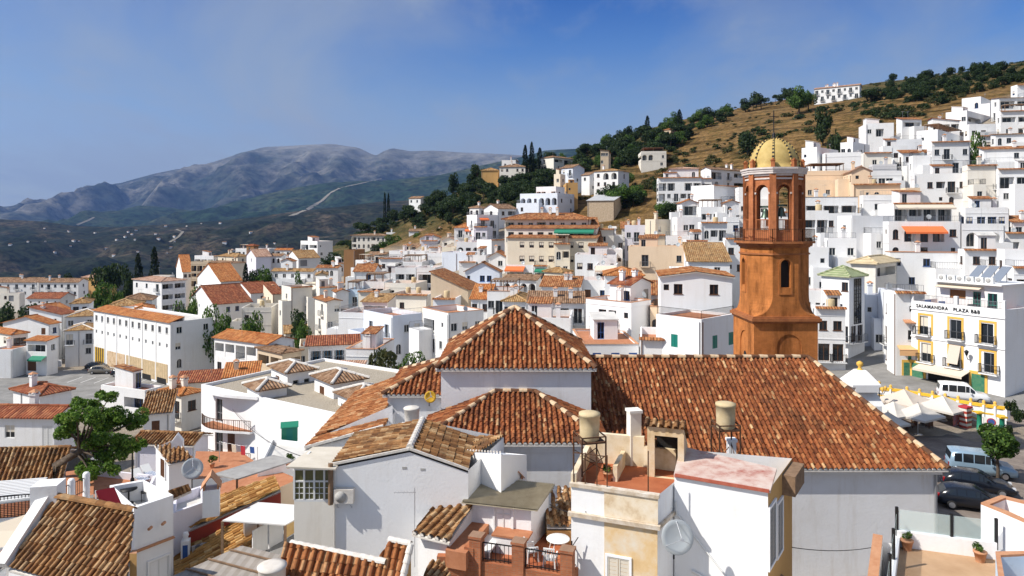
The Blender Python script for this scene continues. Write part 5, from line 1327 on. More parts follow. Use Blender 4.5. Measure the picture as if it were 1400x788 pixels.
for k in range(8):
 A=O1[k];B=O1[(k+1)%8];u=(B-A).normalized();n=V3((u.y,-u.x,0));L=(B-A).length
 wall_face(bf,A,u,n,L,zb1-zb0,[arch(L/2,.95,.75,4.35,.42,False)])
 ia=A-n*.42+u*.17;ib=B-n*.42-u*.17
 wall_face(bf,ia,u,n,(ib-ia).length,zb1-zb0,[arch((ib-ia).length/2,.95,.75,4.35,.001,False)])
 c0=A+u*(L/2)+V3((0,0,0));ang=math.atan2(u.y,u.x);Mk=TI@at(c0 .x+n.x*0,c0 .y,zb0,ang)
 for j in range(10):
  t0,t1=math.pi*j/10,math.pi*(j+1)/10
  q=lambda t,r_,y:Mk_@V3((r_*math.cos(t),y,3.875+r_*math.sin(t)))
  Mk_=at(c0 .x,c0 .y,zb0,ang)
  bf.face([q(t0,.475,-.05),q(t0,.62,-.05),q(t1,.62,-.05),q(t1,.475,-.05)]);bf.face([q(t0,.62,-.05),q(t0,.62,0),q(t1,.62,0),q(t1,.62,-.05)])
 Mw=at(c0 .x,c0 .y,zb0,ang)
 for sx in(-1,1):
  xa_,xb_=sorted((sx*.48,sx*(L/2+.03)))
  bt.box(xa_,-.07,3.62,xb_,.02,3.76,0,Mw)
 bt.box(-L/2-.03,-.06,4.75,L/2+.03,.0,4.87,0,Mw)
 p=A+V3((A.x-TX,A.y-TY,0)).normalized()*.02
 aa=math.atan2(A.y-TY,A.x-TX)
 bf.box(-.1,-.24,0,.1,.24,zb1-zb0,0,at(p.x,p.y,zb0,aa))
 gb=MB();gb.box(-.46,-.02,.78,.46,.0,.84);gb.box(-.46,-.02,1.62,.46,.0,1.68)
 for j in range(9):gb.box(-.45+.11*j-.012,-.02,.84,-.45+.11*j+.012,0,1.62)
 gb.build('railing',W['belfry'],tw,TI@Mw)
 bl=MB();bl.box(-L/2+.12,-.03,.02,L/2-.12,-.001,.7);bl.build('panel',W['belfry'],tw,TI@Mw)
bf.build('belfry',W['belfry'],tw,TI)
octslab(bt,2.12,23.62,23.78);octslab(bt,2.24,23.78,23.96);octslab(bt,2.28,23.96,24.12);octslab(bt,2.34,24.12,24.26)
bt.build('cornice',M_['belfrytrim'],tw,TI)
fl_=MB();fl_.face(octv(2.0,18.7));fl_.face(octv(2.0,23.6));fl_.build('floor',M_['towertrim'],tw,TI)
rl=MB();Ob=octv(2.72/math.cos(math.pi/8),18.58)
for k in range(8):railing(rl,Ob[k],Ob[(k+1)%8],.95,.16,0,.018)
rl.build('balcony_railing',M_['rustiron'],tw,TI)
for k in(1,3,5,7,4):
 a=math.pi/4*k+math.pi/4*0;
 ang=math.pi/4*k
 cxx,cyy=TX+1.35*math.cos(ang+math.pi),TY+1.35*math.sin(ang+math.pi)
 pass
for ang,z in((-math.pi/2,21.5),(-math.pi*3/4,21.4),(math.pi,21.4),(-math.pi/4,21.4)):
 bm_=MB();cxx,cyy=TX+1.5*math.cos(ang),TY+1.5*math.sin(ang)
 bm_.lathe((cxx,cyy,z-1.0),[(.36,0),(.34,.06),(.27,.2),(.22,.45),(.19,.62),(.1,.72),(.0,.74)],16)
 bm_.bar((cxx-.45*math.sin(ang),cyy+.45*math.cos(ang),z-.15),(cxx+.45*math.sin(ang),cyy-.45*math.cos(ang),z-.15),.12,.16)
 bm_.tube([(cxx,cyy,z-1.15),(cxx,cyy,z-.8)],.05,6)
 bm_.build('bell',M_['bronze'],tw,TI)
dm=MB();rd,hd,zd=1.86,2.3,24.26
prof=[(rd*math.cos(t),hd*math.sin(t))for t in[math.pi/2*k/12 for k in range(12)]]+[(.02,hd)]
dm.lathe((TX,TY,zd+.1),[(rd+.06,-.1),(rd+.06,0)]+prof,32)
dm.build('dome',M_['dome'],tw,TI)
rbm=MB()
for k in range(8):
 a=math.pi/8+math.pi/4*k
 for j in range(22):
  t0=math.pi/2*j/22;t1=math.pi/2*(j+1)/22
  q=lambda t,rr_,s_:V3((TX+rr_*rd*math.cos(t)*math.cos(a)-s_*math.sin(a),TY+rr_*rd*math.cos(t)*math.sin(a)+s_*math.cos(a),zd+.1+rr_*hd*math.sin(t)))
  w_=.085*(1-.5*j/22)
  m=j%2
  rbm.face([q(t0,1.035,-w_),q(t0,1.035,w_),q(t1,1.035,w_),q(t1,1.035,-w_)],m);rbm.face([q(t0,.99,-w_),q(t0,1.035,-w_),q(t1,1.035,-w_),q(t1,.99,-w_)],m);rbm.face([q(t0,1.035,w_),q(t0,.99,w_),q(t1,.99,w_),q(t1,1.035,w_)],m)
rbm.build('dome_ribs',[M_['black'],M_['dome']],tw,TI)
for k in range(8):
 p=octv(2.12,24.26)[k]
 pn=MB();a=math.atan2(p.y-TY,p.x-TX);Mp=at(p.x,p.y,24.26,a)
 pn.box(-.14,-.14,0,.14,.14,.5,0,Mp);pn.box(-.18,-.18,.5,.18,.18,.58,0,Mp);pn.lathe((p.x,p.y,24.84),[(.1,0),(.12,.06),(.07,.12),(.0,.15)],8)
 pn.build('pinnacle',W['belfry'],tw,TI)
fi=MB();zf=zd+.1+hd
fi.lathe((TX,TY,zf-.05),[(.16,0),(.2,.12),(.1,.25),(.14,.4),(.05,.55)],10);fi.tube([(TX,TY,zf+.4),(TX,TY,zf+2.2)],.035,6);fi.bar((TX-.38,TY,zf+1.75),(TX+.38,TY,zf+1.75),.06);fi.bar((TX,TY,zf+1.2),(TX,TY,zf+2.25),.06)
fi.build('cross_finial',M_['iron'],tw,TI)
LF={}
LF['broad']=leafmat('broad leaves',[(0,(.025,.055,.010)),(.45,(.055,.115,.018)),(.8,(.10,.18,.028)),(1,(.17,.25,.05))])
LF['bright']=leafmat('bright yellow green leaves',[(0,(.035,.08,.012)),(.4,(.085,.175,.022)),(.75,(.16,.28,.035)),(1,(.26,.36,.07))])  # the near tree's own brighter, yellower green
LF['dark']=leafmat('dark evergreen leaves',[(0,(.012,.026,.008)),(.5,(.026,.052,.015)),(.85,(.05,.082,.023)),(1,(.085,.115,.035))])
LF['olive']=leafmat('olive scrub leaves',[(0,(.035,.045,.014)),(.5,(.07,.08,.025)),(.85,(.11,.115,.04)),(1,(.17,.15,.06))])
LF['cypress']=leafmat('cypress needles',[(0,(.006,.014,.006)),(.6,(.013,.027,.010)),(1,(.028,.046,.016))])
LF['dry']=leafmat('dry grass tufts',[(0,(.16,.10,.035)),(.5,(.26,.165,.055)),(1,(.36,.25,.10))])
def crown(shape,n,leaf,seed,clumps=14,flat=.8):
 """leaf-sized faces gathered in clumps inside a crown of radius 1 (height scaled by the shape)"""
 r=np.random.RandomState(seed)
 if shape=='cyp':
  z=r.rand(n)**.9*2.0;a=r.rand(n)*2*np.pi
  rad=.30*np.sqrt(np.clip(1-(z/2.0)**2.2,0,1))*np.clip(z*6,.3,1)*(.75+.4*r.rand(n))*(1+.22*np.sin(a*3+z*7+seed))
  C=np.stack([rad*np.cos(a),rad*np.sin(a),z],-1)
 else:
  cc=[];cr=[]
  for i in range(clumps):
   d=r.randn(3);d/=np.linalg.norm(d)
   if shape=='umb':d[2]=abs(d[2])*.5
   else:d[2]=d[2]*.9+.1
   k=r.uniform(.35,.78)
   cc.append(d*k*np.array([1,1,flat]));cr.append(r.uniform(.26,.48))
  cc=np.array(cc);cr=np.array(cr)
  which=r.choice(clumps,n,p=cr**2/np.sum(cr**2))
  d=r.randn(n,3);d/=np.linalg.norm(d,axis=1)[:,None]
  C=cc[which]+d*(cr[which]*(.55+.5*r.rand(n)**.5))[:,None]*np.array([1,1,.85])
 nrm=r.randn(n,3)*.8+C*np.array([1,1,.6])+np.array([0,0,.5]);nrm/=np.linalg.norm(nrm,axis=1)[:,None]
 t=np.cross(nrm,r.randn(n,3));t/=np.linalg.norm(t,axis=1)[:,None];b=np.cross(nrm,t)
 s=leaf*(.6+.8*r.rand(n))[:,None]
 q=np.stack([C-t*s,C-b*s*.55+t*s*.1,C+t*s,C+b*s*.55+t*s*.1],1)
 return q.reshape(-1,3)
def leaf_mesh(name,V,mat):
 me=bpy.data.meshes.new(name);n=len(V)
 me.vertices.add(n);me.vertices.foreach_set('co',V.reshape(-1).astype(np.float32))
 me.loops.add(n);me.loops.foreach_set('vertex_index',np.arange(n,dtype=np.int32))
 me.polygons.add(n//4);me.polygons.foreach_set('loop_start',(np.arange(n//4)*4).astype(np.int32))
 me.update(calc_edges=True);me.materials.append(mat);return me
def trunk_mesh(seed,ht,r0,limbs=5,lean=0.0,spread=.55):
 r=random.Random(seed);mb=MB()
 pts=[(0,0,-.1)];x=y=0
 for k in range(1,5):x+=lean*.25+r.uniform(-.03,.03)*ht;y+=r.uniform(-.03,.03)*ht;pts.append((x,y,ht*k/4))
 mb.tube(pts,[r0,r0*.85,r0*.75,r0*.65,r0*.5],8)
 for k in range(limbs):
  a=2*math.pi*k/limbs+r.uniform(-.4,.4);b=V3(pts[-2]).lerp(V3(pts[-1]),r.uniform(.1,.9));L=ht*r.uniform(.5,.9)
  e=b+V3((math.cos(a)*L*spread,math.sin(a)*L*spread,L*.75));m=b.lerp(e,.5)+V3((0,0,L*.08))
  mb.tube([b,m,e],[r0*.45,r0*.3,r0*.1],6)
 return mb.mesh('trunk',[M_['bark']])
PROTO={}
def proto(kind):
 if kind in PROTO:return PROTO[kind]
 out=[]
 for v in range(3):
  sd=hash(kind)%1+sum(map(ord,kind))*7+v*13
  if kind=='round':c=leaf_mesh('crown',crown('r',1700,.085,sd,13),LF['dark']);zc=.95
  elif kind=='broad':c=leaf_mesh('crown',crown('r',2300,.075,sd,15),LF['broad']);zc=1.0
  elif kind=='umb':c=leaf_mesh('crown',crown('umb',1700,.085,sd,11,.55),LF['dark']);zc=1.35
  elif kind=='cyp':c=leaf_mesh('crown',crown('cyp',1500,.06,sd),LF['cypress']);zc=.1
  elif kind=='bush':c=leaf_mesh('crown',crown('r',1100,.095,sd,8,.7),LF['olive']);zc=.35
  elif kind=='dbush':c=leaf_mesh('crown',crown('r',1100,.095,sd,8,.7),LF['dark']);zc=.35
  t=trunk_mesh(sd,zc*.8 if kind!='cyp' else.5,.075 if 'bush' not in kind else.05,4)
  out.append((c,t,zc))
 PROTO[kind]=out
 return out
TREEN=[0]
def tree(kind,x,y,z,s,label,cat='tree',name=None,group=None,sz=1.0):
 TREEN[0]+=1;r=random.Random(TREEN[0]*17)
 c,t,zc=proto(kind)[TREEN[0]%3]
 nm=name or{'cyp':'cypress','umb':'pine_tree','bush':'shrub','dbush':'shrub'}.get(kind,'tree')
 M=Matrix.Translation((x,y,z))@Matrix.Rotation(r.uniform(0,6.28),4,'Z')@Matrix.Diagonal((s,s*r.uniform(.9,1.1),s*sz*r.uniform(.92,1.08),1))
 ro=thing(nm,label,cat,M,group)
 put('crown',c,ro,Matrix.Translation((0,0,zc)));put('trunk',t,ro)
 return ro
def ptree(kind,px,pyt,pyb,D,label,wpx=None,**k):
 """tree whose top is at pixel row pyt and foot near row pyb, D metres away"""
 p=P(px,pyb,D);ht=(pyb-pyt)*D/F
 z=min(TZ(p.x,p.y),p.z)if k.pop('ground',True)else p.z
 ht=CZ-(pyt-HY)*D/F-z
 full={'cyp':2.1,'umb':1.9,'round':1.85,'broad':1.9,'bush':1.0,'dbush':1.0}[kind]
 s=ht/full
 if wpx:
  s2=wpx*D/F/(2.0 if kind!='cyp' else.62);sz=s/s2;s=s2
 else:sz=1.0
 return tree(kind,p.x,p.y,z,s,label,sz=sz,**k)
ptree('cyp',211,345,378,225,'tall dark cypress standing highest behind the white apartment block',13)
ptree('cyp',189,352,380,228,'second dark cypress just left of the tallest one',12)
ptree('umb',147,355,380,236,'wide dark umbrella pine left of the cypress pair',40)
ptree('round',176,362,382,232,'dark bushy tree between the umbrella pine and the cypresses',22)
ptree('round',225,366,384,236,'low dark tree right of the tallest cypress',20)
ptree('round',40,372,388,300,'dark tree behind the left terrace row',26)
ptree('round',95,374,388,300,'dark tree behind the right terrace row',24)
ptree('broad',138,380,414,185,'big round mid green tree beside the terrace row gable',46)
ptree('broad',160,384,410,190,'yellow green tree right of the big round tree',24)
ptree('broad',196,386,412,205,'green tree left of the white apartment block',22)
ptree('round',8,408,436,170,'dark tree at the left photo edge below the terrace row',36)
ptree('round',40,412,432,185,'dark low tree under the small dark red roof',40)
ptree('broad',267,388,425,176,'green tree right of the white apartment block',30)
ptree('broad',300,392,420,178,'green garden tree behind the brown red barn roof',34)
ptree('broad',252,412,442,140,'green tree above the right end of the factory roof',32)
ptree('broad',285,416,462,128,'bright green tree behind the factory gable wall',36)
ptree('broad',312,424,465,122,'large green tree between the factory and the orange roofed hall',40)
ptree('broad',345,418,450,128,'leafy tree below the cream planted terrace',36)
ptree('round',335,357,386,212,'dark slim conifer beside the green awning apartments',12,sz=1.0)if False else None
ptree('cyp',336,356,388,205,'slim dark cypress beside the cream apartment side wall',9)
ptree('broad',358,362,390,205,'bright leafy tree right of the slim cypress',40)
ptree('round',348,358,385,212,'dark tree behind the bright leafy tree',24)
ptree('broad',408,372,390,185,'small dark round tree before the long white house',18)
ptree('round',410,418,452,138,'dark tree right of the tall cream corner house',30)
ptree('broad',412,440,466,128,'green shrubby tree below the dark one by the tall cream house',26)
ptree('round',455,342,362,235,'dark tree beside the modern white house',40)
ptree('broad',520,328,350,262,'green tree in front of the long hotel',22)
ptree('round',514,334,352,255,'dark tree left of the hotel garden tree',18)
ptree('broad',540,322,345,262,'leafy tree in front of the hotel annex',34)
ptree('broad',574,318,336,255,'green tree below the brown roof on the wooded slope',26)
ptree('bush',525,488,535,84,'large olive green shrub below the pale blue white house',62)
ptree('broad',562,482,520,86,'leafy tree beside the pale blue white house wall',46)
ptree('broad',618,460,482,88,'small palm like tree under the tan coping house',22)
for px,a,bb_,D,l in((718,199,222,302,'left one of the tall dark cypresses on the ridge'),(727,195,222,303,'tallest dark cypress on the ridge beside the mansion'),(738,203,222,306,'pointed dark conifer right of the ridge cypresses'),(885,160,183,318,'slim cypress left of the upper ridge roof'),(929,152,178,316,'slim cypress right of the upper ridge roof'),(526,262,292,335,'left dark cypress above the lone hillside house'),(531,264,292,336,'right dark cypress above the lone hillside house')):
 ptree('cyp',px,a,bb_,D,l,8 if px>600 else 4)
ptree('umb',652,221,240,312,'umbrella pine left of the ochre ridge building',20)
ptree('round',619,234,262,322,'tall dark tree where the wooded ridge drops left',18)
ptree('round',1022,176,218,235,'large dark round tree on the dry slope left of the dome',36)
ptree('round',1125,148,178,222,'dark round tree on the dry slope above the right houses',28)
ptree('dbush',1142,172,186,205,'dark shrub below the round tree on the dry slope',20)
ptree('round',1191,118,140,268,'dark green tree below the right end of the ridge terrace',34)
ptree('broad',1092,118,142,290,'green tree left of the ridge terrace houses',34)
ptree('broad',1105,122,140,295,'second green tree at the left foot of the ridge terrace',24)
ptree('round',1320,190,206,150,'leafy garden tree between the upper right houses',18)
ptree('broad',1338,180,204,150,'yellow green garden tree in the upper right village',34)
rs=random.Random(5);nW=0
px_max=lambda P_:max(p[0]for p in P_)
def hidden_by_roof(px,py):return False
WOOD=[([(455,330),(480,305),(520,285),(560,262),(620,246),(690,236),(760,225),(800,250),(760,285),(700,290),(660,282),(640,300),(600,318),(560,312),(540,330),(480,345)],235,('round','round','dbush','bush','umb')),([(760,222),(800,205),(850,188),(900,178),(950,165),(990,152),(1010,160),(960,182),(930,200),(905,226),(870,244),(820,232),(780,228)],110,('round','round','broad','umb','dbush')),([(760,262),(800,236),(815,262),(800,290),(785,300)],22,('round','broad')),([(850,255),(900,300),(920,305),(905,270),(880,282),(850,300),(820,300)],20,('round','bush','broad')),([(1000,158),(1060,135),(1110,124),(1090,140),(1040,150)],16,('round','umb')),([(1190,108),(1250,98),(1330,82),(1400,78),(1420,110),(1330,130),(1270,150),(1210,140)],150,('dbush','round','bush','dbush','bush','round')),([(1180,140),(1240,150),(1270,160),(1200,165),(1150,150)],55,('dbush','bush')),([(930,240),(1000,190),(1090,150),(1180,140),(1100,190),(1010,225)],45,('bush','bush','dbush')),([(860,250),(920,215),(960,200),(930,235),(890,262),(860,282)],16,('bush',)),]
def inside(x,y,poly):
 c=False;j=len(poly)-1
 for i in range(len(poly)):
  (xi,yi),(xj,yj)=poly[i],poly[j]
  if(yi>y)!=(yj>y)and x<(xj-xi)*(y-yi)/(yj-yi)+xi:c=not c
  j=i
 return c
def ground_hit(px,py,D0=60,D1=420,step=2.0):
 """where the line of sight through (px, py) meets the ground"""
 Ds=np.arange(D0,D1,step);X=(px-CX)*Ds/F;Z=CZ-(py-HY)*Ds/F
 g=TZa(X,Ds);k=np.nonzero(g>=Z)[0]
 return None if len(k)==0 else(float(X[k[0]]),float(Ds[k[0]]),float(g[k[0]]))
NSH=[0];SCRUB=[]
GW='trees scattered over the wooded hillside';GS='shrubs scattered over the dry hillside'
HOUSES_XY=[(Mx.translation.x,Mx.translation.y,max(a_,b_))for(a_,b_,h_,Mx)in INFO.values()]
for poly,n,mix in WOOD:
 xs_=[p[0]for p in poly];ys_=[p[1]for p in poly];k=0;tries=0
 while k<n and tries<n*12:
  tries+=1
  px,py=rs.uniform(min(xs_),max(xs_)),rs.uniform(min(ys_),max(ys_))
  if not inside(px,py,poly):continue
  g=ground_hit(px,py,130,400)
  if g is None:continue
  x,y,z=g
  if any((hx-x)**2+(hy-y)**2<(4+.5*w)**2 for hx,hy,w in HOUSES_XY):continue
  kind=rs.choice(mix);s={'round':3.3,'broad':3.0,'umb':3.0,'dbush':2.7,'bush':2.1}[kind]*rs.uniform(.7,1.35)*(.66 if px_max(poly)>1200 else 1)
  if kind in('bush','dbush'):
   NSH[0]+=1
   if NSH[0]>230:SCRUB.append((x,y,z-.2,s,kind=='dbush'));k+=1;continue
   tree(kind,x,y,z-.2,s,'low rounded shrub among others on the open hillside','shrub',group=GS)
  elif kind=='broad':tree(kind,x,y,z-.2,s,'mid green leafy tree among others on the hillside above the village',group=GW)
  elif kind=='umb':tree(kind,x,y,z-.2,s,'flat topped pine among others on the wooded hillside',group=GW)
  else:tree(kind,x,y,z-.2,s,'round dark green tree among others on the wooded hillside',group=GW)
  k+=1
px_max=lambda P_:max(p[0]for p in P_)
for poly,n,mix in WOOD:
 xs_=[p[0]for p in poly];ys_=[p[1]for p in poly]
 for q in range(int(n*(6 if px_max(poly)<1000 else 2.2))):
  px,py=rs.uniform(min(xs_),max(xs_)),rs.uniform(min(ys_),max(ys_))
  if not inside(px,py,poly):continue
  g=ground_hit(px,py,130,400)
  if g and not any((hx-g[0])**2+(hy-g[1])**2<(3+.5*w)**2 for hx,hy,w in HOUSES_XY):SCRUB.append((*g,rs.uniform(.8,1.9),rs.random()<.6))
for q in range(1500):
 x,y=rs.uniform(-120,330),rs.uniform(150,400)
 if urbanmask(np.array(x),np.array(y))>.3 or noise.noise(Vector((x/26,y/26,3.3)))<.02:continue
 if any((hx-x)**2+(hy-y)**2<(3+.5*w)**2 for hx,hy,w in HOUSES_XY):continue
 SCRUB.append((x,y,TZ(x,y),rs.uniform(.5,1.5),rs.random()<.35))
bv=[crown('r',150,.17,300+i,5,.7)for i in range(4)]
for dk,nm,mt in((True,'undergrowth',LF['dark']),(False,'undergrowth',LF['olive'])):
 L_=[bv[i%4]*s_*np.array([1,1,.8])+np.array([x,y,z+.3*s_])for i,(x,y,z,s_,d)in enumerate(SCRUB)if d==dk]
 tag(put(nm,leaf_mesh(nm,np.concatenate(L_),mt)),('dark' if dk else 'olive')+' low undergrowth covering the hillside','undergrowth',kind='stuff')
GF='tiny white houses scattered over the far hills'
bpy.context.view_layer.update();dg=bpy.context.evaluated_depsgraph_get()
fm_=MB();fm_.box(-5,-4,-3,5,4,5);fm_=fm_.mesh('wall',[W['white']]);fr_=MB();fr_.slab([V3((-5.5,-4.5,5.1)),V3((5.5,-4.5,5.1)),V3((5.5,0,7)),V3((-5.5,0,7))],.3);fr_.slab([V3((5.5,4.5,5.1)),V3((-5.5,4.5,5.1)),V3((-5.5,0,7)),V3((5.5,0,7))],.3);fr_=fr_.mesh('roof',[T['brownb']])
spots=[(rs.gauss(*rs.choice(((170,12),(250,22),(232,8),(285,18),(165,10),(60,30),(320,30),(380,25),(130,40)))),rs.gauss(330,18))for k in range(46)]
for px,py in spots:
 if not 306<py<372 or px>420 or px<5:continue
 d=(P(px,py,1000.0)-V3((0,0,CZ))).normalized()
 ok,loc,nn,i_,ob,mm=scene.ray_cast(dg,V3((0,0,CZ))+d*450,d)
 if not ok or not ob.name.startswith('hills'):continue
 t=thing('farmhouse','tiny white house among others scattered over the dark far hills','house',Matrix.Translation(loc)@Matrix.Rotation(rs.uniform(-.6,.6),4,'Z')@Matrix.Scale(rs.uniform(.4,.9),4),GF);put('wall',fm_,t);put('roof',fr_,t)
for a in TRACKS:track(*a)
Z_=lambda z:V3((0,0,z))
def trimline(root,RI,pts,w=.22,h=.12,mat='mortar',name='verge'):
 mb=MB()
 for a,b in zip(pts,pts[1:]):mb.bar(a,b,w,h)
 mb.build(name,M_[mat],root,RI)
def block(name,label,cat,top,zb=None,wall='white',floor=None,par=0.0,cop=None,group=V1):
 """walls under the polygon of top points (world), optional roof floor below a parapet"""
 top=[V3(p)for p in top];c=sum(top,V3())/len(top)
 zb=min(TZ(p.x,p.y)for p in top)-.4 if zb is None else zb
 root,RI=root_at(name,label,cat,(c.x,c.y,zb),group)
 mb=MB();walls(mb,top,zb);
 if par:
  ins=[p+(V3((c.x,c.y,p.z))-p).normalized()*.25 for p in top]
  n=len(top)
  for k in range(n):
   j=(k+1)%n
   mb.face([top[k],top[j],ins[j],ins[k]]);mb.face([ins[k],ins[j],ins[j]-Z_(par),ins[k]-Z_(par)])
  if floor:
   fb=MB();fb.face([p-Z_(par-.004)for p in ins]);fb.build('roof_terrace',M_[floor],root,RI)
  if cop:
   cb=MB()
   for k in range(n):
    a,b=top[k],top[(k+1)%n];i0,i1=ins[k],ins[(k+1)%n]
    cb.slab([a+Z_(.07),b+Z_(.07),i1+Z_(.07),i0+Z_(.07)],.068)
   cb.build('coping',M_[cop],root,RI)
 elif floor:
  fb=MB();fb.face(top);fb.build('roof_terrace',M_[floor],root,RI)
 mb.build('wall',W[wall],root,RI)
 return root,RI
def wpart(root,RI,p,ang,kind,w,h,fr,name='window',sh=None,proud=.0):
 """window fixed flat on a wall at world point p (bottom centre), facing angle ang"""
 me,pm=win_mesh(kind,w,h,fr,True)
 n=V3((math.sin(ang),-math.cos(ang),0))
 o=put(name,me,root,RI@at(p.x+n.x*(.03+proud),p.y+n.y*(.03+proud),p.z,ang))
 if pm is not None:put('pane',pm,o)
 rv=MB()
 t=.09
 for x0,z0,x1,z1 in((-w/2-t,-t,-w/2,h+t),(w/2,-t,w/2+t,h+t),(-w/2,h,w/2,h+t),(-w/2,-t,w/2,0)):rv.box(x0,-.045,z0,x1,.06,z1)
 rv.build('surround',W['bright'],o)
 return o
def sub(root,p):return root.matrix_basis.inverted()
Y1=30.0
e_l,apx,e_r=P(454,636,Y1),P(560,615,Y1),P(640,643,Y1)
b_l,b_a,b_r=V3((e_l.x,34.4,e_l.z)),V3((apx.x,34.4,apx.z)),V3((e_r.x+1.5,34.6,e_r.z))
g1,RI=root_at('house','tall white gabled house front with weathered tile roof left of the chapel','house',(apx.x,32,TZ(-4,32)-.4),V1)
mb=MB();zb=TZ(-4,32)-.4
ptsf=[e_l,apx,e_r]
mb.face([(e_l.x,e_l.y,zb),(e_r.x,e_r.y,zb),e_r,apx,e_l]);walls(mb,[e_r,b_r],zb,0,False);walls(mb,[b_l,e_l],zb,0,False);mb.face([(b_r.x,b_r.y,zb),(b_l.x,b_l.y,zb),b_l,b_a,b_r])
mb.build('wall',W['bright'],g1,RI)
roofset(g1,RI,[[b_l,e_l,apx,b_a]],T['old'],51,lift=.03);roofset(g1,RI,[[e_r,V3((e_r.x,34.4,e_r.z)),V3((apx.x,34.4,apx.z)),apx]],T['old'],52,lift=.03)
roofset(g1,RI,[[V3((e_r.x,31.5,e_r.z)),b_r,V3((e_r.x,34.4,e_r.z+.02))]],T['old'],53,lift=.03,under=False)
rb=MB();ridge(rb,apx+Z_(.08),b_a+Z_(.08),.15,.4);rb.build('ridge_tiles',M_['mortar'],g1,RI)
trimline(g1,RI,[e_l+Z_(.05)-V3((0,.02,0)),apx+Z_(.05)-V3((0,.02,0)),e_r+Z_(.05)-V3((0,.02,0))],.1,.1)
for px,py in((553,640),(578,642)):
 vb=MB();p=P(px,py,Y1);vb.box(p.x-.1,p.y-.012,p.z-.05,p.x+.1,p.y+.1,p.z+.05);vb.build('air_brick',M_['concrete'],g1,RI)
def aircon(p,ang,label,s=1.0):
 r=thing('air_conditioner',label,'air conditioner',at(p.x,p.y,p.z,ang))
 mb=MB();mb.box(-.42*s,-.34*s,0,.42*s,0,.6*s);mb.build('case',M_['tankw'],r)
 fb=MB();fb.lathe((0,0,0),[(.0,0),(.24*s,.0),(.25*s,.015),(.0,.02)],18,0,True,Matrix.Translation((-.12*s,-.345*s,.3*s))@Matrix.Rotation(R(90),4,'X'))
 fb.build('fan_grille',M_['concrete'],r)
 bb=MB()
 for x in(-.3*s,.3*s):bb.bar((x,0,-.03),(x,-.36*s,-.03),.04);bb.bar((x,-.02,-.3*s),(x,-.3*s,-.05),.03)
 bb.build('bracket',M_['steel'],r);return r
p=P(470,688,Y1-.28);aircon(V3((p.x,Y1-.02,p.z)),0,'cream air conditioner on the white gabled wall beside the glazed porch')
pa,pb_=P(402,640,Y1-.15),P(457,640,Y1-.15)
gp,RI=root_at('glazed_porch','white framed glazed porch under a cream sheet roof','porch',(pa.x+.9,30.4,TZ(pa.x,30)-.3),None)
zt=P(0,640,Y1-.15).z;zg0=P(0,683,Y1-.15).z;zb=TZ(pa.x,30)-.3
fm=MB();gl=MB();bp=MB();yf=Y1-.15;w=pb_.x-pa.x
fm.box(pa.x,yf,zg0-.1,pb_.x,yf+.1,zg0);fm.box(pa.x,yf,zt-.1,pb_.x,yf+.1,zt);fm.box(pa.x,yf,zt-.62,pb_.x,yf+.1,zt-.55)
for k in range(5):
 x=pa.x+w*k/4;fm.box(x-.04,yf-.01,zg0,x+.04,yf+.11,zt-.1)
 if k<4:
  fm.box(x+w/8-.012,yf+.02,zg0,x+w/8+.012,yf+.06,zt-.62)
  for j in(1,2):zz=zg0+(zt-.62-zg0)*j/3;fm.box(x+.04,yf+.02,zz-.012,x+w/4-.04,yf+.06,zz+.012)
fm.box(pa.x,yf+.1,zg0-.1,pa.x+.1,yf+2.2,zg0);fm.box(pa.x,yf+.1,zt-.1,pa.x+.1,yf+2.2,zt);fm.box(pa.x,yf+1.1,zg0,pa.x+.1,yf+1.2,zt-.1)
M_['porchglass']=plain('greenish porch glass',(.10,.10,.035),.12,spec=.6)
gl.face([(pa.x+.03,yf+.05,zg0),(pb_.x,yf+.05,zg0),(pb_.x,yf+.05,zt-.1),(pa.x+.03,yf+.05,zt-.1)]);gl.face([(pa.x+.05,yf+.1,zg0),(pa.x+.05,yf+2.2,zg0),(pa.x+.05,yf+2.2,zt-.1),(pa.x+.05,yf+.1,zt-.1)])
bp.box(pa.x,yf,zb,pb_.x,yf+2.2,zg0-.102)
fm.build('frame',M_['wframe'],gp,RI);gl.build('pane',M_['porchglass'],gp,RI);bp.build('base_wall',W['pale'],gp,RI)
rf=MB();rf.slab([P(391,638,yf-.5),P(459,641,yf-.4),P(478,611,33.2),P(428,611,33.2)],.07);rf.build('roof',speck('cream sheet',(.56,.50,.40),(.68,.62,.52),1.2),gp,RI)
ps=MB();p=P(452,690,yf-.15);ps.tube([p,P(452,634,yf-.15)],.11,8);ps.build('post',M_['wood'],gp,RI)
g,RI=block('house','small white flat roofed block beside the chapel wall','house',[P(638,619,32.2),P(685,622,30.6),P(720,622,32.6),P(676,618,34.3)],None,'bright','whitefloor',.3)
tm_=MB();eave_trim(tm_,P(638,618,32.2)+Z_(.05),P(685,621,30.6)+Z_(.05),(-.1,-1,0),.2,.06);tm_.build('tile_edge',M_['mortar'],g,RI)
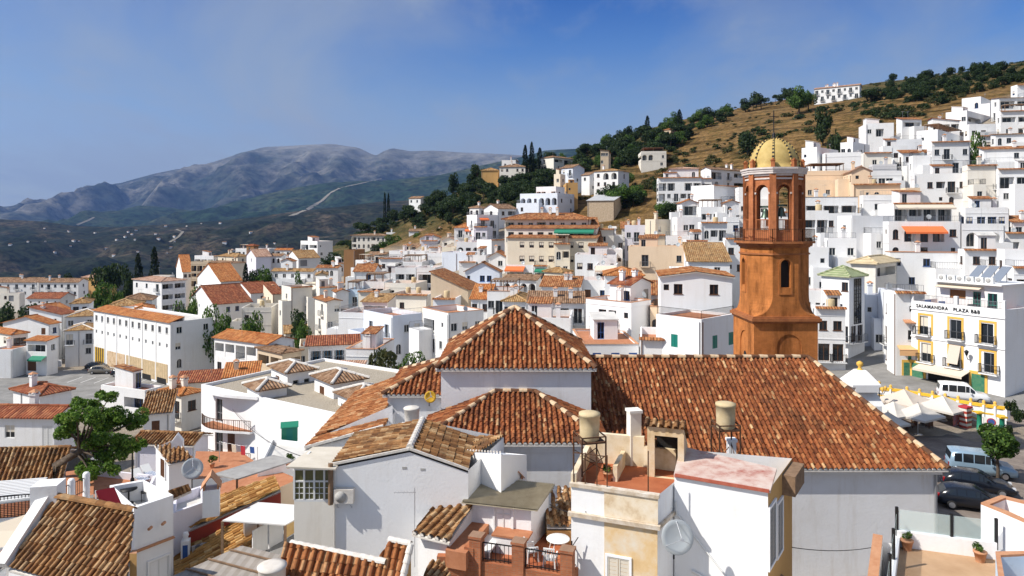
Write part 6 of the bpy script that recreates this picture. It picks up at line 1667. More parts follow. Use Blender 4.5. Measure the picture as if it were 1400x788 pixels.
def chimney_hut(px,pyb,pyt,D,label,w=.5,mat='tankc',rz=.3):
 p=P(px,pyb,D);hgt=(pyb-pyt)*D/F
 r=thing('chimney',label,'chimney',at(p.x,p.y,p.z,rz));mb=MB()
 mb.box(-w/2,-w/2,-.4,w/2,w/2,hgt*.55);mb.build('stack',W['pale']if mat=='tankc' else W['bright'],r)
 cb=MB();
 for sx in(-1,1):cb.slab([V3((sx*(w/2+.08),-w/2-.08,hgt*.62)),V3((sx*(w/2+.08),w/2+.08,hgt*.62)),V3((0,w/2+.08,hgt)),V3((0,-w/2-.08,hgt))]if sx>0 else[V3((sx*(w/2+.08),w/2+.08,hgt*.62)),V3((sx*(w/2+.08),-w/2-.08,hgt*.62)),V3((0,-w/2-.08,hgt)),V3((0,w/2+.08,hgt))],.06)
 for sx in(-1,1):
  for sy in(-1,1):cb.box(sx*w*.42-.05,sy*w*.42-.05,hgt*.55,sx*w*.42+.05,sy*w*.42+.05,hgt*.68)
 cb.build('cap',M_['coping'],r);return r
chimney_hut(706,668,641,32.2,'small cream chimney with tile gable cap below the chapel roof',.5)
floor_z=6.1
def atz(px,py,z):
 D=(CZ-z)*F/(py-HY);return P(px,py,D)
P1,P2,P3,P4,P5=[atz(px,py,7.35)for px,py in((652,733),(710,741),(776,752),(801,729),(820,711))]
L0=atz(598,752,6.75)
back=V3((P5 .x-5.6,P5 .y+1.5,0));bl=V3((L0 .x+.9,L0 .y+3.4,0))
fp=[L0,P1,P3,P5,V3((1.9,31.6,0)),V3((-1.2,32.4,0)),bl]
r2,RI=root_at('house','white house with a red brick walled roof terrace in the front centre','house',(0,28,TZ(0,28)-.4),V1)
zb=TZ(0,28)-.4
mb=MB();walls(mb,[V3((p.x,p.y,floor_z-.1))for p in fp],zb);mb.build('wall',W['bright'],r2,RI)
fb=MB();fb.face([V3((p.x,p.y,floor_z))for p in fp]);fb.build('roof_terrace',M_['redfloor'],r2,RI)
bk=MB()
def brickwall(a,b,z0,z1,t=.26):
 a=V3((a.x,a.y,0));b=V3((b.x,b.y,0));bk.bar(a+Z_((z0+z1)/2),b+Z_((z0+z1)/2),t,z1-z0)
brickwall(L0,P1,floor_z-.75,floor_z+.45,.3);brickwall(P1,P3,floor_z-.75,floor_z+.3);brickwall(P3,P5,floor_z-.75,floor_z+.3)
for p in(P1,P2,P3,P4,P5):
 an=math.atan2(P3 .y-P1 .y,P3 .x-P1 .x);bk.box(-.24,-.24,floor_z-.75,.24,.24,7.32,0,at(p.x,p.y,0,an));bk.box(-.28,-.28,7.32,.28,.28,7.42,0,at(p.x,p.y,0,an))
pm_=P1 .lerp(L0,.16);bk.box(-.2,-.2,floor_z-.75,.2,.2,6.95,0,at(pm_.x,pm_.y,0,an))
bk.build('brick_parapet',M_['brick'],r2,RI)
for a,b in((P1,P2),(P2,P3),(P3,P4),(P4,P5)):
 rl=MB();d=(b-a).normalized()*.26;railing(rl,V3((a.x+d.x,a.y+d.y,floor_z+.31)),V3((b.x-d.x,b.y-d.y,floor_z+.31)),.72,.16,0,.026);rl.build('railing',M_['iron'],r2,RI)
s1=[atz(609,752,6.85),atz(637,757,6.85),atz(676,707,6.95),atz(636,700,6.95)]
sb=MB();sb.slab(s1,.7);sb.build('stair_roof',M_['terra'],r2,RI)
hc=atz(726,751,floor_z);hL=V3((-2.0,hc.y+.85,0));hB=V3((hc.x+.85,hc.y+1.9,0));hBL=hL+(hB-hc);hBL.z=0
htop=CZ-(694-HY)*hc.y/F
hw=MB();walls(hw,[V3((hL.x,hL.y,htop)),V3((hc.x,hc.y,htop)),V3((hB.x,hB.y,htop+.1)),V3((hBL.x,hBL.y,htop+.1))],floor_z);hw.build('stair_hut',W['bright'],r2,RI)
cr=MB();A=V3((hL.x-.2,hL.y-.35,htop));B=V3((hc.x+.25,hc.y-.35,htop));C=V3((hB.x+.3,hB.y+.2,htop+.16));D_=V3((hBL.x-.15,hBL.y+.2,htop+.16))
NC=46
for k in range(NC):
 for t0,t1,z0,z1 in((0,.5,0,.045),(.5,1,.045,0)):
  a0=A.lerp(B,(k+t0)/NC)+Z_(z0+.03);a1=A.lerp(B,(k+t1)/NC)+Z_(z1+.03);d0=D_.lerp(C,(k+t0)/NC)+Z_(z0+.03);d1=D_.lerp(C,(k+t1)/NC)+Z_(z1+.03)
  cr.face([a0,a1,d1,d0])
cr.slab([A,B,C,D_],.03)
cr.build('corrugated_roof',speck('corrugated sheet',(.34,.29,.20),(.46,.40,.29),2.0),r2,RI)
hd=(hc-hL);hd.z=0;hd.normalize();hang=math.atan2(hd.y,hd.x)
q=hL.lerp(hc,.58);wpart(r2,RI,V3((q.x,q.y,floor_z+.55)),hang,'d',.75,1.05,'wframe','window')
lb=MB();lb.box(0,-.75,0,1.5,0,.7,0,at(hL.lerp(hc,.50).x,hL.lerp(hc,.50).y,floor_z,hang));lb.build('barbecue_wall',W['bright'],r2,RI)
lt=MB();lt.box(-.05,-.8,.702,1.55,.0,.78,0,at(hL.lerp(hc,.50).x,hL.lerp(hc,.50).y,floor_z,hang));lt.build('counter',M_['terra'],r2,RI)
tl=[P(563,730,28.4),P(614,742,27.6),P(671,654,32.2),P(626,655,32.2)]
roofset(r2,RI,[tl],T['old'],61,pitch=.36,lift=.06)
t2=MB();eave_trim(t2,tl[0]-Z_(.0),tl[1],(-.2,-1,0),.36,.1);t2 .build('eave_trim',M_['mortar'],r2,RI)
mb=MB();walls(mb,[tl[0]+V3((.2,.35,-.15)),tl[1]+V3((0,.3,-.15)),tl[2]-Z_(.2),tl[3]-Z_(.2)],zb);mb.build('wall',W['white'],r2,RI)
tr_=[P(748,722,29.8),P(783,722,29.8),P(781,668,33),P(742,660,33)]
roofset(r2,RI,[tr_],T['old'],62,lift=.05,pitch=.33)
mb=MB();walls(mb,[p-Z_(.05)for p in tr_],zb);mb.build('wall',W['ochre'],r2,RI)
tp_=atz(763,761,floor_z)
t=thing('table','round white terrace table beside the brick parapet','table',at(tp_.x,tp_.y,floor_z,.2))
mb=MB();mb.lathe((0,0,.72),[(.0,0),(.47,0),(.49,.02),(.47,.045),(.0,.045)],24);mb.build('tabletop',M_['plastic'],t)
for sx,sy in((-1,-1),(1,-1),(1,1),(-1,1)):
 lg=MB();lg.tube([(sx*.34,sy*.34,0),(sx*.2,sy*.2,.72)],.02,6);lg.build('leg',M_['plastic'],t)
def garden_chair(p,rz,label):
 c=thing('garden_chair',label,'chair',at(p.x,p.y,floor_z,rz))
 s=MB();s.box(-.23,-.23,.40,.23,.23,.44);s.build('seat',M_['plastic'],c)
 b=MB();
 for k in range(5):b.box(-.2+.1*k-.025,.22,.46,-.2+.1*k+.025,.25,.86)
 b.box(-.23,.21,.84,.23,.26,.9);b.build('backrest',M_['plastic'],c)
 for sx in(-1,1):
  a=MB();a.bar((sx*.26,-.2,.62),(sx*.26,.24,.62),.05,.03);a.bar((sx*.26,-.2,.4),(sx*.26,-.2,.62),.04);a.build('armrest',M_['plastic'],c)
  for sy in(-1,1):l=MB();l.bar((sx*.22,sy*.2,.4),(sx*.25,sy*.24,0),.05);l.build('leg',M_['plastic'],c)
garden_chair(atz(752,777,floor_z),2.9,'white plastic chair just in front of the round terrace table')
garden_chair(atz(726,766,floor_z),1.9,'white plastic chair left of the round terrace table by the railing')
garden_chair(atz(795,757,floor_z),-1.2,'white plastic chair right of the round terrace table')
gp_=atz(694,755,floor_z)
gb=thing('gas_bottle','orange gas bottle standing in the barbecue niche','gas bottle',at(gp_.x,gp_.y,floor_z))
mb=MB();mb.lathe((0,0,0),[(.15,0),(.2,.05),(.2,.5),(.15,.6),(.05,.64)],14);mb.build('bottle',M_['orangeplastic'],gb)
mb=MB();mb.tube([(-.08,0,.6),(-.08,0,.72),(.08,0,.72),(.08,0,.6)],.015,5);mb.build('handle',M_['rustiron'],gb)
bx=atz(668,757,floor_z)
bn=thing('bench','long low white bench against the barbecue wall','bench',at(bx.x,bx.y,floor_z,-.3));mb=MB();mb.box(-.3,-.75,.36,.3,.75,.44);mb.build('seat',M_['plastic'],bn)
for y in(-.6,.6):
 mb=MB();mb.box(-.25,y-.05,0,.25,y+.05,.36);mb.build('leg',M_['plastic'],bn)
cpp=P3 .lerp(P4,.45);lp=thing('pole','thin black pole rising from the brick parapet corner','pole',at(cpp.x-.2,cpp.y-.35,floor_z-.9));mb=MB();mb.tube([(0,0,-.6),(0,0,2.35)],.03,6);mb.tube([(-.08,0,2.0),(.25,0,2.5)],.02,5);mb.build('shaft',M_['iron'],lp)
g,RI=block('house','small tiled roof corner at the bottom edge below the brick terrace','house',[P(575,800,25.5),P(622,806,25),P(606,772,26.6),P(590,771,26.8)],None,'white')
roofset(g,RI,[[P(575,800,25.5),P(625,806,25),P(607,771,26.7),P(590,770,26.9)]],T['old'],66)
zt3=9.68
A3,B3=atz(781,661,zt3),atz(899,678,zt3);C3=atz(922,659,zt3);D3=V3((A3 .x+1.05,A3 .y+3.6,zt3));C3b=V3((C3 .x+1.2,C3 .y+2.4,zt3))
r3,RI=root_at('house','flat roofed house with peeling ochre front and rust red roof terrace','house',(4.5,28,TZ(4,28)-.4),V1)
zb=TZ(4,28)-.4
mb=MB();walls(mb,[A3,B3,C3,C3b,D3],zb)
W['peel']=speck('peeling ochre plaster',(.72,.68,.60),(.70,.50,.27),.55,.95,.2,(.56,.34,.14),detail=9)
mb.build('wall',W['bright'],r3,RI)
AB=(B3-A3);AB.z=0;L3=AB.length;a3=math.atan2(AB.y,AB.x);u3=AB.normalized();n3=V3((u3 .y,-u3 .x,0))
def on3(s,z,out=.0):p=A3+u3*(s*L3)+n3*out;return V3((p.x,p.y,z))
op=MB();op.box(L3*.395,-.025,zb,L3+.0,0,zt3-1.25,0,at(A3 .x,A3 .y,0,a3));op.build('painted_wall',W['peel'],r3,RI)
uo=MB();uo.box(L3*.395,-.03,zt3-1.08,L3+.02,0,zt3-.1,0,at(A3 .x,A3 .y,0,a3));uo.build('upper_band',speck('stained cream plaster',(.52,.36,.2),(.74,.62,.45),1.6,c3=(.80,.72,.6),detail=9),r3,RI)
lg=MB();lg.box(-.1,-.16,zt3-1.25,L3+.12,0,zt3-1.09,0,at(A3 .x,A3 .y,0,a3));bd=(C3-B3);bd.z=0;lb3=bd.length;ab3=math.atan2(bd.y,bd.x)
lg.box(0,-.1,zt3-1.25,lb3,0,zt3-1.1,0,at(B3 .x,B3 .y,0,ab3));lg.box(-.06,-.09,zt3-.1,L3+.06,.2,zt3+.03,0,at(A3 .x,A3 .y,0,a3));lg.build('ledge',speck('weathered ledge',(.45,.34,.22),(.72,.66,.58),2.5),r3,RI)
fl=MB();fl.face([p-Z_(.35)for p in(A3,B3,C3,C3b,D3)]);fl.build('roof_terrace',M_['redfloor'],r3,RI)
q=on3(.56,zt3-4.1,0);wpart(r3,RI,q,a3,'S',.85,1.5,'blind','window')
bk=MB();b0=P(829,608,31.3);b1=P(884,616,31.0);zf3=zt3-.35
def para(a,b,zt,t=.22,m=0):bk.bar(V3((a.x,a.y,(zt+zf3)/2)),V3((b.x,b.y,(zt+zf3)/2)),t,zt-zf3,m)
E0=V3((A3 .x+1.9,A3 .y+1.1,0));E1=V3((A3 .x+2.55,A3 .y+3.0,0))
para(V3((D3 .x,D3 .y,0)),V3((D3 .x+2.4,D3 .y-.7,0)),zt3+.95);para(V3((D3 .x+2.4,D3 .y-.7,0)),V3((C3b.x-.6,C3b.y-.2,0)),zt3+.55);para(E0,E1,zt3+.3,.18);para(A3+u3*.05+V3((.05,.1,0)),D3,zt3+.35)
bk.build('parapet',speck('yellowed parapet',(.52,.38,.2),(.72,.6,.42),1.1,c3=(.78,.7,.56),detail=8),r3,RI)
cpx=MB();p=V3((D3 .x+2.0,D3 .y-.4,zf3));cpx.box(-.25,-.25,0,.25,.25,2.3,0,at(p.x,p.y,p.z,.2));cpx.box(-.3,-.3,2.3,.3,.3,2.42,0,at(p.x,p.y,p.z,.2));cpx.build('chimney',W['pale'],r3,RI)
q=atz(912,658,zf3);q=V3((q.x,q.y+.3,zf3));ah=-.32;Mh=at(q.x,q.y,zf3,ah)
hb=MB();
wall_face(hb,Mh@V3((-.75,0,0)),Mh.to_3x3()@V3((1,0,0)),Mh.to_3x3()@V3((0,-1,0)),1.5,2.1,[dict(u0=.3,u1=1.25,v0=.0001,v1=1.75,d=.2,back=False)])
for pts in([(.75,0,0),(.75,1.9,0),(.75,1.9,1.0),(.75,0,2.1)],[(-.75,0,0),(-.75,1.9,0),(-.75,1.9,1.0),(-.75,0,2.1)],[(-.75,1.9,0),(.75,1.9,0),(.75,1.9,1.0),(-.75,1.9,1.0)]):hb.face([Mh@V3(p)for p in pts])
hb.build('stair_hut',speck('stained hut plaster',(.44,.3,.14),(.66,.5,.3),1.3,c3=(.7,.6,.46),detail=8),r3,RI)
di=MB();di.face([Mh@V3(p)for p in((-.5,1.2,0),(.6,1.2,0),(.6,1.2,1.6),(-.5,1.2,1.6))]);di.build('doorway',M_['dark'],r3,RI)
roofset(r3,RI,[[Mh@V3((-.85,-.15,2.12)),Mh@V3((.8,-.15,2.12)),Mh@V3((.8,.35,2.28)),Mh@V3((-.85,.35,2.28))]],T['old'],71,lift=.03,under=False,pitch=.3)
roofset(r3,RI,[[Mh@V3((-.85,2.0,1.0)),Mh@V3((.8,2.0,1.0)),Mh@V3((.8,.35,2.28)),Mh@V3((-.85,.35,2.28))][::1]],T['old'],72,lift=.03,under=False,pitch=.3)
roofset(r3,RI,[[on3(-.02,zt3+.1,.35),on3(.36,zt3+.1,.35),on3(.36,zt3+.32,-.25),on3(-.02,zt3+.32,-.25)]],T['old'],73,lift=.0,under=False,pitch=.28)if False else None
def tank_on_stand(x,y,z,hs,r,ht,label,rot=.2,w=.5,braces=True):
 t=thing('water_tank',label,'water tank',at(x,y,z,rot));sb=MB()
 for sx in(-1,1):
  for sy in(-1,1):sb.bar((sx*w,sy*w,0),(sx*w,sy*w,hs+.25),.055)
 for zz in(hs,hs+.25):
  for a,b in(((-w,-w),(w,-w)),((w,-w),(w,w)),((w,w),(-w,w)),((-w,w),(-w,-w))):sb.bar((*a,zz),(*b,zz),.045)
 if braces:
  for a,b in(((-w,-w),(w,-w)),((w,-w),(w,w)),((-w,w),(w,w))):sb.bar((*a,.15),(*b,hs*.6),.03);sb.bar((*b,.15),(*a,hs*.6),.03)
 sb.box(-w,-w,hs,w,w,hs+.03);sb.build('stand',M_['rustiron'],t)
 tb=MB();z0=hs+.04;tb.lathe((0,0,z0),[(r*.92,0),(r*.94,.02),(r*.95,ht*.2),(r*.98,ht*.5),(r,ht*.86),(r*1.05,ht*.87),(r*1.05,ht*.92)],24);tb.build('tank',M_['tankc'],t)
 lb=MB();lb.lathe((0,0,z0+ht*.921),[(r*1.06,0),(r*1.04,ht*.05),(r*.5,ht*.09),(0,ht*.1)],24);lb.build('lid',M_['tankc'],t)
p=atz(806,664,zf3);D0=p.y+.9;p=P(806,664,D0)
tank_on_stand(p.x,p.y,zt3-.1,(663-620)*D0/F,(14.0)*D0/F,37*D0/F,'sandy cylindrical water tank on iron legs beside the yellowed parapet',.25,.52)
rp=MB();
for s in(.02,.16,.3,.42):rp.bar(on3(s,zt3,-.1),on3(s,zt3+1.25,-.1),.04)
rp.bar(on3(.02,zt3+1.2,-.1),on3(.42,zt3+1.2,-.1),.035);rp.bar(on3(.88,zf3,-.3),on3(.88,zf3+1.9,-.3),.04);rp.build('railing',M_['rustiron'],r3,RI)
zt4=10.0
A4,B4=atz(922,650,zt4),atz(1050,672,zt4);C4=atz(1083,627,zt4);D4=V3((A4 .x+1.0,A4 .y+3.1,zt4))
r4,RI=root_at('house','white house with faded pink red roof skin and shuttered side','house',(9,27.5,TZ(9,27)-.4),V1)
zb=TZ(9,27)-.4
mb=MB();walls(mb,[A4,B4],zb,0,False);walls(mb,[C4,D4,A4],zb,0,False);mb.build('wall',W['bright'],r4,RI)
mb=MB();walls(mb,[B4,C4],zb,0,False);mb.build('side_wall',W['ochre'],r4,RI)
rf=MB();rf.slab([A4+Z_(.06)-V3((.05,.1,0)),B4+Z_(.06)-V3((-.05,.1,0)),atz(1062,646,zt4)+Z_(.16),D4+Z_(.16)],.1)
rf.build('roof',speck('faded red roof skin',(.36,.12,.09),(.55,.40,.34),1.3,.8,0,(.62,.55,.49),detail=9),r4,RI)
tr4=MB();tr4 .bar(A4+Z_(.05)-V3((0,.12,0)),B4+Z_(.05)-V3((0,.12,0)),.06,.12);tr4 .build('roof_edge',speck('red edge',(.32,.07,.04),(.45,.14,.09),3),r4,RI)
uB=(C4-B4);uB.z=0;LB=uB.length;aB=math.atan2(uB.y,uB.x);uB.normalize()
for s,w,z0,hh in((.13,1.0,zt4-2.9,2.2),(.42,.9,zt4-3.0,2.0)):
 q=B4+uB*(s*LB);wpart(r4,RI,V3((q.x,q.y,z0)),aB,'S',w,hh,'rail','window')
cn=MB();cn.slab([V3((B4+uB*.2).xy.to_tuple()+(zt4-4.0,)),V3((B4+uB*2.2).xy.to_tuple()+(zt4-4.0,)),V3((B4+uB*2.2+V3((.55,-.35,0))).xy.to_tuple()+(zt4-4.35,)),V3((B4+uB*.2+V3((.55,-.35,0))).xy.to_tuple()+(zt4-4.35,))],.12);cn.build('canopy',M_['wood'],r4,RI)
sk=MB();sk.box(LB*.55,-.5,zt4-.9,LB*.98,0,zt4-.1,0,at(B4 .x,B4 .y,0,aB));sk.build('eave',M_['wood'],r4,RI)
AB4=B4-A4;AB4 .z=0;a4=math.atan2(AB4 .y,AB4 .x);u4=AB4 .normalized();n4=V3((u4 .y,-u4 .x,0));L4=AB4 .length
o4=lambda s,z,d=.04:V3(((A4+u4*(s*L4)+n4*d).x,(A4+u4*(s*L4)+n4*d).y,z))
pp=MB();pp.tube([o4(.02,zt4-1.0),o4(.03,zt4-1.5),o4(.62,zt4-3.7),o4(1.0,zt4-4.3)],.035,6);pp.build('drain_pipe',M_['wframe'],r4,RI)
p2=MB();p2 .tube([o4(.2,zt4-3.6),o4(.6,zt4-4.05),o4(.98,zt4-4.45)],.06,6);p2 .build('drain_pipe',M_['wframe'],r4,RI)
D0=32.5;p=P(992,640,D0);tank_on_stand(p.x,p.y,p.z-.4,(640-574)*D0/F,13*D0/F,34*D0/F,'tall sandy water tank on a lattice stand in front of the nave roof',.1,.5)
g,RI=block('wall','old ochre boundary wall with a white post along the nave roof foot','wall',[P(958,634,33.5),P(1062,641,33.0),P(1062,636,33.8),P(958,629,34.3)],None,'tan','concrete')
pw=MB();q=P(1000,640,33.2);pw.box(-.18,-.18,0,.18,.18,1.5,0,at(q.x,q.y,q.z-.2));pw.box(-.23,-.23,1.5,.23,.23,1.62,0,at(q.x,q.y,q.z-.2));pw.build('post',W['bright'],g,RI)
yz=4.2
yA=o4(0,yz,0);yb=MB()
g,RI=block('house','low grey roofed annex in the yard below the white wall','house',[o4(-.02,yz,.0),o4(1.02,yz-.2,.0),o4(1.15,yz-.2,4.5),o4(-.25,yz,4.5)],None,'cool','greyfloor')
rl=MB();rl.bar(o4(-.12,yz+.75,2.2),o4(1.1,yz+.35,2.2),.07);
for s in(-.1,.25,.6,.95):rl.bar(o4(s,yz-.1,2.2),o4(s,yz+1.15,2.2),.06)
rl.bar(o4(-.12,yz+.75,2.2),o4(-.3,yz+.55,4.4),.07);rl.build('railing',M_['iron'],g,RI)
p=atz(934,764,yz);p=o4(.16,yz,.95)
tk=thing('water_tank','squat beige water tank behind the grey satellite dish','water tank',Matrix.Translation(p));tb=MB();tb.lathe((0,0,0),[(.50,0),(.54,.05),(.6,1.1),(.66,1.12),(.66,1.2)],22);tb.build('tank',M_['tankc'],tk);tb=MB();tb.lathe((0,0,1.201),[(.66,0),(.62,.06),(.0,.14)],22);tb.build('lid',M_['tankc'],tk)
def dish(p,r,az,tilt,label,mat='dish',pole=.9):
 d=thing('satellite_dish',label,'satellite dish',Matrix.Translation(p));Md=Matrix.Rotation(az,4,'Z')@Matrix.Rotation(tilt,4,'X')
 mb=MB();mb.lathe((0,0,0),[(.001,0),(r*.4,r*.025),(r*.7,r*.08),(r*.95,r*.15),(r,r*.17),(r*.99,r*.19),(r*.7,r*.1),(r*.4,r*.045),(.001,r*.02)],28,0,True,Md);mb.build('reflector',M_[mat],d)
 ab=MB();
 for a in(R(90),R(210),R(330)):ab.tube([Md@V3((r*.9*math.cos(a),r*.9*math.sin(a),r*.16)),Md@V3((0,0,r*.95))],.012,5)
 ab.tube([Md@V3((0,0,r*.85)),Md@V3((0,0,r*1.08))],.05,8);ab.build('feed_arm',M_['steel'],d)
 pb=MB();pb.tube([Md@V3((0,0,-.03)),Md@V3((0,0,-.3)),(Md@V3((0,0,-.3)))-Z_(pole)],.035,6);pb.build('mount',M_['iron'],d);return d
p=o4(.03,0,1.75);q=P(925,734,p.y);dish(V3((q.x,p.y,q.z)),.62,.12,R(76),'large grey satellite dish on the white wall near the beige tank')
ac=o4(.05,yz,3.3);t=thing('cooling_unit','white louvred cooling unit at the bottom edge in the yard','air conditioner',at(ac.x,ac.y,yz,a4));mb=MB();mb.box(-.6,-.45,0,.6,.45,1.0);mb.build('case',M_['plastic'],t)
mb=MB()
for k in range(6):mb.box(-.3+.12*k-.035,-.47,.2,-.3+.12*k+.035,-.452,.8)
mb.build('grille',M_['black'],t)
zf5=8.75
def z5(px,py,z=zf5):return atz(px,py,z)
r5,RI=root_at('house','white house with tan roof terrace and glass balustrade in the lower right','house',(14,22,TZ(14,22)-.3),V1)
zb=TZ(14,22)-.3
K0,K1,K2,K3=z5(1226,746),z5(1362,764),V3((12.9,16.0,zf5)),V3((9.2,17.2,zf5))
mb=MB();walls(mb,[K3+V3((-.35,0,0)),K0+V3((-.35,.25,0)),K1+V3((0,.25,0)),K2],zb);mb.build('wall',W['bright'],r5,RI)
fb=MB();fb.face([K3,K2,K1,K0]);fb.build('roof_terrace',speck('tan paving',(.40,.25,.14),(.50,.33,.20),1.2),r5,RI)
pb=MB();
def pbar(a,b,z0,z1,t=.18):pb.bar(V3((a.x,a.y,(z0+z1)/2)),V3((b.x,b.y,(z0+z1)/2)),t,z1-z0)
pbar(K0,K1,zf5-.3,zf5+.55);pbar(K3,K0,zf5-.3,zf5+.35,.2);pb.build('parapet',W['bright'],r5,RI)
M_['railglass'],nt,b_=newmat('clear rail glass');b_.inputs['Base Color'].default_value=(.75,.88,.84,1);b_.inputs['Roughness'].default_value=.03;b_.inputs['Alpha'].default_value=.28
gl=MB();d1=(K1-K0).normalized()
for a,b in((K0+d1*.05,K0+d1*((K1-K0).length*.55)),(K0+d1*((K1-K0).length*.57),K1-d1*.05)):gl.bar(a+Z_(.56+.36),b+Z_(.56+.36),.012,.7)
for s0,s1 in((.1,.48),(.52,.97)):a=K3 .lerp(K0,s0);b=K3 .lerp(K0,s1);gl.bar(a+Z_(.36+.42),b+Z_(.36+.42),.012,.8)
gl.build('glass_rail',M_['railglass'],r5,RI)
ps=MB()
for p in(K0,K0+d1*((K1-K0).length*.56),K1,K3 .lerp(K0,.5),K3 .lerp(K0,.75)):ps.bar(p+Z_(.3),p+Z_(1.35),.08)
ps.build('post',M_['black'],r5,RI)
cb=MB();cb.bar(K3+V3((-.42,.0,.2)),K0+V3((-.5,.3,.2)),.3,.1);cb.build('coping',M_['coping'],r5,RI)
g,RI=block('house','white parapet wall with terracotta coping right of the glass balustrade','house',[z5(1341,690,10.2),z5(1366,700,10.2),V3((17.2,20.6,10.2)),V3((19.4,22.5,10.2)),V3((17.5,24.6,10.2))],None,'bright','terra',.5,'coping')
g,RI=block('house','small white box with blue inner wall and brick coping in the bottom right corner','house',[z5(1361,757,9.6),z5(1366,800,9.6),V3((14.6,17.5,9.6)),z5(1420,756,9.6)],None,'sky','terra',.8,'coping')
wg,RI=root_at('house','white house with long orange tiled slope left of the church','house',(-9,43,TZ(-9,43)-.4),V1)
zb=TZ(-9,43)-.4
wa,wb_,wc,wd_=V3((-11.1,36.8,7.9)),V3((-6.9,36.8,9.35)),V3((-6.9,49,9.35)),V3((-11.1,49,7.35))
roofset(wg,RI,[[V3((-11.1,49,7.9)),V3((-11.1,38.7,7.9)),V3((-7.3,38.7,9.25)),V3((-7.3,49,9.25))]],T['rust'],81)
roofset(wg,RI,[[V3((-11.1,38.5,7.9)),V3((-11.1,36.8,7.9)),V3((-6.9,36.8,9.0)),V3((-6.9,38.5,9.0))]],T['rust'],82)
mb=MB();mb.face([(-10.9,38.6,7.75),(-6.7,38.6,8.7),(-6.7,38.6,9.75),(-10.9,38.6,7.95)]);mb.face([(-10.9,37.0,zb),(-6.9,37.0,zb),(-6.9,37.0,8.9),(-10.9,37.0,7.8)]);walls(mb,[V3((-10.9,49,7.8)),V3((-10.9,37,7.8))],zb,0,False);walls(mb,[V3((-6.9,37,8.9)),V3((-6.9,49,8.9))],zb,0,False)
mb.build('wall',W['bright'],wg,RI);trimline(wg,RI,[V3((-11.1,36.82,7.98)),V3((-6.9,36.82,9.12))],.14,.14)
dish(P(588,543,39.6),.34,.3,R(72),'yellow satellite dish on the white church wall','yellow',.5)
p=P(563,582,35.6);tk=thing('water_tank','dirty white round water tank below the yellow dish','water tank',Matrix.Translation(p));tb=MB();tb.lathe((0,0,0),[(.34,0),(.40,.85),(.43,.87),(.43,.92),(.36,.96),(.0,1.0)],20);tb.build('tank',M_['tankw'],tk)
sp=MB();sp.box(-.6,-.6,-8,.6,.6,-.002);sp.build('plinth',W['bright'],tk)
lo,RI=root_at('house','long low house with two ochre tiled roof steps and a red fascia','house',(-15,39,TZ(-15,39)-.4),V1)
zb=TZ(-15,39)-.4
r_a=[atz(233,736,3.75),atz(231,704,3.75),atz(376,653,5.5),atz(384,671,5.5)]
roofset(lo,RI,[r_a],T['ochre'],91,lift=.05)
r_b=[atz(240,790,2.7),atz(234,742,2.9),atz(360,706,4.5),atz(362,745,4.3)]
roofset(lo,RI,[r_b],T['ochre'],92,lift=.05)
mb=MB();walls(mb,[r_a[0]-Z_(.05),r_a[1]-Z_(.05),r_a[2]-Z_(.05),r_a[3]-Z_(.05)],zb);mb.build('wall',plaster('red fascia',(.34,.06,.04),amount=.2),lo,RI)
mb=MB();walls(mb,[r_b[0]-Z_(.05),r_b[1]-Z_(.05),r_b[2]-Z_(.05),r_b[3]-Z_(.05)],zb);mb.build('wall',W['tan'],lo,RI)
cn,RI=root_at('canopy','large white sheet canopy over a cluttered roof terrace','canopy',(-10.5,33,3.6))
zc_=6.0
cp=[atz(304,713,zc_),atz(390,719,zc_),atz(436,694,zc_),atz(353,688,zc_)]
mb=MB();mb.slab([p+Z_(.05)for p in cp],.06);mb.build('sheet',speck('white sheet',(.62,.61,.58),(.76,.75,.73),1.4),cn,RI)
mb=MB();mb.face([cp[1],cp[2],cp[2]-Z_(.45),cp[1]-Z_(.6)]);mb.build('valance',speck('tan valance',(.46,.30,.12),(.58,.40,.18),2),cn,RI)
for p in cp:mb=MB();mb.bar(p,V3((p.x,p.y,3.0)),.1);mb.build('post',M_['wood'],cn,RI)
g,RI=block('house','white boarded terrace house under the white sheet canopy','house',[atz(344,764,4.2),atz(404,741,4.2),atz(445,706,4.2),atz(352,716,4.2)],None,'white','greyfloor')
fn,RI=root_at('fence','white boarded fence along the roof terrace below the canopy','fence',atz(388,752,4.2))
mb=MB();a=atz(344,764,4.2);b=atz(445,706,4.2)
for k in range(5):
 p=a.lerp(b,k/5+.01);q=a.lerp(b,(k+1)/5-.01);mb.bar(p+Z_(.65),q+Z_(.65),.05,1.28)
mb.build('board_panel',W['white'],fn,RI)
for i,(px,py,s)in enumerate(((352,727,.5),(372,722,.55))):
 p=atz(px,py,4.2);t=thing('workbench','grey workbench under the canopy, '+('left one with a pale top' if i==0 else 'right one beside the green cloth'),'workbench',at(p.x,p.y,4.2,.5));mb=MB();mb.box(-.7,-.3,.75,.7,.3,.82);mb.build('top',M_['concrete'],t);mb=MB();mb.box(-.65,-.26,0,.65,.26,.74);mb.build('cabinet',M_['steel'],t)
p=atz(362,716,4.2);t=thing('cloth_cover','dark green cloth cover over gear under the canopy','cover',at(p.x,p.y,4.2,.4));mb=MB();mb.prism([(-.5,-.4),(.5,-.4),(.4,.4),(-.4,.4)],0,.8);mb.build('cloth',M_['canvas_g'],t)
p=atz(318,748,2.6);t=thing('closed_parasol','closed tan parasol standing on the terrace left of the canopy','parasol',at(p.x,p.y,2.6));mb=MB();mb.lathe((0,0,.7),[(.12,0),(.2,.25),(.2,.8),(.12,1.25),(.03,1.5)],10);mb.build('fabric',speck('tan fabric',(.42,.30,.13),(.55,.42,.2),5),t);mb=MB();mb.tube([(0,0,0),(0,0,2.3)],.03,6);mb.build('pole',M_['wood'],t)
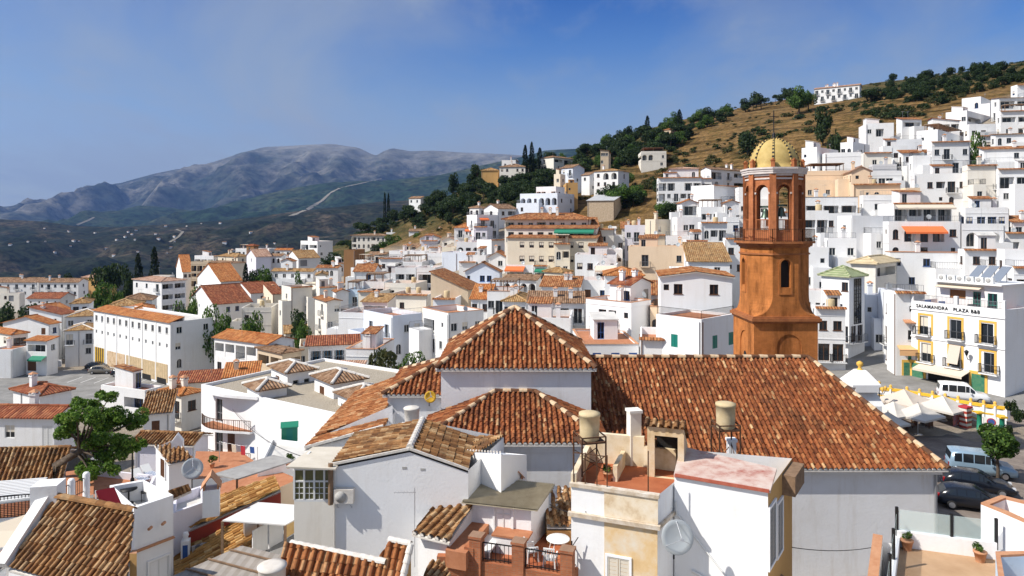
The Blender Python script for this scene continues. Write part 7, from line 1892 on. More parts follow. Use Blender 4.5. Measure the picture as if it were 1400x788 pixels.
g,RI=root_at('wall','low wall of pierced grey tiles beside a blue and white post','wall',atz(285,768,2.6))
a,b=atz(262,772,2.6),atz(326,750,2.6);mb=MB();mb.bar(a+Z_(.45),b+Z_(.45),.16,.9);mb.build('tile_panel',stripes('pierced tile',(.42,.38,.36),(.16,.15,.16),3.0),g,RI)
ps=MB();q=atz(254,773,2.6);ps.box(-.2,-.2,-1,.2,.2,1.3,0,at(q.x,q.y,2.6,.3));ps.lathe((q.x,q.y,3.9),[(.22,0),(.1,.1),(.16,.25),(.1,.38),(0,.42)],10);ps.build('post',W['bright'],g,RI)
tb=MB();tb.box(-.12,-.215,.1,.12,-.202,1.1,0,at(q.x,q.y,2.6,.3));tb.build('blue_tile',M_['blue'],g,RI)
pg,RI=root_at('pergola','grey weathered sheet pergola at the bottom edge left of centre','pergola',(-9.5,24,4.5))
zc2=6.9
pts=[atz(208,800,zc2),atz(330,746,zc2),atz(414,766,zc2),atz(385,800,zc2),atz(300,830,zc2)]
mb=MB();mb.slab(pts,.06);mb.build('sheet_roof',stripes('grey weathered sheet',(.30,.26,.22),(.36,.32,.28),2.4,.9),pg,RI)
bm2=MB()
for t_ in(.1,.35,.6,.85):
 a=pts[0].lerp(pts[1],t_);b=pts[4].lerp(pts[2],t_);bm2 .bar(a+Z_(.06),b+Z_(.06),.06,.05)
bm2 .build('batten',M_['wood'],pg,RI)
for p in(pts[1],pts[2]):mb=MB();mb.bar(p,p-Z_(2.8),.1);mb.build('post',M_['rustiron'],pg,RI)
p=atz(372,772,7.6);tk=thing('water_tank','big round cream tank with flat lid at the bottom edge','water tank',Matrix.Translation((p.x,p.y,6.2)));tb=MB();tb.lathe((0,0,0),[(.46,0),(.48,1.3),(.50,1.32)],24);tb.build('tank',M_['tankw'],tk);tb=MB();tb.lathe((0,0,1.321),[(.52,0),(.52,.05),(.3,.09),(.0,.1)],24);tb.build('lid',M_['tankw'],tk)
sp=MB();sp.box(-.7,-.7,-6,.7,.7,-.002);sp.build('plinth',W['white'],tk)
bc,RI=root_at('house','white house with two joined tiled roofs at the bottom edge below the gabled front','house',(-6.5,25,TZ(-6,25)-.3),V1);zb=TZ(-6,25)-.3
q1=[atz(378,810,6.4),atz(512,824,6.4),atz(528,773,7.4),atz(398,747,7.4)]
roofset(bc,RI,[q1],T['rust'],95,pitch=.3);rb=MB();ridge(rb,q1[3]+Z_(.1),q1[2]+Z_(.1),.14,.35);rb.build('ridge_tiles',[M_['mortar']],bc,RI)
q2=[atz(497,806,6.6),atz(546,815,6.6),atz(562,748,8.0),atz(532,742,8.0)]
roofset(bc,RI,[q2],T['rust'],96,pitch=.3);rb=MB();ridge(rb,q2[1]+Z_(.1),q2[2]+Z_(.1),.13,.3);ridge(rb,q2[3]+Z_(.1),q2[2]+Z_(.1),.13,.3);rb.build('ridge_tiles',[M_['mortar']],bc,RI)
mb=MB();walls(mb,[p-Z_(.08)for p in q1],zb);mb.build('wall',W['white'],bc,RI);mb=MB();walls(mb,[p-Z_(.08)for p in q2],zb);mb.build('side_wall',W['ochre'],bc,RI)
p=atz(567,718,7.0);t=thing('aerial','thin roof aerial in front of the white gabled wall','aerial',Matrix.Translation((p.x,p.y,5.2)));mb=MB();mb.tube([(0,0,0),(0,0,3.4)],.02,5);mb.bar((-.9,0,3.2),(.05,0,3.2),.018);
for k in range(7):mb.bar((-.85+.13*k,-.15,3.2),(-.85+.13*k,.15,3.2),.01)
mb.build('mast',M_['steel'],t)
def pot(p,z,label,k=0,s=.34):
 t=thing('potted_plant',label,'potted plant',at(p.x,p.y,z,k));mb=MB();mb.lathe((0,0,0),[(.13,0),(.19,.3),(.21,.3),(.21,.35),(.0,.34)],12);mb.build('pot',M_['coping'],t)
 put('foliage',leaf_mesh('foliage',crown('r',260,.16,400+k,5)*s+np.array([0,0,.35+s*.7]),LF['broad']),t)
pot(atz(831,655,9.4),9.33,'small potted plant against the yellowed roof parapet',1,.25)
pot(atz(812,742,floor_z),floor_z,'potted plant in the right corner of the brick terrace',2,.3)
pot(atz(688,752,floor_z),floor_z,'little potted plant beside the orange gas bottle',3,.2)
pot(z5(1240,752),zf5,'potted plant at the left end of the glass balustrade terrace',4,.2)
pot(z5(1340,768),zf5,'potted plant in the right corner of the glass balustrade terrace',5,.22)
pot(atz(395,640,3.6),3.6,'potted plant on the white terrace below the green shed',6,.4)
pot(atz(290,640,1.3),1.3,'potted plant by the wall of the orange paved terrace',7,.45)
def cable(a,b,sag,label):
 a=V3(a);b=V3(b);t=thing('cable',label,'cable',Matrix.Translation(a));mb=MB();n=14
 mb.tube([(a.lerp(b,k/n)-a)-Z_(sag*4*(k/n)*(1-k/n))for k in range(n+1)],.018,5);mb.build('wire',M_['black'],t)
cable(P(1079,748,29),P(1232,738,37.9),.35,'black cable sagging across the nave wall above the lower right terrace')
cable(P(752,690,30.6),P(801,700,27.0),.15,'thin cable from the corrugated hut to the flat roofed house')
cable(P(318,560,62),P(452,634,29.9),.8,'long thin cable from the white flats to the glazed porch post')
cable(P(1180,560,37.8),P(1300,600,54),.3,'thin cable over the church hip towards the square')if False else None
def washing(a,b,label,n=5,z=1.6):
 t=thing('washing_line',label,'washing line',Matrix.Translation(a));d=b-a;mb=MB();mb.bar((0,0,0),(0,0,z),.04);mb.bar(d,d+Z_(z),.04);mb.tube([(0,0,z),d*.5+Z_(z-.08),d+Z_(z)],.012,4);mb.build('line',M_['steel'],t)
 u=d.normalized()
 for k in range(n):
  c=d*((k+.6)/(n+.2));cl=MB();w=.22;h_=.5+.12*(k%3);cl.slab([c-u*w+Z_(z-.05),c+u*w+Z_(z-.05),c+u*w*.95+Z_(z-.05-h_)+V3((.02,.05,0)),c-u*w*.95+Z_(z-.05-h_)+V3((.02,.05,0))],.01);cl.build('cloth',M_[('plastic','blue','canvas_c','skyblue','canvas_r')[(k*2)%5]],t)
washing(atz(300,632,1.3),atz(352,640,1.3),'washing line with a few clothes on the orange paved terrace',4)
sp=MB();sp.tube([(23.6,38.3,6.1),(23.6,38.3,.6)],.06,8);sp.build('drainpipe',M_['rail'],ch,CI)
f6,RI=root_at('house','house with big dark weathered tiled roof in the bottom left corner','house',(-16,24,TZ(-16,24)-.3),V1);zb=TZ(-16,24)-.3
ra,rb_,rc,rd_=P(12,778,24.0),P(172,822,22.3),P(184,702,24.9),P(75,682,26.0)
roofset(f6,RI,[[ra,rb_,rc,rd_]],T['old'],101,pitch=.235,lift=.05,course=.31,amp=.075)
vb=MB();vb.bar(ra+V3((-.25,0,.12)),rd_+V3((-.3,0,.12)),.42,.32);vb.build('verge_parapet',W['white'],f6,RI)
cbx=MB();q=rd_+V3((-.35,.15,0));cbx.box(-.45,-.4,-1.5,.45,.4,.55,0,at(q.x,q.y,q.z,.2));cbx.build('chimney',W['white'],f6,RI)
mb=MB();walls(mb,[ra-Z_(.1),rb_-Z_(.1),rc-Z_(.15),rd_-Z_(.15)],zb);mb.build('wall',W['white'],f6,RI)
rg=MB();ridge(rg,rd_+Z_(.1),rc+Z_(.1),.14,.4);rg.build('ridge_tiles',T['old'],f6,RI)
g,RI=block('wall','narrow rust painted wall pier at the right edge of the big weathered roof','wall',[P(177,757,23.4),P(187,757,23.4),P(187,752,24.2),P(177,752,24.2)],None,'ochre','coping')
f6b,RI=root_at('house','sliver of orange tiled roof left of the big weathered roof','house',(-18.5,24,TZ(-18,24)-.3),V1)
q=[P(-30,800,24.5),P(8,772,24.6),P(26,744,25.6),P(-30,765,25.6)]
roofset(f6b,RI,[q],T['rust'],103);mb=MB();walls(mb,[p-Z_(.08)for p in q],zb);mb.build('wall',W['white'],f6b,RI)
zt7=6.6
a7,b7,c7=atz(183,695,zt7),atz(237,677,zt7),atz(196,656,zt7);d7=atz(150,664,zt7)
f7,RI=block('house','white house with roof terrace behind a red sloping sail','house',[a7,b7,c7,d7],None,'bright','whitefloor',.95)
AB=b7-a7;AB.z=0;a_=math.atan2(AB.y,AB.x);n7=V3((AB.y,-AB.x,0)).normalized();L7=AB.length
tr=MB();eave_trim(tr,V3((a7 .x,a7 .y,zt7-2.15)),V3((b7 .x,b7 .y,zt7-2.15)),n7,.3,.09);tr.bar(V3((a7 .x,a7 .y,zt7-2.05))+n7*.06,V3((b7 .x,b7 .y,zt7-2.05))+n7*.06,.12,.1);tr.build('tile_edge',M_['coping'],f7,RI)
q=a7 .lerp(b7,.62);wpart(f7,RI,V3((q.x,q.y,zt7-4.0)),a_,'w',.95,1.15,'wframe','window')
q=a7 .lerp(b7,.62);o_=wpart(f7,RI,V3((q.x,q.y,zt7-7.9)),a_,'S',1.05,2.1,'blue','door')
bb=MB();e=.75;z=zt7-5.9
bb.box(L7*.62-e,-.55,z-.1,L7*.62+e,0,z,1)
for p_,q_ in(((L7*.62-e,-.52,z),(L7*.62+e,-.52,z)),((L7*.62-e,-.52,z),(L7*.62-e,-.03,z)),((L7*.62+e,-.52,z),(L7*.62+e,-.03,z))):railing(bb,p_,q_,.95,.13)
bb.build('balcony',[M_['iron'],W['bright']],f7,RI@at(a7 .x,a7 .y,0,a_))
for s in(.38,.72):
 q=a7 .lerp(b7,s);sp=MB();sp.lathe((0,0,0),[(.07,0),(.07,.25)],8,0,True,Matrix.Translation(V3((q.x,q.y,zt7-1.1))+n7*.2)@Matrix.Rotation(R(90),4,'X'));sp.build('roof_spout',M_['coping'],f7,RI)
vine=leaf_mesh('climber',crown('r',900,.10,77,6),LF['broad']);q=a7 .lerp(b7,.88)
t=thing('climbing_plant','green climbing plant hanging beside the blue door balcony','plant',Matrix.Translation(V3((q.x,q.y,zt7-6.1))+n7*.35)@Matrix.Diagonal((.55,.4,1.3,1)));put('foliage',vine,t);mb=MB();mb.tube([(0,0,-1.4),(0,0,.2)],.05,6);mb.build('stem',M_['bark'],t)
sl_,RI=root_at('awning','red canvas sail sloping over the stair of the white terrace house','awning',a7)
mb=MB();mb.slab([atz(146,706,6.3),atz(172,702,6.3),atz(156,666,7.6),atz(131,671,7.6)],.06);mb.build('fabric',M_['canvas_r'],sl_,RI)
mb=MB();mb.bar(atz(131,671,7.5),atz(131,671,7.5)-Z_(1.6),.06);mb.bar(atz(156,666,7.5),atz(156,666,7.5)-Z_(1.6),.06);mb.build('post',M_['wframe'],sl_,RI)
g,RI=block('house','white stair block with parapet left of the red sail','house',[atz(118,704,6.2),atz(180,714,6.2),atz(172,690,6.2),atz(128,682,6.2)],None,'white','whitefloor',.4)
def cafe_set(px,py,z,n,lab,mat='iron'):
 p=atz(px,py,z);t=thing('table',lab[0],'table',at(p.x,p.y,z));mb=MB();mb.lathe((0,0,.7),[(0,0),(.4,0),(.4,.04),(0,.04)],14);mb.build('tabletop',M_[mat],t);mb=MB();mb.tube([(0,0,0),(0,0,.7)],.04,6);mb.lathe((0,0,0),[(.25,0),(.22,.03),(0,.04)],10);mb.build('base',M_[mat],t)
 for k in range(n):
  a=2*math.pi*k/n+.5;c=thing('chair',lab[1+k],'chair',at(p.x+.75*math.cos(a),p.y+.75*math.sin(a),z,a-math.pi/2))
  s=MB();s.box(-.21,-.21,.42,.21,.21,.46);s.build('seat',M_[mat],c);s=MB();s.box(-.21,.17,.46,.21,.21,.9);s.build('backrest',M_[mat],c)
  for sx in(-1,1):
   for sy in(-1,1):l=MB();l.bar((sx*.18,sy*.18,0),(sx*.18,sy*.18,.42),.035);l.build('leg',M_[mat],c)
cafe_set(176,688,zt7-.95,2,['dark round table on the white terrace beside the red sail','dark chair right of the table by the red sail','dark chair left of the table by the red sail'])
g,RI=block('house','cream walled terrace with a tiled lean-to right of the white terrace house','house',[atz(236,702,5.2),atz(284,685,5.2),atz(276,664,5.2),atz(238,676,5.2)],None,'lilac','whitefloor',.5)
roofset(g,RI,[[atz(233,684,6.0),atz(262,671,6.0),atz(258,662,6.35),atz(224,673,6.35)]],T['old'],105,lift=.02);
chimney_hut(289,692,646,33.5,'white square chimney with a red tiled cap beside the long ochre roof',.75,'bright',.35)
D=44;Z0=CZ-(668-HY)*D/F
hh,RI=root_at('house','small white hut with a dark door and sloping old tiled roof','house',P(235,660,D),V1)
A,B_,C_=P(213,612,D+1.6),P(231,632,D),P(262,626,D+.6);E_=P(240,600,D+2.4)
zb=TZ(A.x,D)-.3
mb=MB();walls(mb,[A,B_,C_,E_],zb);mb.build('wall',W['bright'],hh,RI)
roofset(hh,RI,[[P(230,635,D-.2),P(265,628,D+.4),P(241,602,D+2.7),P(211,609,D+1.9)]],T['old'],111,lift=.02,pitch=.28)
ab=(B_-A);ab.z=0;wpart(hh,RI,V3((A.lerp(B_,.6).x,A.lerp(B_,.6).y,P(0,657,D).z)),math.atan2(ab.y,ab.x),'S',.7,1.15,'bframe','door')
ch_=MB();q=P(243,612,D+1.9);ch_.box(-.35,-.25,-1,.35,.25,.45,0,at(q.x,q.y,q.z,.3));ch_.prism([(-.35,-.25),(.35,-.25),(.35,.25),(-.35,.25)],.45,.451);Mq=at(q.x,q.y,q.z,.3)
ch_.face([Mq@V3(p)for p in((-.35,-.25,.45),(.35,-.25,.45),(0,-.25,.95))]);ch_.face([Mq@V3(p)for p in((.35,.25,.45),(-.35,.25,.45),(0,.25,.95))]);ch_.face([Mq@V3(p)for p in((-.35,-.25,.45),(0,-.25,.95),(0,.25,.95),(-.35,.25,.45))]);ch_.face([Mq@V3(p)for p in((.35,-.25,.45),(.35,.25,.45),(0,.25,.95),(0,-.25,.95))])
ch_.build('chimney',W['bright'],hh,RI)
p=P(263,641,42.2);dish(p,.62,.5,R(70),'large grey satellite dish beside the small white hut','dish',1.2)
g,RI=block('house','white terrace house with orange paving right of the small hut','house',[atz(262,656,1.3),atz(372,648,1.3),atz(330,618,1.3),atz(268,617,1.3)],None,'bright','terra')
g,RI=block('house','pinkish walled terrace with sun loungers left of the small hut','house',[atz(98,690,1.0),atz(196,684,1.0),atz(214,650,1.0),atz(120,640,1.0)],None,'lilac','terra',.5)
for i,(px,py)in enumerate(((192,658),(205,652))):
 p=atz(px,py,.55);t=thing('sun_lounger','blue and white sun lounger beside the small hut, '+('nearer one' if i==0 else 'farther one'),'sun lounger',at(p.x,p.y,.5,.9))
 mb=MB();mb.box(-.32,-.9,.3,.32,.3,.36);mb.build('seat',stripes('blue white stripes',(.7,.72,.75),(.08,.14,.3),8),t);mb=MB();mb.slab([V3((-.32,.3,.36)),V3((.32,.3,.36)),V3((.32,.95,.8)),V3((-.32,.95,.8))],.06);mb.build('backrest',M_['plastic'],t)
 for sx in(-1,1):mb=MB();mb.bar((sx*.28,-.8,0),(sx*.28,-.8,.3),.05);mb.bar((sx*.28,.25,0),(sx*.28,.25,.3),.05);mb.build('leg',M_['plastic'],t)
def streetlamp(p,ht,label,mat='iron'):
 t=thing('street_lamp',label,'street lamp',Matrix.Translation(p));mb=MB();mb.lathe((0,0,0),[(.14,0),(.14,.4),(.07,.5),(.05,ht)],10);mb.build('pole',M_[mat],t)
 mb=MB();mb.lathe((0,0,ht),[(.05,0),(.13,.05),(.2,.42),(.22,.44),(.08,.6),(.0,.7)],8);mb.build('lantern',M_['lamp'],t);return t
streetlamp(V3((atz(181,662,.5).x,atz(181,662,.5).y,.5)),2.6,'black lantern lamp post on the pinkish terrace under the tree')
m10,RI=root_at('house','house with broad old brown tiled roof at the left edge','house',(-33,48,TZ(-33,48)-.3),V1);zb=TZ(-33,48)-.3
q=[atz(-40,664,1.9),atz(86,656,1.9),atz(97,613,3.6),atz(-40,617,3.6)]
roofset(m10,RI,[q],T['old'],121,pitch=.3,lift=.05);roofset(m10,RI,[[q[2]+V3((0,4.5,-1.7)),q[3]+V3((0,4.5,-1.7)),q[3],q[2]]],T['old'],122,lift=.05)
mb=MB();walls(mb,[q[0]+V3((.3,.3,-.1)),q[1]+V3((-.3,.3,-.1)),q[2]+V3((-.3,4,-1.6)),q[3]+V3((0,4,-1.6))],zb);mb.build('wall',W['white'],m10,RI)
rg=MB();ridge(rg,q[3]+Z_(.1),q[2]+Z_(.1),.14,.42);rg.build('ridge_tiles',T['old'],m10,RI)
g,RI=block('house','cream wall with shuttered window beside the leaning tree','house',[atz(88,690,2.6),atz(128,676,2.6),atz(128,640,2.6),atz(90,645,2.6)],None,'pale','terra');q=atz(100,686,2.6);wpart(g,RI,V3((q.x,q.y-.05,-.3)),.5,'S',.9,1.7,'gframe')
sa,RI=root_at('pergola','white slatted pergola over a balcony at the left photo edge','pergola',P(20,690,30))
q=[P(-40,692,28.5),P(48,681,29),P(64,654,31),P(-40,662,31)]
for k in range(14):
 mb=MB()if k==0 else mb
 a=q[0].lerp(q[3],k/13);b=q[1].lerp(q[2],k/13);mb.bar(a,b,.12,.04)
mb.build('slat_panel',M_['wframe'],sa,RI);mb=MB();mb.bar(q[1],q[1]-Z_(1.8),.1);mb.bar(q[0],q[0]-Z_(1.8),.1);mb.bar(q[0],q[1],.1,.12);mb.build('post',M_['wframe'],sa,RI)
zb2=P(0,708,28.8).z
g,RI=block('house','white balcony house below the slatted pergola at the left edge','house',[V3((q[0].x,q[0].y,zb2)),V3((q[1].x,q[1].y,zb2)),V3((q[2].x,q[2].y+1,zb2)),V3((q[3].x,q[3].y+1,zb2))],None,'white','terra')
rl=MB();railing(rl,V3((q[0].x,q[0].y+.05,zb2)),V3((q[1].x,q[1].y+.05,zb2)),.9,.13);rl.build('railing',M_['iron'],g,RI)
ct,RI=root_at('canopy','cream stretched tarpaulin at the left edge above the weathered roof','canopy',P(10,740,26.5))
tp=[P(-40,728,26.5),P(40,702,27.2),P(38,725,26.8),P(5,748,26.2),P(-40,758,26)]
mb=MB();mb.face([tp[0],tp[1],tp[2]]);mb.face([tp[0],tp[2],tp[3]]);mb.face([tp[0],tp[3],tp[4]]);mb.build('tarpaulin',M_['canvas_c'],ct,RI);mb=MB();mb.bar(tp[1],tp[1]-Z_(2),.06);mb.bar(tp[3],tp[3]-Z_(2),.06);mb.build('post',M_['wframe'],ct,RI)
fn,RI=root_at('fence','iron railing between white posts under the leaning tree','fence',atz(95,690,3.2));rl=MB();a,b=atz(76,692,3.2),atz(118,672,3.2)
railing(rl,a,b,.9,.13);rl.build('railing',M_['iron'],fn,RI)
for q in(a,a.lerp(b,.5),b):mb=MB();mb.lathe((q.x,q.y,q.z-2),[(.2,0),(.2,3.1),(.14,3.2),(0,3.22)],12);mb.build('post',W['bright'],fn,RI)
tx=P(70,668,47);tr_,=(thing('tree','large bright green leaning tree in the left foreground','tree',Matrix.Translation((tx.x,tx.y,TZ(tx.x,tx.y)-.2))),)
hz0=P(70,668,47).z-(TZ(tx.x,tx.y)-.2)
mb=MB();top=P(118,612,47)-V3((tx.x,tx.y,TZ(tx.x,tx.y)-.2))
b0=V3((0,0,hz0-.5));b1=V3((.35,0,hz0+1.6));b2=b1 .lerp(top,.55)
mb.tube([(0,0,0),b0,b1,b2,top],[.42,.34,.28,.24,.16],10)
CLM=[((112,604),.8),((120,590),1.3),((145,580),1.25),((165,585),1.05),((178,602),.85),((160,615),1.05),((130,620),1.15),((105,575),1.0),((128,560),.9),((150,562),.85),((92,590),.85),((180,580),.7),((140,640),.8),((115,640),.75),((128,545),.45),((85,572),.5),((190,610),.5),((168,632),.6),((122,642),.9),((152,622),.95),((140,602),1.1),((110,608),1.1),((172,614),.8),((96,556),.65),((146,546),.6),((128,585),1.2),((118,560),.8)]
rq=np.random.RandomState(4);LV=[]
for(cx_,cy_),rad in CLM:
 c_=P(cx_,cy_,47)-V3((tx.x,tx.y,TZ(tx.x,tx.y)-.2));c_.y+=rq.uniform(-1.9,1.9)
 e=b2 .lerp(top,rq.uniform(.2,1));mb.tube([e,e.lerp(c_,.5)+V3((0,0,.15)),c_],[.1,.06,.025],5)
 LV.append(crown('r',int(1500*rad*rad)+400,.085/rad,int(cx_),9,.75)*rad*.98+np.array(c_))
mb.build('trunk',M_['bark'],tr_);put('crown',leaf_mesh('crown',np.concatenate(LV),LF['bright']),tr_)
h('white hall with wide orange roof, glazed upper gallery and small lower windows',293,366,402,470,100,30,'gv','white',tile='orangeb',L_='TTTTT/wwwww',R_='--/--',s=.3,cat='hall',name='hall')
h('open restaurant under a flat brown roof left of the red roofed restaurant',352,386,412,483,95,40,'hip','tan',tile='brownb',L_='TT',R_='T',s=.06,cat='restaurant',name='restaurant')
h('white restaurant with dark open loggia under a rust red sheet roof',416,423,488,472,92,76,'su','white',tile='redb',R_='TTTT/d-w-',L_='w/w',s=.08,ov=.6,cat='restaurant',name='restaurant',fr='skyblue')
h('white terrace house with red edge strip below the arched balcony house',468,473,514,477,88,76,'flat','white',R_='T-/--',cop='coping',ex='')
h('white house with tan tiled lean-to below the red roofed restaurant',446,455,492,506,84,70,'su','white',tile='pinkb',R_='-w-',s=.2,bside=2.6)
APB=h('large white apartment block with gravel roof and curved balconies',275,462,500,566,54.8,33,'flat','bright',cat='apartment block',name='apartment_block',L_='-d--------/-dD-------/-d--------',R_='--/--',floor='gravel',par=.3,sh='bframe',fr='rail',near=True,aside=15)
def hut(xl,xc,xr,yt,D,label,Lw='-w',Rw='ss',th=48,z=None):
 return h(label,xl,xc,xr,yt,D,th,'hip','bright',tile='brownb',L_=Lw,R_=Rw,s=.36,ov=.35,ex='m',sh='bframe',zb=z,name='roof_hut',cat='roof hut',near=True,group='brown roofed huts on the gravel roof')
hut(371,393,430,508,73,'white roof hut with brown pyramid roof beside the restaurant, farthest of the gravel roof huts',zb_:=None or 'D','ss',50,TZ(-25,73)+4)if False else None
for xl,xc,xr,yt,D,lab,Lw,Rw in((371,393,430,508,65.8,'white roof hut with brown pyramid roof nearest the open restaurant','D','ss'),(430,456,498,522,60.5,'white roof hut with brown pyramid roof and open door amid the gravel roof','D','ss'),(462,488,534,545,56,'white roof hut with brown pyramid roof half hidden by the orange slope','ss','-'),(338,354,383,532,60.3,'low white roof hut with brown pyramid roof at the left of the gravel roof','s','-')):
 zz=CZ-(yt-HY)*D/F
 hut(xl,xc,xr,yt,D,lab,Lw,Rw,50,zz-2.4)
a_,b_,h_,Mh=INFO[APB.name]
RL=Matrix.Translation((0,b_,0))@Matrix.Rotation(-math.pi/2,4,'Z')
for z in(h_-.3-2.85,h_-.3-5.7):
 bb=MB();x0,x1=b_*.10,b_*.42;n=12;pr=[(x0,0)]
 for k in range(n+1):t=k/n;pr.append((x0+(x1-x0)*t,-(.9+.75*math.sin(t*math.pi*1.15+.35))))
 pr.append((x1,0));bb.prism(pr[::-1],z-.2,z);bb.build('balcony_slab',[W['bright']],APB,RL)
 rl=MB();
 for k in range(1,n+1):railing(rl,(pr[k][0],pr[k][1]+.05,z),(pr[k+1][0],pr[k+1][1]+.05,z),.95,.16)
 rl.build('railing',M_['rustiron'],APB,RL);fl=MB();fl.face([(p[0],p[1]+.03,z+.004)for p in pr]);fl.build('balcony_floor',M_['terra'],APB,RL)
cv=MB();pr=[(b_*.08,0)]+[(b_*.08+(b_*.38)*k/12,-(.5+.7*math.sin(k/12*math.pi*1.1+.3)))for k in range(13)]+[(b_*.46,0)]
cv.prism(pr[::-1],h_-.28,h_-.02);cv.build('curved_canopy',W['bright'],APB,RL)
gs=MB();gs.box(b_*.74,-2.6,h_-6.2,b_*1.0,-.02,h_-2.9);gs.build('lower_wing',W['bright'],APB,RL)
p=P(396,608,53);gsx=thing('shed','dark green garden shed against the white apartment block','shed',at(p.x,p.y,p.z,.3)@Matrix.Diagonal((.66,.66,.85,1)));mb=MB();mb.box(-.9,-.7,0,.9,.7,1.7);mb.build('body',M_['gframe'],gsx);mb=MB();mb.prism([(-.95,-.75),(.95,-.75),(.95,.75),(-.95,.75)],1.701,1.76);
mb.slab([V3((-1,-.8,1.72)),V3((1,-.8,1.72)),V3((1,0,2.1)),V3((-1,0,2.1))],.05);mb.slab([V3((1,.8,1.72)),V3((-1,.8,1.72)),V3((-1,0,2.1)),V3((1,0,2.1))],.05);mb.build('roof',M_['gframe'],gsx);dr=MB();dr.box(-.35,-.73,.1,.35,-.701,1.6);dr.build('door',M_['teal'],gsx)
g,RI=block('house','white terrace with sloping white sheet below the green shed','house',[atz(352,640,3.6),atz(420,628,3.6),atz(428,606,3.6),atz(372,600,3.6)],None,'bright','whitefloor',.3)
pz=5.4;pg,RI=root_at('pergola','grey flat sheet pergola in front of the white apartment block','pergola',atz(345,640,pz))
pts=[atz(292,648,pz),atz(324,655,pz),atz(404,629,pz),atz(374,622,pz)];mb=MB();mb.slab(pts,.08);mb.build('sheet_roof',speck('grey sheet',(.27,.26,.25),(.38,.37,.35),1.5),pg,RI)
for p in pts[1:3]:mb=MB();mb.bar(p,p-Z_(2.6),.09);mb.build('post',M_['rustiron'],pg,RI)
g,RI=block('house','brown walled terrace under the grey flat sheet pergola','house',[atz(300,692,3.0),atz(330,690,3.0),atz(408,655,3.0),atz(372,640,3.0),atz(300,662,3.0)],None,'tan','terra')
h('curved white apartment house with orange tiled roof and small awnings',221,248,273,540,78,34,'hip','pale',tile='orangeb',L_='bb/bb/bb',R_='w/w/w',cat='apartment block',name='apartment_block',s=.25,aw=[('L',.05,.5,.6,.8,'canvas_c'),('L',.05,.5,3.4,.8,'canvas_c')])
h('white garage block with a wide dark window behind the leaning tree',138,198,222,534,85,22,'flat','white',L_='-T',R_='--',par=.4,fr='blue',cop=None)
h('white house with red roof and shuttered doors at the left edge',-30,74,106,570,64,3,'gv','white',tile='redb',L_='D-r--D',R_='-',sh='wframe',s=.34,ex='c',near=False)
h('red hipped roof room with white walls above the red roofed house',18,54,98,540,76,30,'hip','white',tile='redb',L_='-',R_='--',s=.3,ex='c',near=False)
h('long white wall with a dark striped tiled lean-to behind the small hut',184,262,268,607,57,6,'su' if False else 'gv','lilac',tile='old',L_='------',R_='-',s=.35,near=True)
h('low house with red roof terraces behind the white apartment block',232,240,300,524,92,74,'su','pale',tile='redb',R_='w-w-w',s=.12)
h('low cream house with orange roof strip before the glazed hall',300,306,352,516,90,74,'su','cream',tile='orangeb',R_='w-w-',s=.2)
def roadmat(name,c1,c2):return speck(name,c1,c2,.5,.95,0,detail=9)
M_['asphalt']=roadmat('worn asphalt',(.17,.165,.155),(.29,.28,.265));M_['darkasphalt']=roadmat('dark asphalt',(.05,.05,.052),(.09,.09,.092))
mb=MB();zp=-28.7+CZ+.03;mb.face([(-118,102,zp),(-60,102,zp),(-60,120,zp),(-64,130,zp),(-80,134,zp),(-118,134,zp)]);structure(mb.build('car_park',M_['asphalt']))
mk=MB()
for k in range(9):mk.box(-80+2.6*k,121+.9*(8-k)*.35,zp+.004,-79.88+2.6*k,125.5+.9*(8-k)*.35,zp+.008)
structure(mk.build('parking_marking',M_['wframe']))
g,RI=root_at('wall','low white boundary wall along the far side of the car park','wall',P(50,507,138));mb=MB();a,b=P(12,506,137.5),P(84,506,137.5);mb.bar(V3((a.x,a.y,zp+.6)),V3((b.x,b.y,zp+.6)),.3,1.3);mb.build('wall',W['white'],g,RI)
g,RI=root_at('wall','low white wall between the car park and the factory','wall',P(170,520,128));mb=MB();pts=[V3((-80.5,136,zp)),V3((-66,126.5,zp)),V3((-56,117.5,zp))]
for a,b in zip(pts,pts[1:]):mb.bar(a+Z_(.5),b+Z_(.5),.3,1.1)
mb.build('wall',W['white'],g,RI)
mb=MB();mb.face([V3((-84,134,zp+.02)),V3((-79,136,zp+.02)),V3((-86,158,TZ(-86,158)+.1)),V3((-91,157,TZ(-91,157)+.1))]);structure(mb.build('road',M_['darkasphalt']))
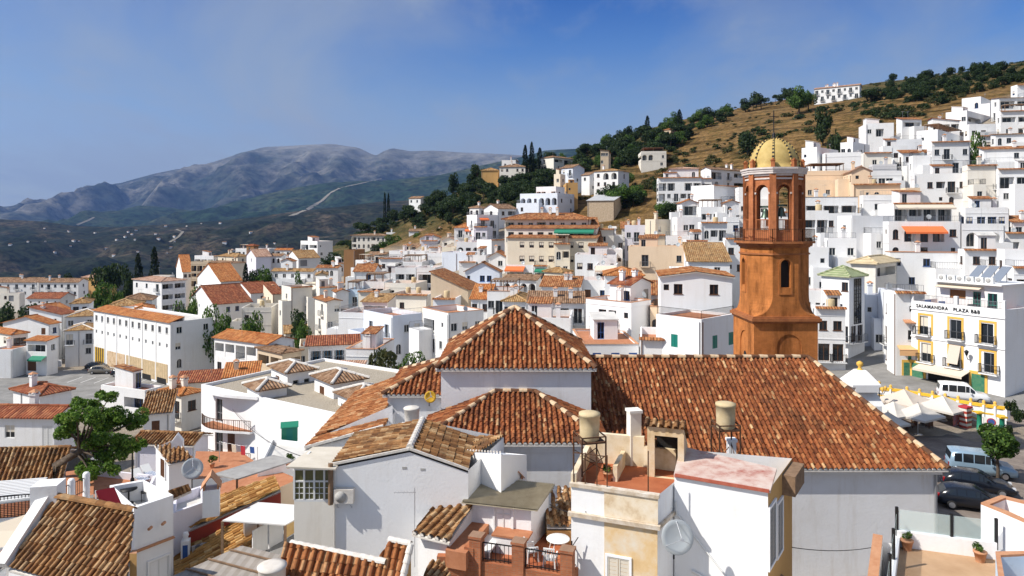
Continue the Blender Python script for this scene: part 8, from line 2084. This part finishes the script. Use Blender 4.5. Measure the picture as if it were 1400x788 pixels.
def car(label,x,y,z,rz,paint,kind='hatch',L=4.3,Wd=1.76,Ht=1.5,cat='car',name='parked_car',group=None):
 """lofted body: stations along x with sill, belt and roof heights"""
 c=thing(name,label,cat,at(x,y,z,rz),group)
 l=L/2;w=Wd/2;bz=.30;
 if kind=='van':st=[(-l,.75,.95,.75,.80),(-l+.06,.95,1.0,.95,.98),(-l+.18,1.0,Ht-.06,1.0,.90),(-l+.9,1.0,Ht,1.0,.90),(l-2.1,1.0,Ht,1.0,.90),(l-1.75,1.0,Ht-.06,1.0,.88),(l-1.0,1.0,1.06,1.0,.84),(l-.3,.92,.93,.96,.8),(l-.05,.72,.74,.86,.72),(l,.55,.56,.8,.7)]
 else:st=[(-l,.72,.74,.82,.7),(-l+.12,.92,.95,.95,.82),(-l+.55,.95,Ht-.12,1.0,.76),(-l+1.1,.95,Ht-.01,1.0,.78),(l-2.2,.94,Ht,1.0,.78),(l-1.95,.94,Ht-.05,1.0,.77),(l-1.15,.93,.97,1.0,.78),(l-.5,.84,.86,.96,.76),(l-.08,.66,.68,.86,.7),(l,.5,.52,.8,.66)]
 rings=[]
 for sx,belt,roof,wb,wr in st:
  wb*=w;wr*=w
  rings.append([V3((sx,-wb*.96,bz)),V3((sx,-wb,(bz+belt)/2)),V3((sx,-wb*.98,belt)),V3((sx,-wr if roof-belt>.1 else-wb*.9,roof-.02)),V3((sx,-wr*.7 if roof-belt>.1 else-wb*.5,roof)),V3((sx,wr*.7 if roof-belt>.1 else wb*.5,roof)),V3((sx,wr if roof-belt>.1 else wb*.9,roof-.02)),V3((sx,wb*.98,belt)),V3((sx,wb,(bz+belt)/2)),V3((sx,wb*.96,bz))])
 mb=MB();n=10;vs=[p for r in rings for p in r];fs=[]
 for k in range(len(rings)-1):
  for j in range(n):fs.append((k*n+j,(k+1)*n+j,(k+1)*n+(j+1)%n,k*n+(j+1)%n))
 mb.idx(vs,fs,0,True);mb.face(rings[0]);mb.face(rings[-1][::-1]);mb.build('body',M_[paint],c)
 gs=MB();
 def pane(k0,k1,s,a0,a1,b0,b1):
  for t0,t1 in((a0,a1),):
   A0=rings[k0][2 if s<0 else 7];A1=rings[k1][2 if s<0 else 7];B0=rings[k0][3 if s<0 else 6];B1=rings[k1][3 if s<0 else 6]
   o=V3((0,s*.012,.004));q=lambda t,v:A0 .lerp(A1,t).lerp(B0 .lerp(B1,t),v)+o
   gs.face([q(t0,b0),q(t1,b0),q(t1,b1),q(t0,b1)])
 for s in(-1,1):
  pane(2,3,s,.25,.95,.12,.88);pane(3,4,s,.03,.48,.1,.88);pane(3,4,s,.52,.97,.1,.88);pane(4,5,s,.0,.9,.12,.85);pane(5,6,s,.05,.55,.12,.8)
 k=5;q=lambda r,i,v:rings[5][i].lerp(rings[6][i],v)+V3((.012,0,.012))
 gs.face([q(0,3,.08),q(0,6,.08),q(0,6,.92),q(0,3,.92)]);q2=lambda i,v:rings[1][i].lerp(rings[2][i],v)+V3((-.014,0,.012));gs.face([q2(3,.25),q2(6,.25),q2(6,.9),q2(3,.9)])
 gs.build('windows',M_['glass'],c)
 for sx in(-l+.8,l-.85):
  for s in(-1,1):
   wm_=MB();Mw=Matrix.Translation((sx,s*(w-.1),.31))@Matrix.Rotation(R(90),4,'X');wm_.lathe((0,0,-.1),[(.2,0),(.30,.0),(.31,.04),(.31,.17),(.30,.21),(.2,.21)],18,0,True,Mw);wo=wm_.build('wheel',M_['tyre'],c)
   rm_=MB();rm_.lathe((0,0,-.11),[(.0,0),(.2,.01),(.2,.22),(.0,.23)],10,0,False,Mw);rm_.build('rim',M_['rim'],wo)
 for s in(-1,1):
  lm=MB();lm.box(l-.2,s*w*.66-.16,.62,l-.02,s*w*.66+.16,.74);lm.build('headlight',M_['lamp'],c);lm=MB();lm.box(-l-.01,s*w*.72-.1,.7,-l+.1,s*w*.72+.1,.95);lm.build('tail_light',M_['redlamp'],c)
  mr=MB();mr.box(l-1.75,s*(w+.1)-.09,.98,l-1.62,s*(w+.1)+.09,1.12);mr.build('mirror',M_[paint],c)
 bp=MB();bp.box(l-.06,-w*.75,.32,l+.05,w*.75,.5);bp.box(-l-.05,-w*.8,.32,-l+.06,w*.8,.52);bp.build('bumper',M_['black']if kind=='van' else M_[paint],c)
 return c
def pcar(px,py,D,*a,**k):
 p=P(px,py,D);
PK='cars in the car park'
for px,D,rz,paint,lab,kind in((139,131,.1,'cargrey','bronze grey estate car in the car park below the factory','hatch'),(134,134.5,.1,'cardark','dark car half hidden behind the bronze grey estate','hatch'),(170,129,.15,'cardark','black small car right of the bronze grey estate','hatch'),(5,133,-.1,'carwhite','white car at the left edge of the car park','hatch'),(154,117,1.5,'carwhite','white car behind the garage block roof','hatch'),(175,117,1.5,'carblue','blue car right of the white one behind the garage block','hatch')):
 car(lab,(px-CX)*D/F,D,zp+.01,rz,paint,kind,group=PK)
p=V3((-78.5,135.2,zp));t=thing('post','slim blue and white post at the car park entrance','post',Matrix.Translation(p));mb=MB();mb.tube([(0,0,0),(0,0,2.6)],.16,8);mb.build('pole',M_['plastic'],t);mb=MB();mb.tube([(0,0,1.0),(0,0,1.6)],.17,8);mb.build('band',M_['skyblue'],t)
a_,b_,h_,Mh=INFO[FACT.name];RL=Matrix.Translation((0,b_,0))@Matrix.Rotation(-math.pi/2,4,'Z')
mb=MB();mb.slab([V3((-.2,-.3,h_-.02)),V3((b_+.1,-.3,h_-.02)),V3((b_+.1,2.6,h_+.75)),V3((-.2,2.6,h_+.75))],.1,0,[(0,0),(b_/.3,0),(b_/.3,7),(0,7)]);mb.build('roof',T['orangeb'],FACT,RL)
mb=MB();mb.box(.02,2.3,h_-.2,b_-.02,2.55,h_+.62);mb.build('roof_upstand',W['white'],FACT,RL)
mb=MB();mb.box(b_*.46,-.06,1.0,b_*.97,-.01,4.2);mb.build('tan_shutter',stripes('tan ribbed shutter',(.62,.47,.28),(.52,.38,.21),1.6),FACT,RL)
mb=MB();mb.box(b_*.2,-.05,1.2,b_*.44,-.01,4.2);mb.build('mural',speck('tan mural paint',(.66,.52,.36),(.60,.44,.28),.8,c3=(.34,.2,.1)),FACT,RL)
mb=MB();mb.box(b_*.02,-.05,.6,b_*.16,-.01,4.4);mb.build('striped_gate',stripes('yellow black stripes',(.70,.42,.04),(.03,.03,.03),1.2),FACT,RL)
for u in(.72,.9):mb=MB();mb.box(b_*u-1.6,-.08,.3,b_*u+1.6,-.061,1.6);mb.build('doorway',M_['dark'],FACT,RL)
for u in(.165,.33,.5,.665,.83):mb=MB();mb.box(b_*u-.12,-.08,.3,b_*u+.12,-.005,h_-.3);mb.build('pilaster',W['white'],FACT,RL)
mb=MB();xs_=np.linspace(24,66,15);ys_=np.linspace(42,72,9)
zq=lambda x,y:TZ(x,y)+.05
for i in range(14):
 for j in range(8):
  c_=[(xs_[i],ys_[j]),(xs_[i+1],ys_[j]),(xs_[i+1],ys_[j+1]),(xs_[i],ys_[j+1])]
  mb.face([(x,y,zq(x,y))for x,y in c_])
M_['paving']=brick('grey brown paving',(.20,.17,.15),(.26,.225,.195),(.14,.125,.11),.35);structure(mb.build('square',M_['paving']))
zs=1.75
st=MB();gx,gy=np.linspace(18,64,24),np.linspace(58,98,21);zz_=lambda x,y:max(zs,TZ(x,y)+.07)
for i in range(23):
 for j in range(20):
  if gy[j]<np.interp(gx[i],[18,38,44,49,64],[73,72,68,65,61]):continue
  st.face([(x,y,zz_(x,y))for x,y in((gx[i],gy[j]),(gx[i+1],gy[j]),(gx[i+1],gy[j+1]),(gx[i],gy[j+1]))])
structure(st.build('street',M_['asphalt']))
def rel(px,py):return atz(px,py,.55)
bw,RI=root_at('wall','curved white retaining wall with yellow rail and small pillars round the street edge','wall',(40,60,.5))
path=[atz(*q,zs+1.0)for q in((1196,529),(1240,534),(1275,540),(1310,547),(1345,553),(1376,557))]
path=[V3((p.x,p.y,0))for p in path]
wm_=MB();yl=MB();
for a,b in zip(path,path[1:]):
 wm_.bar(a+Z_(1.3),b+Z_(1.3),.3,2.2);yl.bar(a+Z_(zs+.9),b+Z_(zs+.9),.36,.26);yl.bar(a+Z_(zs+.2),b+Z_(zs+.2),.36,.14)
wm_.build('wall',W['bright'],bw,RI);yl.build('yellow_rail',M_['yellow'],bw,RI)
for q in path+[a.lerp(b,.5)for a,b in zip(path,path[1:])]:
 pl=MB();pl.box(-.2,-.2,zs-.2,.2,.2,zs+1.0,0,at(q.x,q.y,0,.3));pl.build('pillar',W['bright'],bw,RI);pc=MB();pc.lathe((q.x,q.y,zs+1.0),[(.26,0),(.26,.06),(.1,.1),(.16,.25),(.1,.38),(.0,.42)],10);pc.build('finial',M_['yellowtrim'],bw,RI)
ar=MB()
for a,b in zip(path[2:],path[3:]):
 d=(b-a).normalized();n=V3((d.y,-d.x,0));L=(b-a).length;c=a.lerp(b,.5)+n*.17
 for k in range(10):
  t0,t1=math.pi*k/10,math.pi*(k+1)/10;r0,r1=min(L*.32,.8),min(L*.32,.8)+.16
  f_=lambda t,r:c+d*(r*math.cos(t))+Z_(.9+(zs-1.15)*0+.55*r*math.sin(t)/.8)
  ar.face([f_(t0,r0),f_(t0,r1),f_(t1,r1),f_(t1,r0)])
ar.build('arch_trim',M_['yellow'],bw,RI)
sg=MB();q=path[4].lerp(path[5],.4);d=(path[5]-path[4]).normalized();an=math.atan2(d.y,d.x)
sg.box(-.7,-.02,0,.7,.02,1.0);so_=thing('sign','white no parking sign with a blue and red disc on the retaining wall','sign',at(q.x+d.y*.3,q.y-d.x*.3,.62,an));sg.build('board',M_['plastic'],so_)
for r_,mt,y in((.36,'canvas_r',-.03),(.27,'blue',-.04)):
 db=MB();db.lathe((0,0,0),[(.0,0),(r_,0),(r_,.012),(0,.012)],20,0,False,Matrix.Translation((-.1,y,.62))@Matrix.Rotation(R(90),4,'X'));db.build('disc',M_[mt],so_)
db=MB();db.bar((-.29,-.055,.81),(.09,-.055,.43),.075,.01);db.build('slash',M_['canvas_r'],so_)
def parasol(px,py_top,py_eave,D,wpx,mat,label,sides=4,rot=.5):
 p=P(px,py_top,D);zg=TZ(p.x,p.y)+.05;r=wpx*D/F/2;zt=p.z;ze_=P(px,py_eave,D).z
 t=thing('parasol',label,'parasol',at(p.x,p.y,zg,rot));mb=MB();top=V3((0,0,zt-zg));ring=[]
 nsub=6
 for k in range(sides):
  a0=2*math.pi*k/sides+math.pi/4;a1=2*math.pi*(k+1)/sides+math.pi/4
  A=V3((r*1.2*math.cos(a0),r*1.2*math.sin(a0),ze_-zg));B=V3((r*1.2*math.cos(a1),r*1.2*math.sin(a1),ze_-zg))
  g=[[top.lerp(A.lerp(B,j/nsub),i/4)-Z_(.16*math.sin(math.pi*i/4)*(.4+1.2*abs(j/nsub-.5)*0)+.22*math.sin(math.pi*j/nsub)*(i/4)*.0-.0)+Z_(-.10*math.sin(math.pi*j/nsub)*math.sin(math.pi*i/4))for j in range(nsub+1)]for i in range(5)]
  for i in range(4):
   for j in range(nsub):mb.face([g[i][j],g[i+1][j],g[i+1][j+1],g[i][j+1]])
  for j in range(nsub):mb.face([g[4][j],g[4][j+1],g[4][j+1]-Z_(.18),g[4][j]-Z_(.18)])
 mb.build('fabric',M_[mat],t);pb=MB();pb.tube([(0,0,0),(0,0,zt-zg+.1)],.045,8);pb.lathe((0,0,0),[(.4,0),(.4,.08),(.08,.12)],10);pb.build('pole',M_['steel'],t)
 rb_=MB()
 for k in range(sides):a0=2*math.pi*k/sides+math.pi/4;rb_.tube([(0,0,ze_-zg+.25),(r*1.15*math.cos(a0),r*1.15*math.sin(a0),ze_-zg+.0)],.018,5)
 rb_.build('rib',M_['steel'],t)
M_['canvas_w2']=plain('off white canvas',(.58,.54,.48),.8)
M_['canvas_beige']=plain('beige canvas',(.58,.50,.42),.8)
parasol(1236,532,547,68,66,'canvas_beige','large beige parasol on the square, farthest from the camera',4,.6)
parasol(1222,549,563,64,54,'canvas_w2','white parasol on the square nearest the church roof',4,.4)
parasol(1289,541,556,66,62,'canvas_w2','broad white parasol beside the yellow railed wall',4,.55)
parasol(1255,551,567,63,56,'canvas_w2','white parasol in the middle of the square group',4,.5)
parasol(1214,563,577,60.5,46,'canvas_w2','small white parasol low beside the church hip',4,.4)
def cafe(px,py,k,lab):
 p=atz(px,py,.55);t=thing('cafe_table',lab,'table',at(p.x,p.y,.55,k));mb=MB();mb.box(-.4,-.4,.7,.4,.4,.74);mb.build('tabletop',M_['wood'],t);mb=MB();mb.tube([(0,0,0),(0,0,.7)],.05,6);mb.build('base',M_['iron'],t)
 for i in range(3):
  a=k+i*2.1;c=thing('cafe_chair','dark wicker chair at the tables under the white parasols','chair',at(p.x+.75*math.cos(a),p.y+.75*math.sin(a),.55,a-math.pi/2),'chairs under the white parasols')
  s=MB();s.box(-.23,-.23,.4,.23,.23,.46);s.build('seat',M_['bframe'],c);s=MB();s.box(-.23,.19,.46,.23,.23,.92);s.build('backrest',M_['bframe'],c)
  for sx in(-1,1):l=MB();l.bar((sx*.2,-.2,0),(sx*.2,-.2,.4),.04);l.bar((sx*.2,.2,0),(sx*.2,.2,.4),.04);l.build('leg',M_['bframe'],c)
for i,(px,py)in enumerate(((1238,588),(1262,585),(1285,580),(1300,574))):cafe(px,py,i*.7,('wooden cafe table under the white parasols, leftmost','wooden cafe table under the white parasols, second from the left','wooden cafe table under the white parasols, third from the left','wooden cafe table under the white parasols, rightmost by the drinks stand')[i])
p=atz(1320,588,.55);t=thing('kiosk_stand','red and white ice cream stand beside the parasols','stand',at(p.x,p.y,.55,.4));mb=MB();mb.box(-.35,-.35,0,.35,.35,2.1);mb.build('body',stripes('red white stripes',(.72,.68,.62),(.45,.06,.04),2.2,.5,2),t);mb=MB();mb.box(-.42,-.42,2.1,.42,.42,2.25);mb.build('top',M_['canvas_r'],t)
p=atz(1308,586,.55);t=thing('display_board','coloured menu display board left of the ice cream stand','sign',at(p.x,p.y,.55,.5));mb=MB();mb.box(-.5,-.06,.2,.5,.06,1.8);mb.build('board',speck('colourful menu board',(.66,.6,.5),(.5,.12,.1),3.5,c3=(.15,.35,.5)),t);mb=MB();mb.bar((-.45,0,0),(-.45,0,.2),.06);mb.bar((.45,0,0),(.45,0,.2),.06);mb.build('foot',M_['steel'],t)
for i,(px,py,l)in enumerate(((1339,590,'green round column at the stair in front of the retaining wall'),(1370,597,'second green column right of the no parking sign'))):
 p=atz(px,py,.55);t=thing('column',l,'column',Matrix.Translation((p.x,p.y,.55)));mb=MB();mb.lathe((0,0,0),[(.3,0),(.3,.2),(.22,.25),(.2,1.6),(.28,1.7)],12);mb.build('shaft',M_['gframe'],t);mb=MB();mb.box(-.32,-.32,1.701,.32,.32,1.85);mb.build('capital',M_['yellow'],t)
car('pale blue van parked on the square beside the little tree',atz(1338,648,.55).x,atz(1338,648,.55).y-.2,.56,-.38,'carblue','van',4.5,1.85,1.85,'van','van')
car('black car in the middle of the row beside the church wall',atz(1336,672,.55).x,atz(1336,672,.55).y,.56,-.42,'cardark','hatch',4.4,1.8,1.48)
car('black car nearest the camera beside the church wall',atz(1331,695,.55).x,atz(1331,695,.55).y,.56,-.40,'cardark','hatch',4.4,1.8,1.48)
p=atz(1316,549,zs);car('white minivan parked in front of the hotel',p.x,p.y,zs+.02,-.42,'carwhite','van',4.5,1.85,1.85,'van','van')
p=atz(1364,660,.55);M=Matrix.Translation((p.x,p.y,.5));t=thing('tree','small round green tree beside the pale blue van','tree',M)
put('crown',leaf_mesh('crown',crown('r',2600,.085,88,14)*1.75+np.array([0,0,3.1]),LF['broad']),t);mb=MB();mb.tube([(0,0,-.1),(.03,0,1),(-.03,.02,2.0),(0,0,3.0)],[.13,.11,.09,.05],8)
for k in range(5):a=k*1.25;mb.tube([(0,0,1.9),(.5*math.cos(a),.5*math.sin(a),2.6),(1.0*math.cos(a),1.0*math.sin(a),3.2)],[.06,.04,.015],5)
mb.build('trunk',M_['bark'],t)
for i,(px,py)in enumerate(((1382,560),(1392,575),(1378,598))):ptree('dbush',px,py-18,py,58-i*1.5,('low green shrub beside the steps at the right edge of the square','dark green shrub above the steps at the right edge','rounded shrub under the small tree at the square')[i],16,ground=False)
D=50;mo,RI=root_at('monument','white stepped chapel roof with ball finial rising beside the church hip','monument',P(1180,565,D))
def frust(px0,px1,py0,qx0,qx1,py1,d0,m):
 a0,a1=P(px0,py0,D),P(px1,py0,D);b0,b1=P(qx0,py1,D),P(qx1,py1,D);w0=(a1 .x-a0 .x);w1=(b1 .x-b0 .x)
 lo_=[a0,a1,a1+V3((0,w0,0)),a0+V3((0,w0,0))];o=(w0-w1)/2;hi=[b0+V3((0,o,0)),b1+V3((0,o,0)),b1+V3((0,o+w1,0)),b0+V3((0,o+w1,0))]
 for k in range(4):m.face([lo_[k],lo_[(k+1)%4],hi[(k+1)%4],hi[k]])
 m.face(hi)
m=MB();frust(1160,1206,620,1160,1206,556,1,m);frust(1156,1210,556,1170,1202,536,1,m);frust(1158,1204,540,1158,1204,533,1,m)if False else None;frust(1170,1202,537,1170,1202,530,1,m);frust(1166,1205,530,1166,1205,527,1,m);frust(1166,1205,527,1180,1192,510,1,m)
m.build('body',W['bright'],mo,RI);fm=MB();q=P(1186,511,D)+V3((0,1.1,0));fm.lathe(q,[(.3,0),(.14,.12),(.1,.25),(.24,.42),(.22,.6),(.0,.72)],12);fm.build('finial',M_['yellowtrim'],mo,RI)
p=atz(1202,562,zs);t=thing('street_lamp','black lamp post with clustered yellow lanterns beside the parasols','street lamp',Matrix.Translation((p.x,p.y,.6)));mb=MB();mb.lathe((0,0,0),[(.2,0),(.16,.5),(.07,.7),(.06,3.6)],10)
for a in(0,1.57,3.14,4.71):mb.tube([(0,0,2.9),(.4*math.cos(a),.4*math.sin(a),2.75),(.6*math.cos(a),.6*math.sin(a),3.1)],.03,5)
mb.build('pole',M_['iron'],t);lb=MB()
for a in(0,1.57,3.14,4.71):lb.lathe((.6*math.cos(a),.6*math.sin(a),3.1),[(.06,0),(.16,.3),(.16,.34),(0,.5)],8)
lb.lathe((0,0,3.6),[(.06,0),(.16,.3),(.16,.34),(0,.5)],8);lb.build('lantern',M_['yellowtrim'],t)
a_,b_,h_,Mh=INFO[SAL.name];RL=Matrix.Translation((0,b_,0))@Matrix.Rotation(-math.pi/2,4,'Z')
top=h_-.75
for r in range(2):
 for k in range(3):
  u=b_*(k+.5)/3;z=top-3.05*(r+1)+.06;sm=MB()
  for x0,z0,x1,z1 in((u-.86,z,u-.64,z+2.2),(u+.64,z,u+.86,z+2.2),(u-.86,z+2.2,u+.86,z+2.42)):sm.box(x0,-.05,z0,x1,-.004,z1)
  sm.build('yellow_surround',M_['yellowtrim'],SAL,RL)
bn=MB();bn.box(-.05,-.1,top-3.05-.35,b_+.05,-.003,top-3.05-.2);bn.box(-.06,-.12,h_-.95,b_+.06,-.003,h_-.8);bn.build('string_course',W['bright'],SAL,RL)
def lettering(txt,size,M,parent,mat,name='lettering',ext=.02):
 cu=bpy.data.curves.new(name,'FONT');cu.body=txt;cu.size=size;cu.extrude=ext;cu.align_x='LEFT';cu.resolution_u=3;cu.shear=.0;cu.offset=size*.01;cu.space_character=1.12
 cu.materials.append(mat);o=bpy.data.objects.new(name,cu);col.objects.link(o);me=bpy.data.meshes.new_from_object(o.evaluated_get(bpy.context.evaluated_depsgraph_get()));bpy.data.objects.remove(o);return put(name,me,parent,M)
RX=Matrix.Rotation(R(90),4,'X')
lettering('SALAMANDRA   PLAZA B&B',.7,RL@Matrix.Translation((b_*.06,-.06,h_-.70))@RX@Matrix.Diagonal((.72,.8,1,1)),SAL,M_['black'])
gz=top-6.1
sb=MB();sb.box(0,-.12,0,b_,-.004,gz-2.4);sb.build('stone_base',W['stone'],SAL,RL)
for u,w,mt in((b_*.08,1.3,'teal'),(b_*.74,1.3,'teal')):
 dm_=MB();dm_.box(u-w/2-.25,-.09,gz-2.8,u+w/2+.25,-.006,gz+.0);dm_.build('yellow_surround',M_['yellowtrim'],SAL,RL);gd=MB();gd.box(u-w/2,-.12,gz-2.7,u+w/2,-.091,gz-.3);gd.build('door',speck('green shop door',(.02,.16,.10),(.10,.22,.12),4),SAL,RL)
dk=MB();dk.box(b_*.2,-.08,gz-2.7,b_*.64,-.007,gz-.5);dk.build('shop_front',M_['dark'],SAL,RL)
aw_=MB();aw_.slab([V3((b_*.12,-.02,gz-.1)),V3((b_*.66,-.02,gz-.1)),V3((b_*.66,-1.7,gz-.55)),V3((b_*.12,-1.7,gz-.55))],.05);aw_.box(b_*.12,-1.72,gz-.8,b_*.66,-1.7,gz-.55);aw_.build('awning',M_['canvas_c'],SAL,RL)
bl_=MB();bl_.slab([V3((b_*.5-.6,-.1,top-3.05-.6)),V3((b_*.5+.6,-.1,top-3.05-.6)),V3((b_*.5+.6,-.75,top-5.6)),V3((b_*.5-.6,-.75,top-5.6))],.03);bl_.build('sun_blind',M_['canvas_beige'],SAL,RL)
rl=MB();railing(rl,(.2,.1,h_),(b_*.5-.3,.1,h_),.75,.14);railing(rl,(b_*.5+.3,.1,h_),(b_-.3,.1,h_),.75,.14);rl.build('railing',M_['rail'],SAL,RL)
for x0,x1 in((b_*.5-.2,b_*.5+.2),(0,.25),(b_-.25,b_)):pp=MB();pp.box(x0,-.02,h_,x1,.3,h_+.95);pp.build('pier',W['bright'],SAL,RL)
ph=MB();z=h_-.75;x0,x1=b_*.16,b_*.86;wall_face(ph,(x0,2.4,z),(1,0,0),(0,-1,0),x1-x0,3.0,[dict(u0=(x1-x0)*.2,u1=(x1-x0)*.45,v0=1.2,v1=2.2,d=.12),dict(u0=(x1-x0)*.56,u1=(x1-x0)*.68,v0=.05,v1=2.2,d=.12),dict(u0=(x1-x0)*.78,u1=(x1-x0)*.92,v0=.05,v1=2.1,d=.12)])
for pts in([(x0,2.4),(x0,8.5)],[(x1,2.4),(x1,8.5)],[(x0,8.5),(x1,8.5)]):ph.face([(*pts[0],z),(*pts[1],z),(*pts[1],z+3),(*pts[0],z+3)])
ph.box(x0-.4,1.7,z+3.0,x1+.2,8.7,z+3.15);po=ph.build('penthouse',W['bright'],SAL,RL)
me,pm=win_mesh('S',(x1-x0)*.24,.98,'brownblind',True);put('window',me,po,Matrix.Translation((x0+(x1-x0)*.325,2.48,z+1.21)))
for u,w in((.62,.11),(.85,.13)):me,pm=win_mesh('d',(x1-x0)*w,2.05,'teal',True);o=put('door',me,po,Matrix.Translation((x0+(x1-x0)*u,2.47,z+.05)));put('pane',pm,o)
aw_=MB();aw_.slab([V3((x0+.2,2.38,z+2.75)),V3((x0+(x1-x0)*.72,2.38,z+2.75)),V3((x0+(x1-x0)*.72,1.5,z+2.5)),V3((x0+.2,1.5,z+2.5))],.05);aw_.build('awning',M_['canvas_c'],SAL,RL)
for k in range(6):
 q=SAL.matrix_basis@RL@V3((x0+.5+k*1.0,2.6,z+3.16));t=thing('air_conditioner','white air conditioner in the row on the hotel roof room','air conditioner',Matrix.Translation(q)@(SAL.matrix_basis@RL).to_3x3().to_4x4(),'air conditioners on the hotel roof room');mb=MB();mb.box(-.4,-.2,0,.4,.2,.62);mb.build('case',M_['plastic'],t);mb=MB();mb.lathe((0,0,0),[(0,0),(.25,0),(.26,.015),(0,.02)],14,0,True,Matrix.Translation((-.08,-.2,.31))@Matrix.Rotation(R(90),4,'X'));mb.build('fan_grille',M_['concrete'],t)
for k in range(3):
 q=SAL.matrix_basis@RL@V3((x0+2.6+k*1.25,4.4,z+3.16));t=thing('solar_panel',('left one of three tilted solar panels on the hotel roof','middle one of three tilted solar panels on the hotel roof','right one of three tilted solar panels on the hotel roof')[k],'solar panel',Matrix.Translation(q)@(SAL.matrix_basis@RL).to_3x3().to_4x4())
 mb=MB();mb.slab([V3((-.5,0,.2)),V3((.5,0,.2)),V3((.95,1.5,1.75)),V3((-.05,1.5,1.75))],.06);mb.build('panel',plain('solar cells',(.20,.23,.28),.25,.1),t);mb=MB();mb.bar((0,.1,0),(0,.1,.25),.06);mb.bar((.45,1.45,0),(.45,1.45,1.7),.06);mb.build('frame',M_['steel'],t)
for i,(u,v)in enumerate(((.14,.9),(.3,.9),(.62,.9),(.82,.9))):
 q=SAL.matrix_basis@RL@V3((b_*u,1.2,z+.004));t=thing('lounge_chair',('blue cushioned chair on the hotel roof terrace, leftmost','blue cushioned chair on the hotel roof terrace, second from left','dark chair on the hotel roof terrace near the glass door','dark chair on the hotel roof terrace, rightmost')[i],'chair',Matrix.Translation(q));mb=MB();mb.box(-.35,-.35,.2,.35,.35,.42);mb.build('seat',M_['blue' if i<2 else 'black'],t);mb=MB();mb.box(-.35,.25,.42,.35,.38,.85);mb.build('backrest',M_['blue' if i<2 else 'black'],t);mb=MB();mb.box(-.33,-.33,0,.33,.33,.199);mb.build('base',M_['wframe'],t)
q=SAL.matrix_basis@RL@V3((b_*.65,-.1,top-5.0));t=thing('wall_lamp','black wall lantern between the hotel balconies','wall lamp',Matrix.Translation(q)@(SAL.matrix_basis@RL).to_3x3().to_4x4());mb=MB();mb.tube([(0,.1,0),(0,-.3,.1),(0,-.5,.5)],.04,6);mb.build('bracket',M_['iron'],t);mb=MB();mb.lathe((0,-.5,.5),[(.08,0),(.22,.4),(.24,.45),(0,.65)],8);mb.build('lantern',M_['black'],t)
NB=[o for o in scene.objects if o.get('label','').startswith('white house with orange canopy')][0]
a2,b2,h2,M2=INFO[NB.name]
mb=MB();mb.slab([V3((.1,-.02,h2-6.2)),V3((a2-.1,-.02,h2-6.2)),V3((a2-.1,-.8,h2-6.6)),V3((.1,-.8,h2-6.6))],.1);mb.box(.1,-.8,h2-7.3,a2-.1,-.75,h2-6.6);mb.build('canopy',M_['canvas_p'],NB)
mb=MB();mb.slab([V3((a2*.3,-.02,h2-3.2)),V3((a2*.9,-.02,h2-3.2)),V3((a2*.9,-.6,h2-3.5)),V3((a2*.3,-.6,h2-3.5))],.1);mb.build('window_roof',M_['coping'],NB)
mb=MB();mb.box(a2*.25,-.05,h2-10.6,a2*.8,-.004,h2-7.9);mb.build('yellow_surround',M_['yellowtrim'],NB);mb=MB();mb.box(a2*.33,-.08,h2-10.4,a2*.72,-.051,h2-8.2);mb.build('shop_window',speck('green shop window',(.02,.16,.10),(.12,.25,.15),3),NB)
mb=MB();mb.box(0,-.1,0,a2,-.004,h2-10.8);mb.build('stone_base',W['stone'],NB)
a2,b2,h2,M2=INFO[GT.name]
mb=MB();mb.box(a2*.3,-.03,h2-6.3,a2*.75,-.004,h2-.5);mb.build('glass_strip',M_['glass'],GT);mb=MB()
for k in range(4):x=a2*(.3+.45*k/3);mb.box(x-.04,-.07,h2-6.3,x+.04,-.031,h2-.5)
for k in range(13):zz=h2-6.3+5.8*k/12;mb.box(a2*.3,-.065,zz-.03,a2*.75,-.032,zz+.03)
mb.build('lattice',M_['iron'],GT)
hz=MB();hz.box(-14000,-400,-400,14000,12500,1700)
hm,nt,b=newmat('haze');nt.nodes.remove(b)
pv=nt.nodes.new('ShaderNodeVolumePrincipled');pv.inputs['Density'].default_value=HAZE;pv.inputs['Color'].default_value=(.26,.47,1.0,1);pv.inputs['Anisotropy'].default_value=.2
nt.links.new(pv.outputs[0],nt.nodes['Material Output'].inputs['Volume'])
tag(hz.build('haze',hm),kind='stuff')
if BUILD_CHECK:
 from collections import Counter
 for l,hs in LABELS.items():
  if len(hs)>1 and not hs[0][1]:print('DUP',l,hs[:3])
  n=len(l.split())
  if not 4<=n<=16:print('WORDS',n,l)
 for d in DEBUG:
  if d[3]>15 or d[3]<=3.4 or d[1]>25 or d[2]>25:print('HOUSE',d)
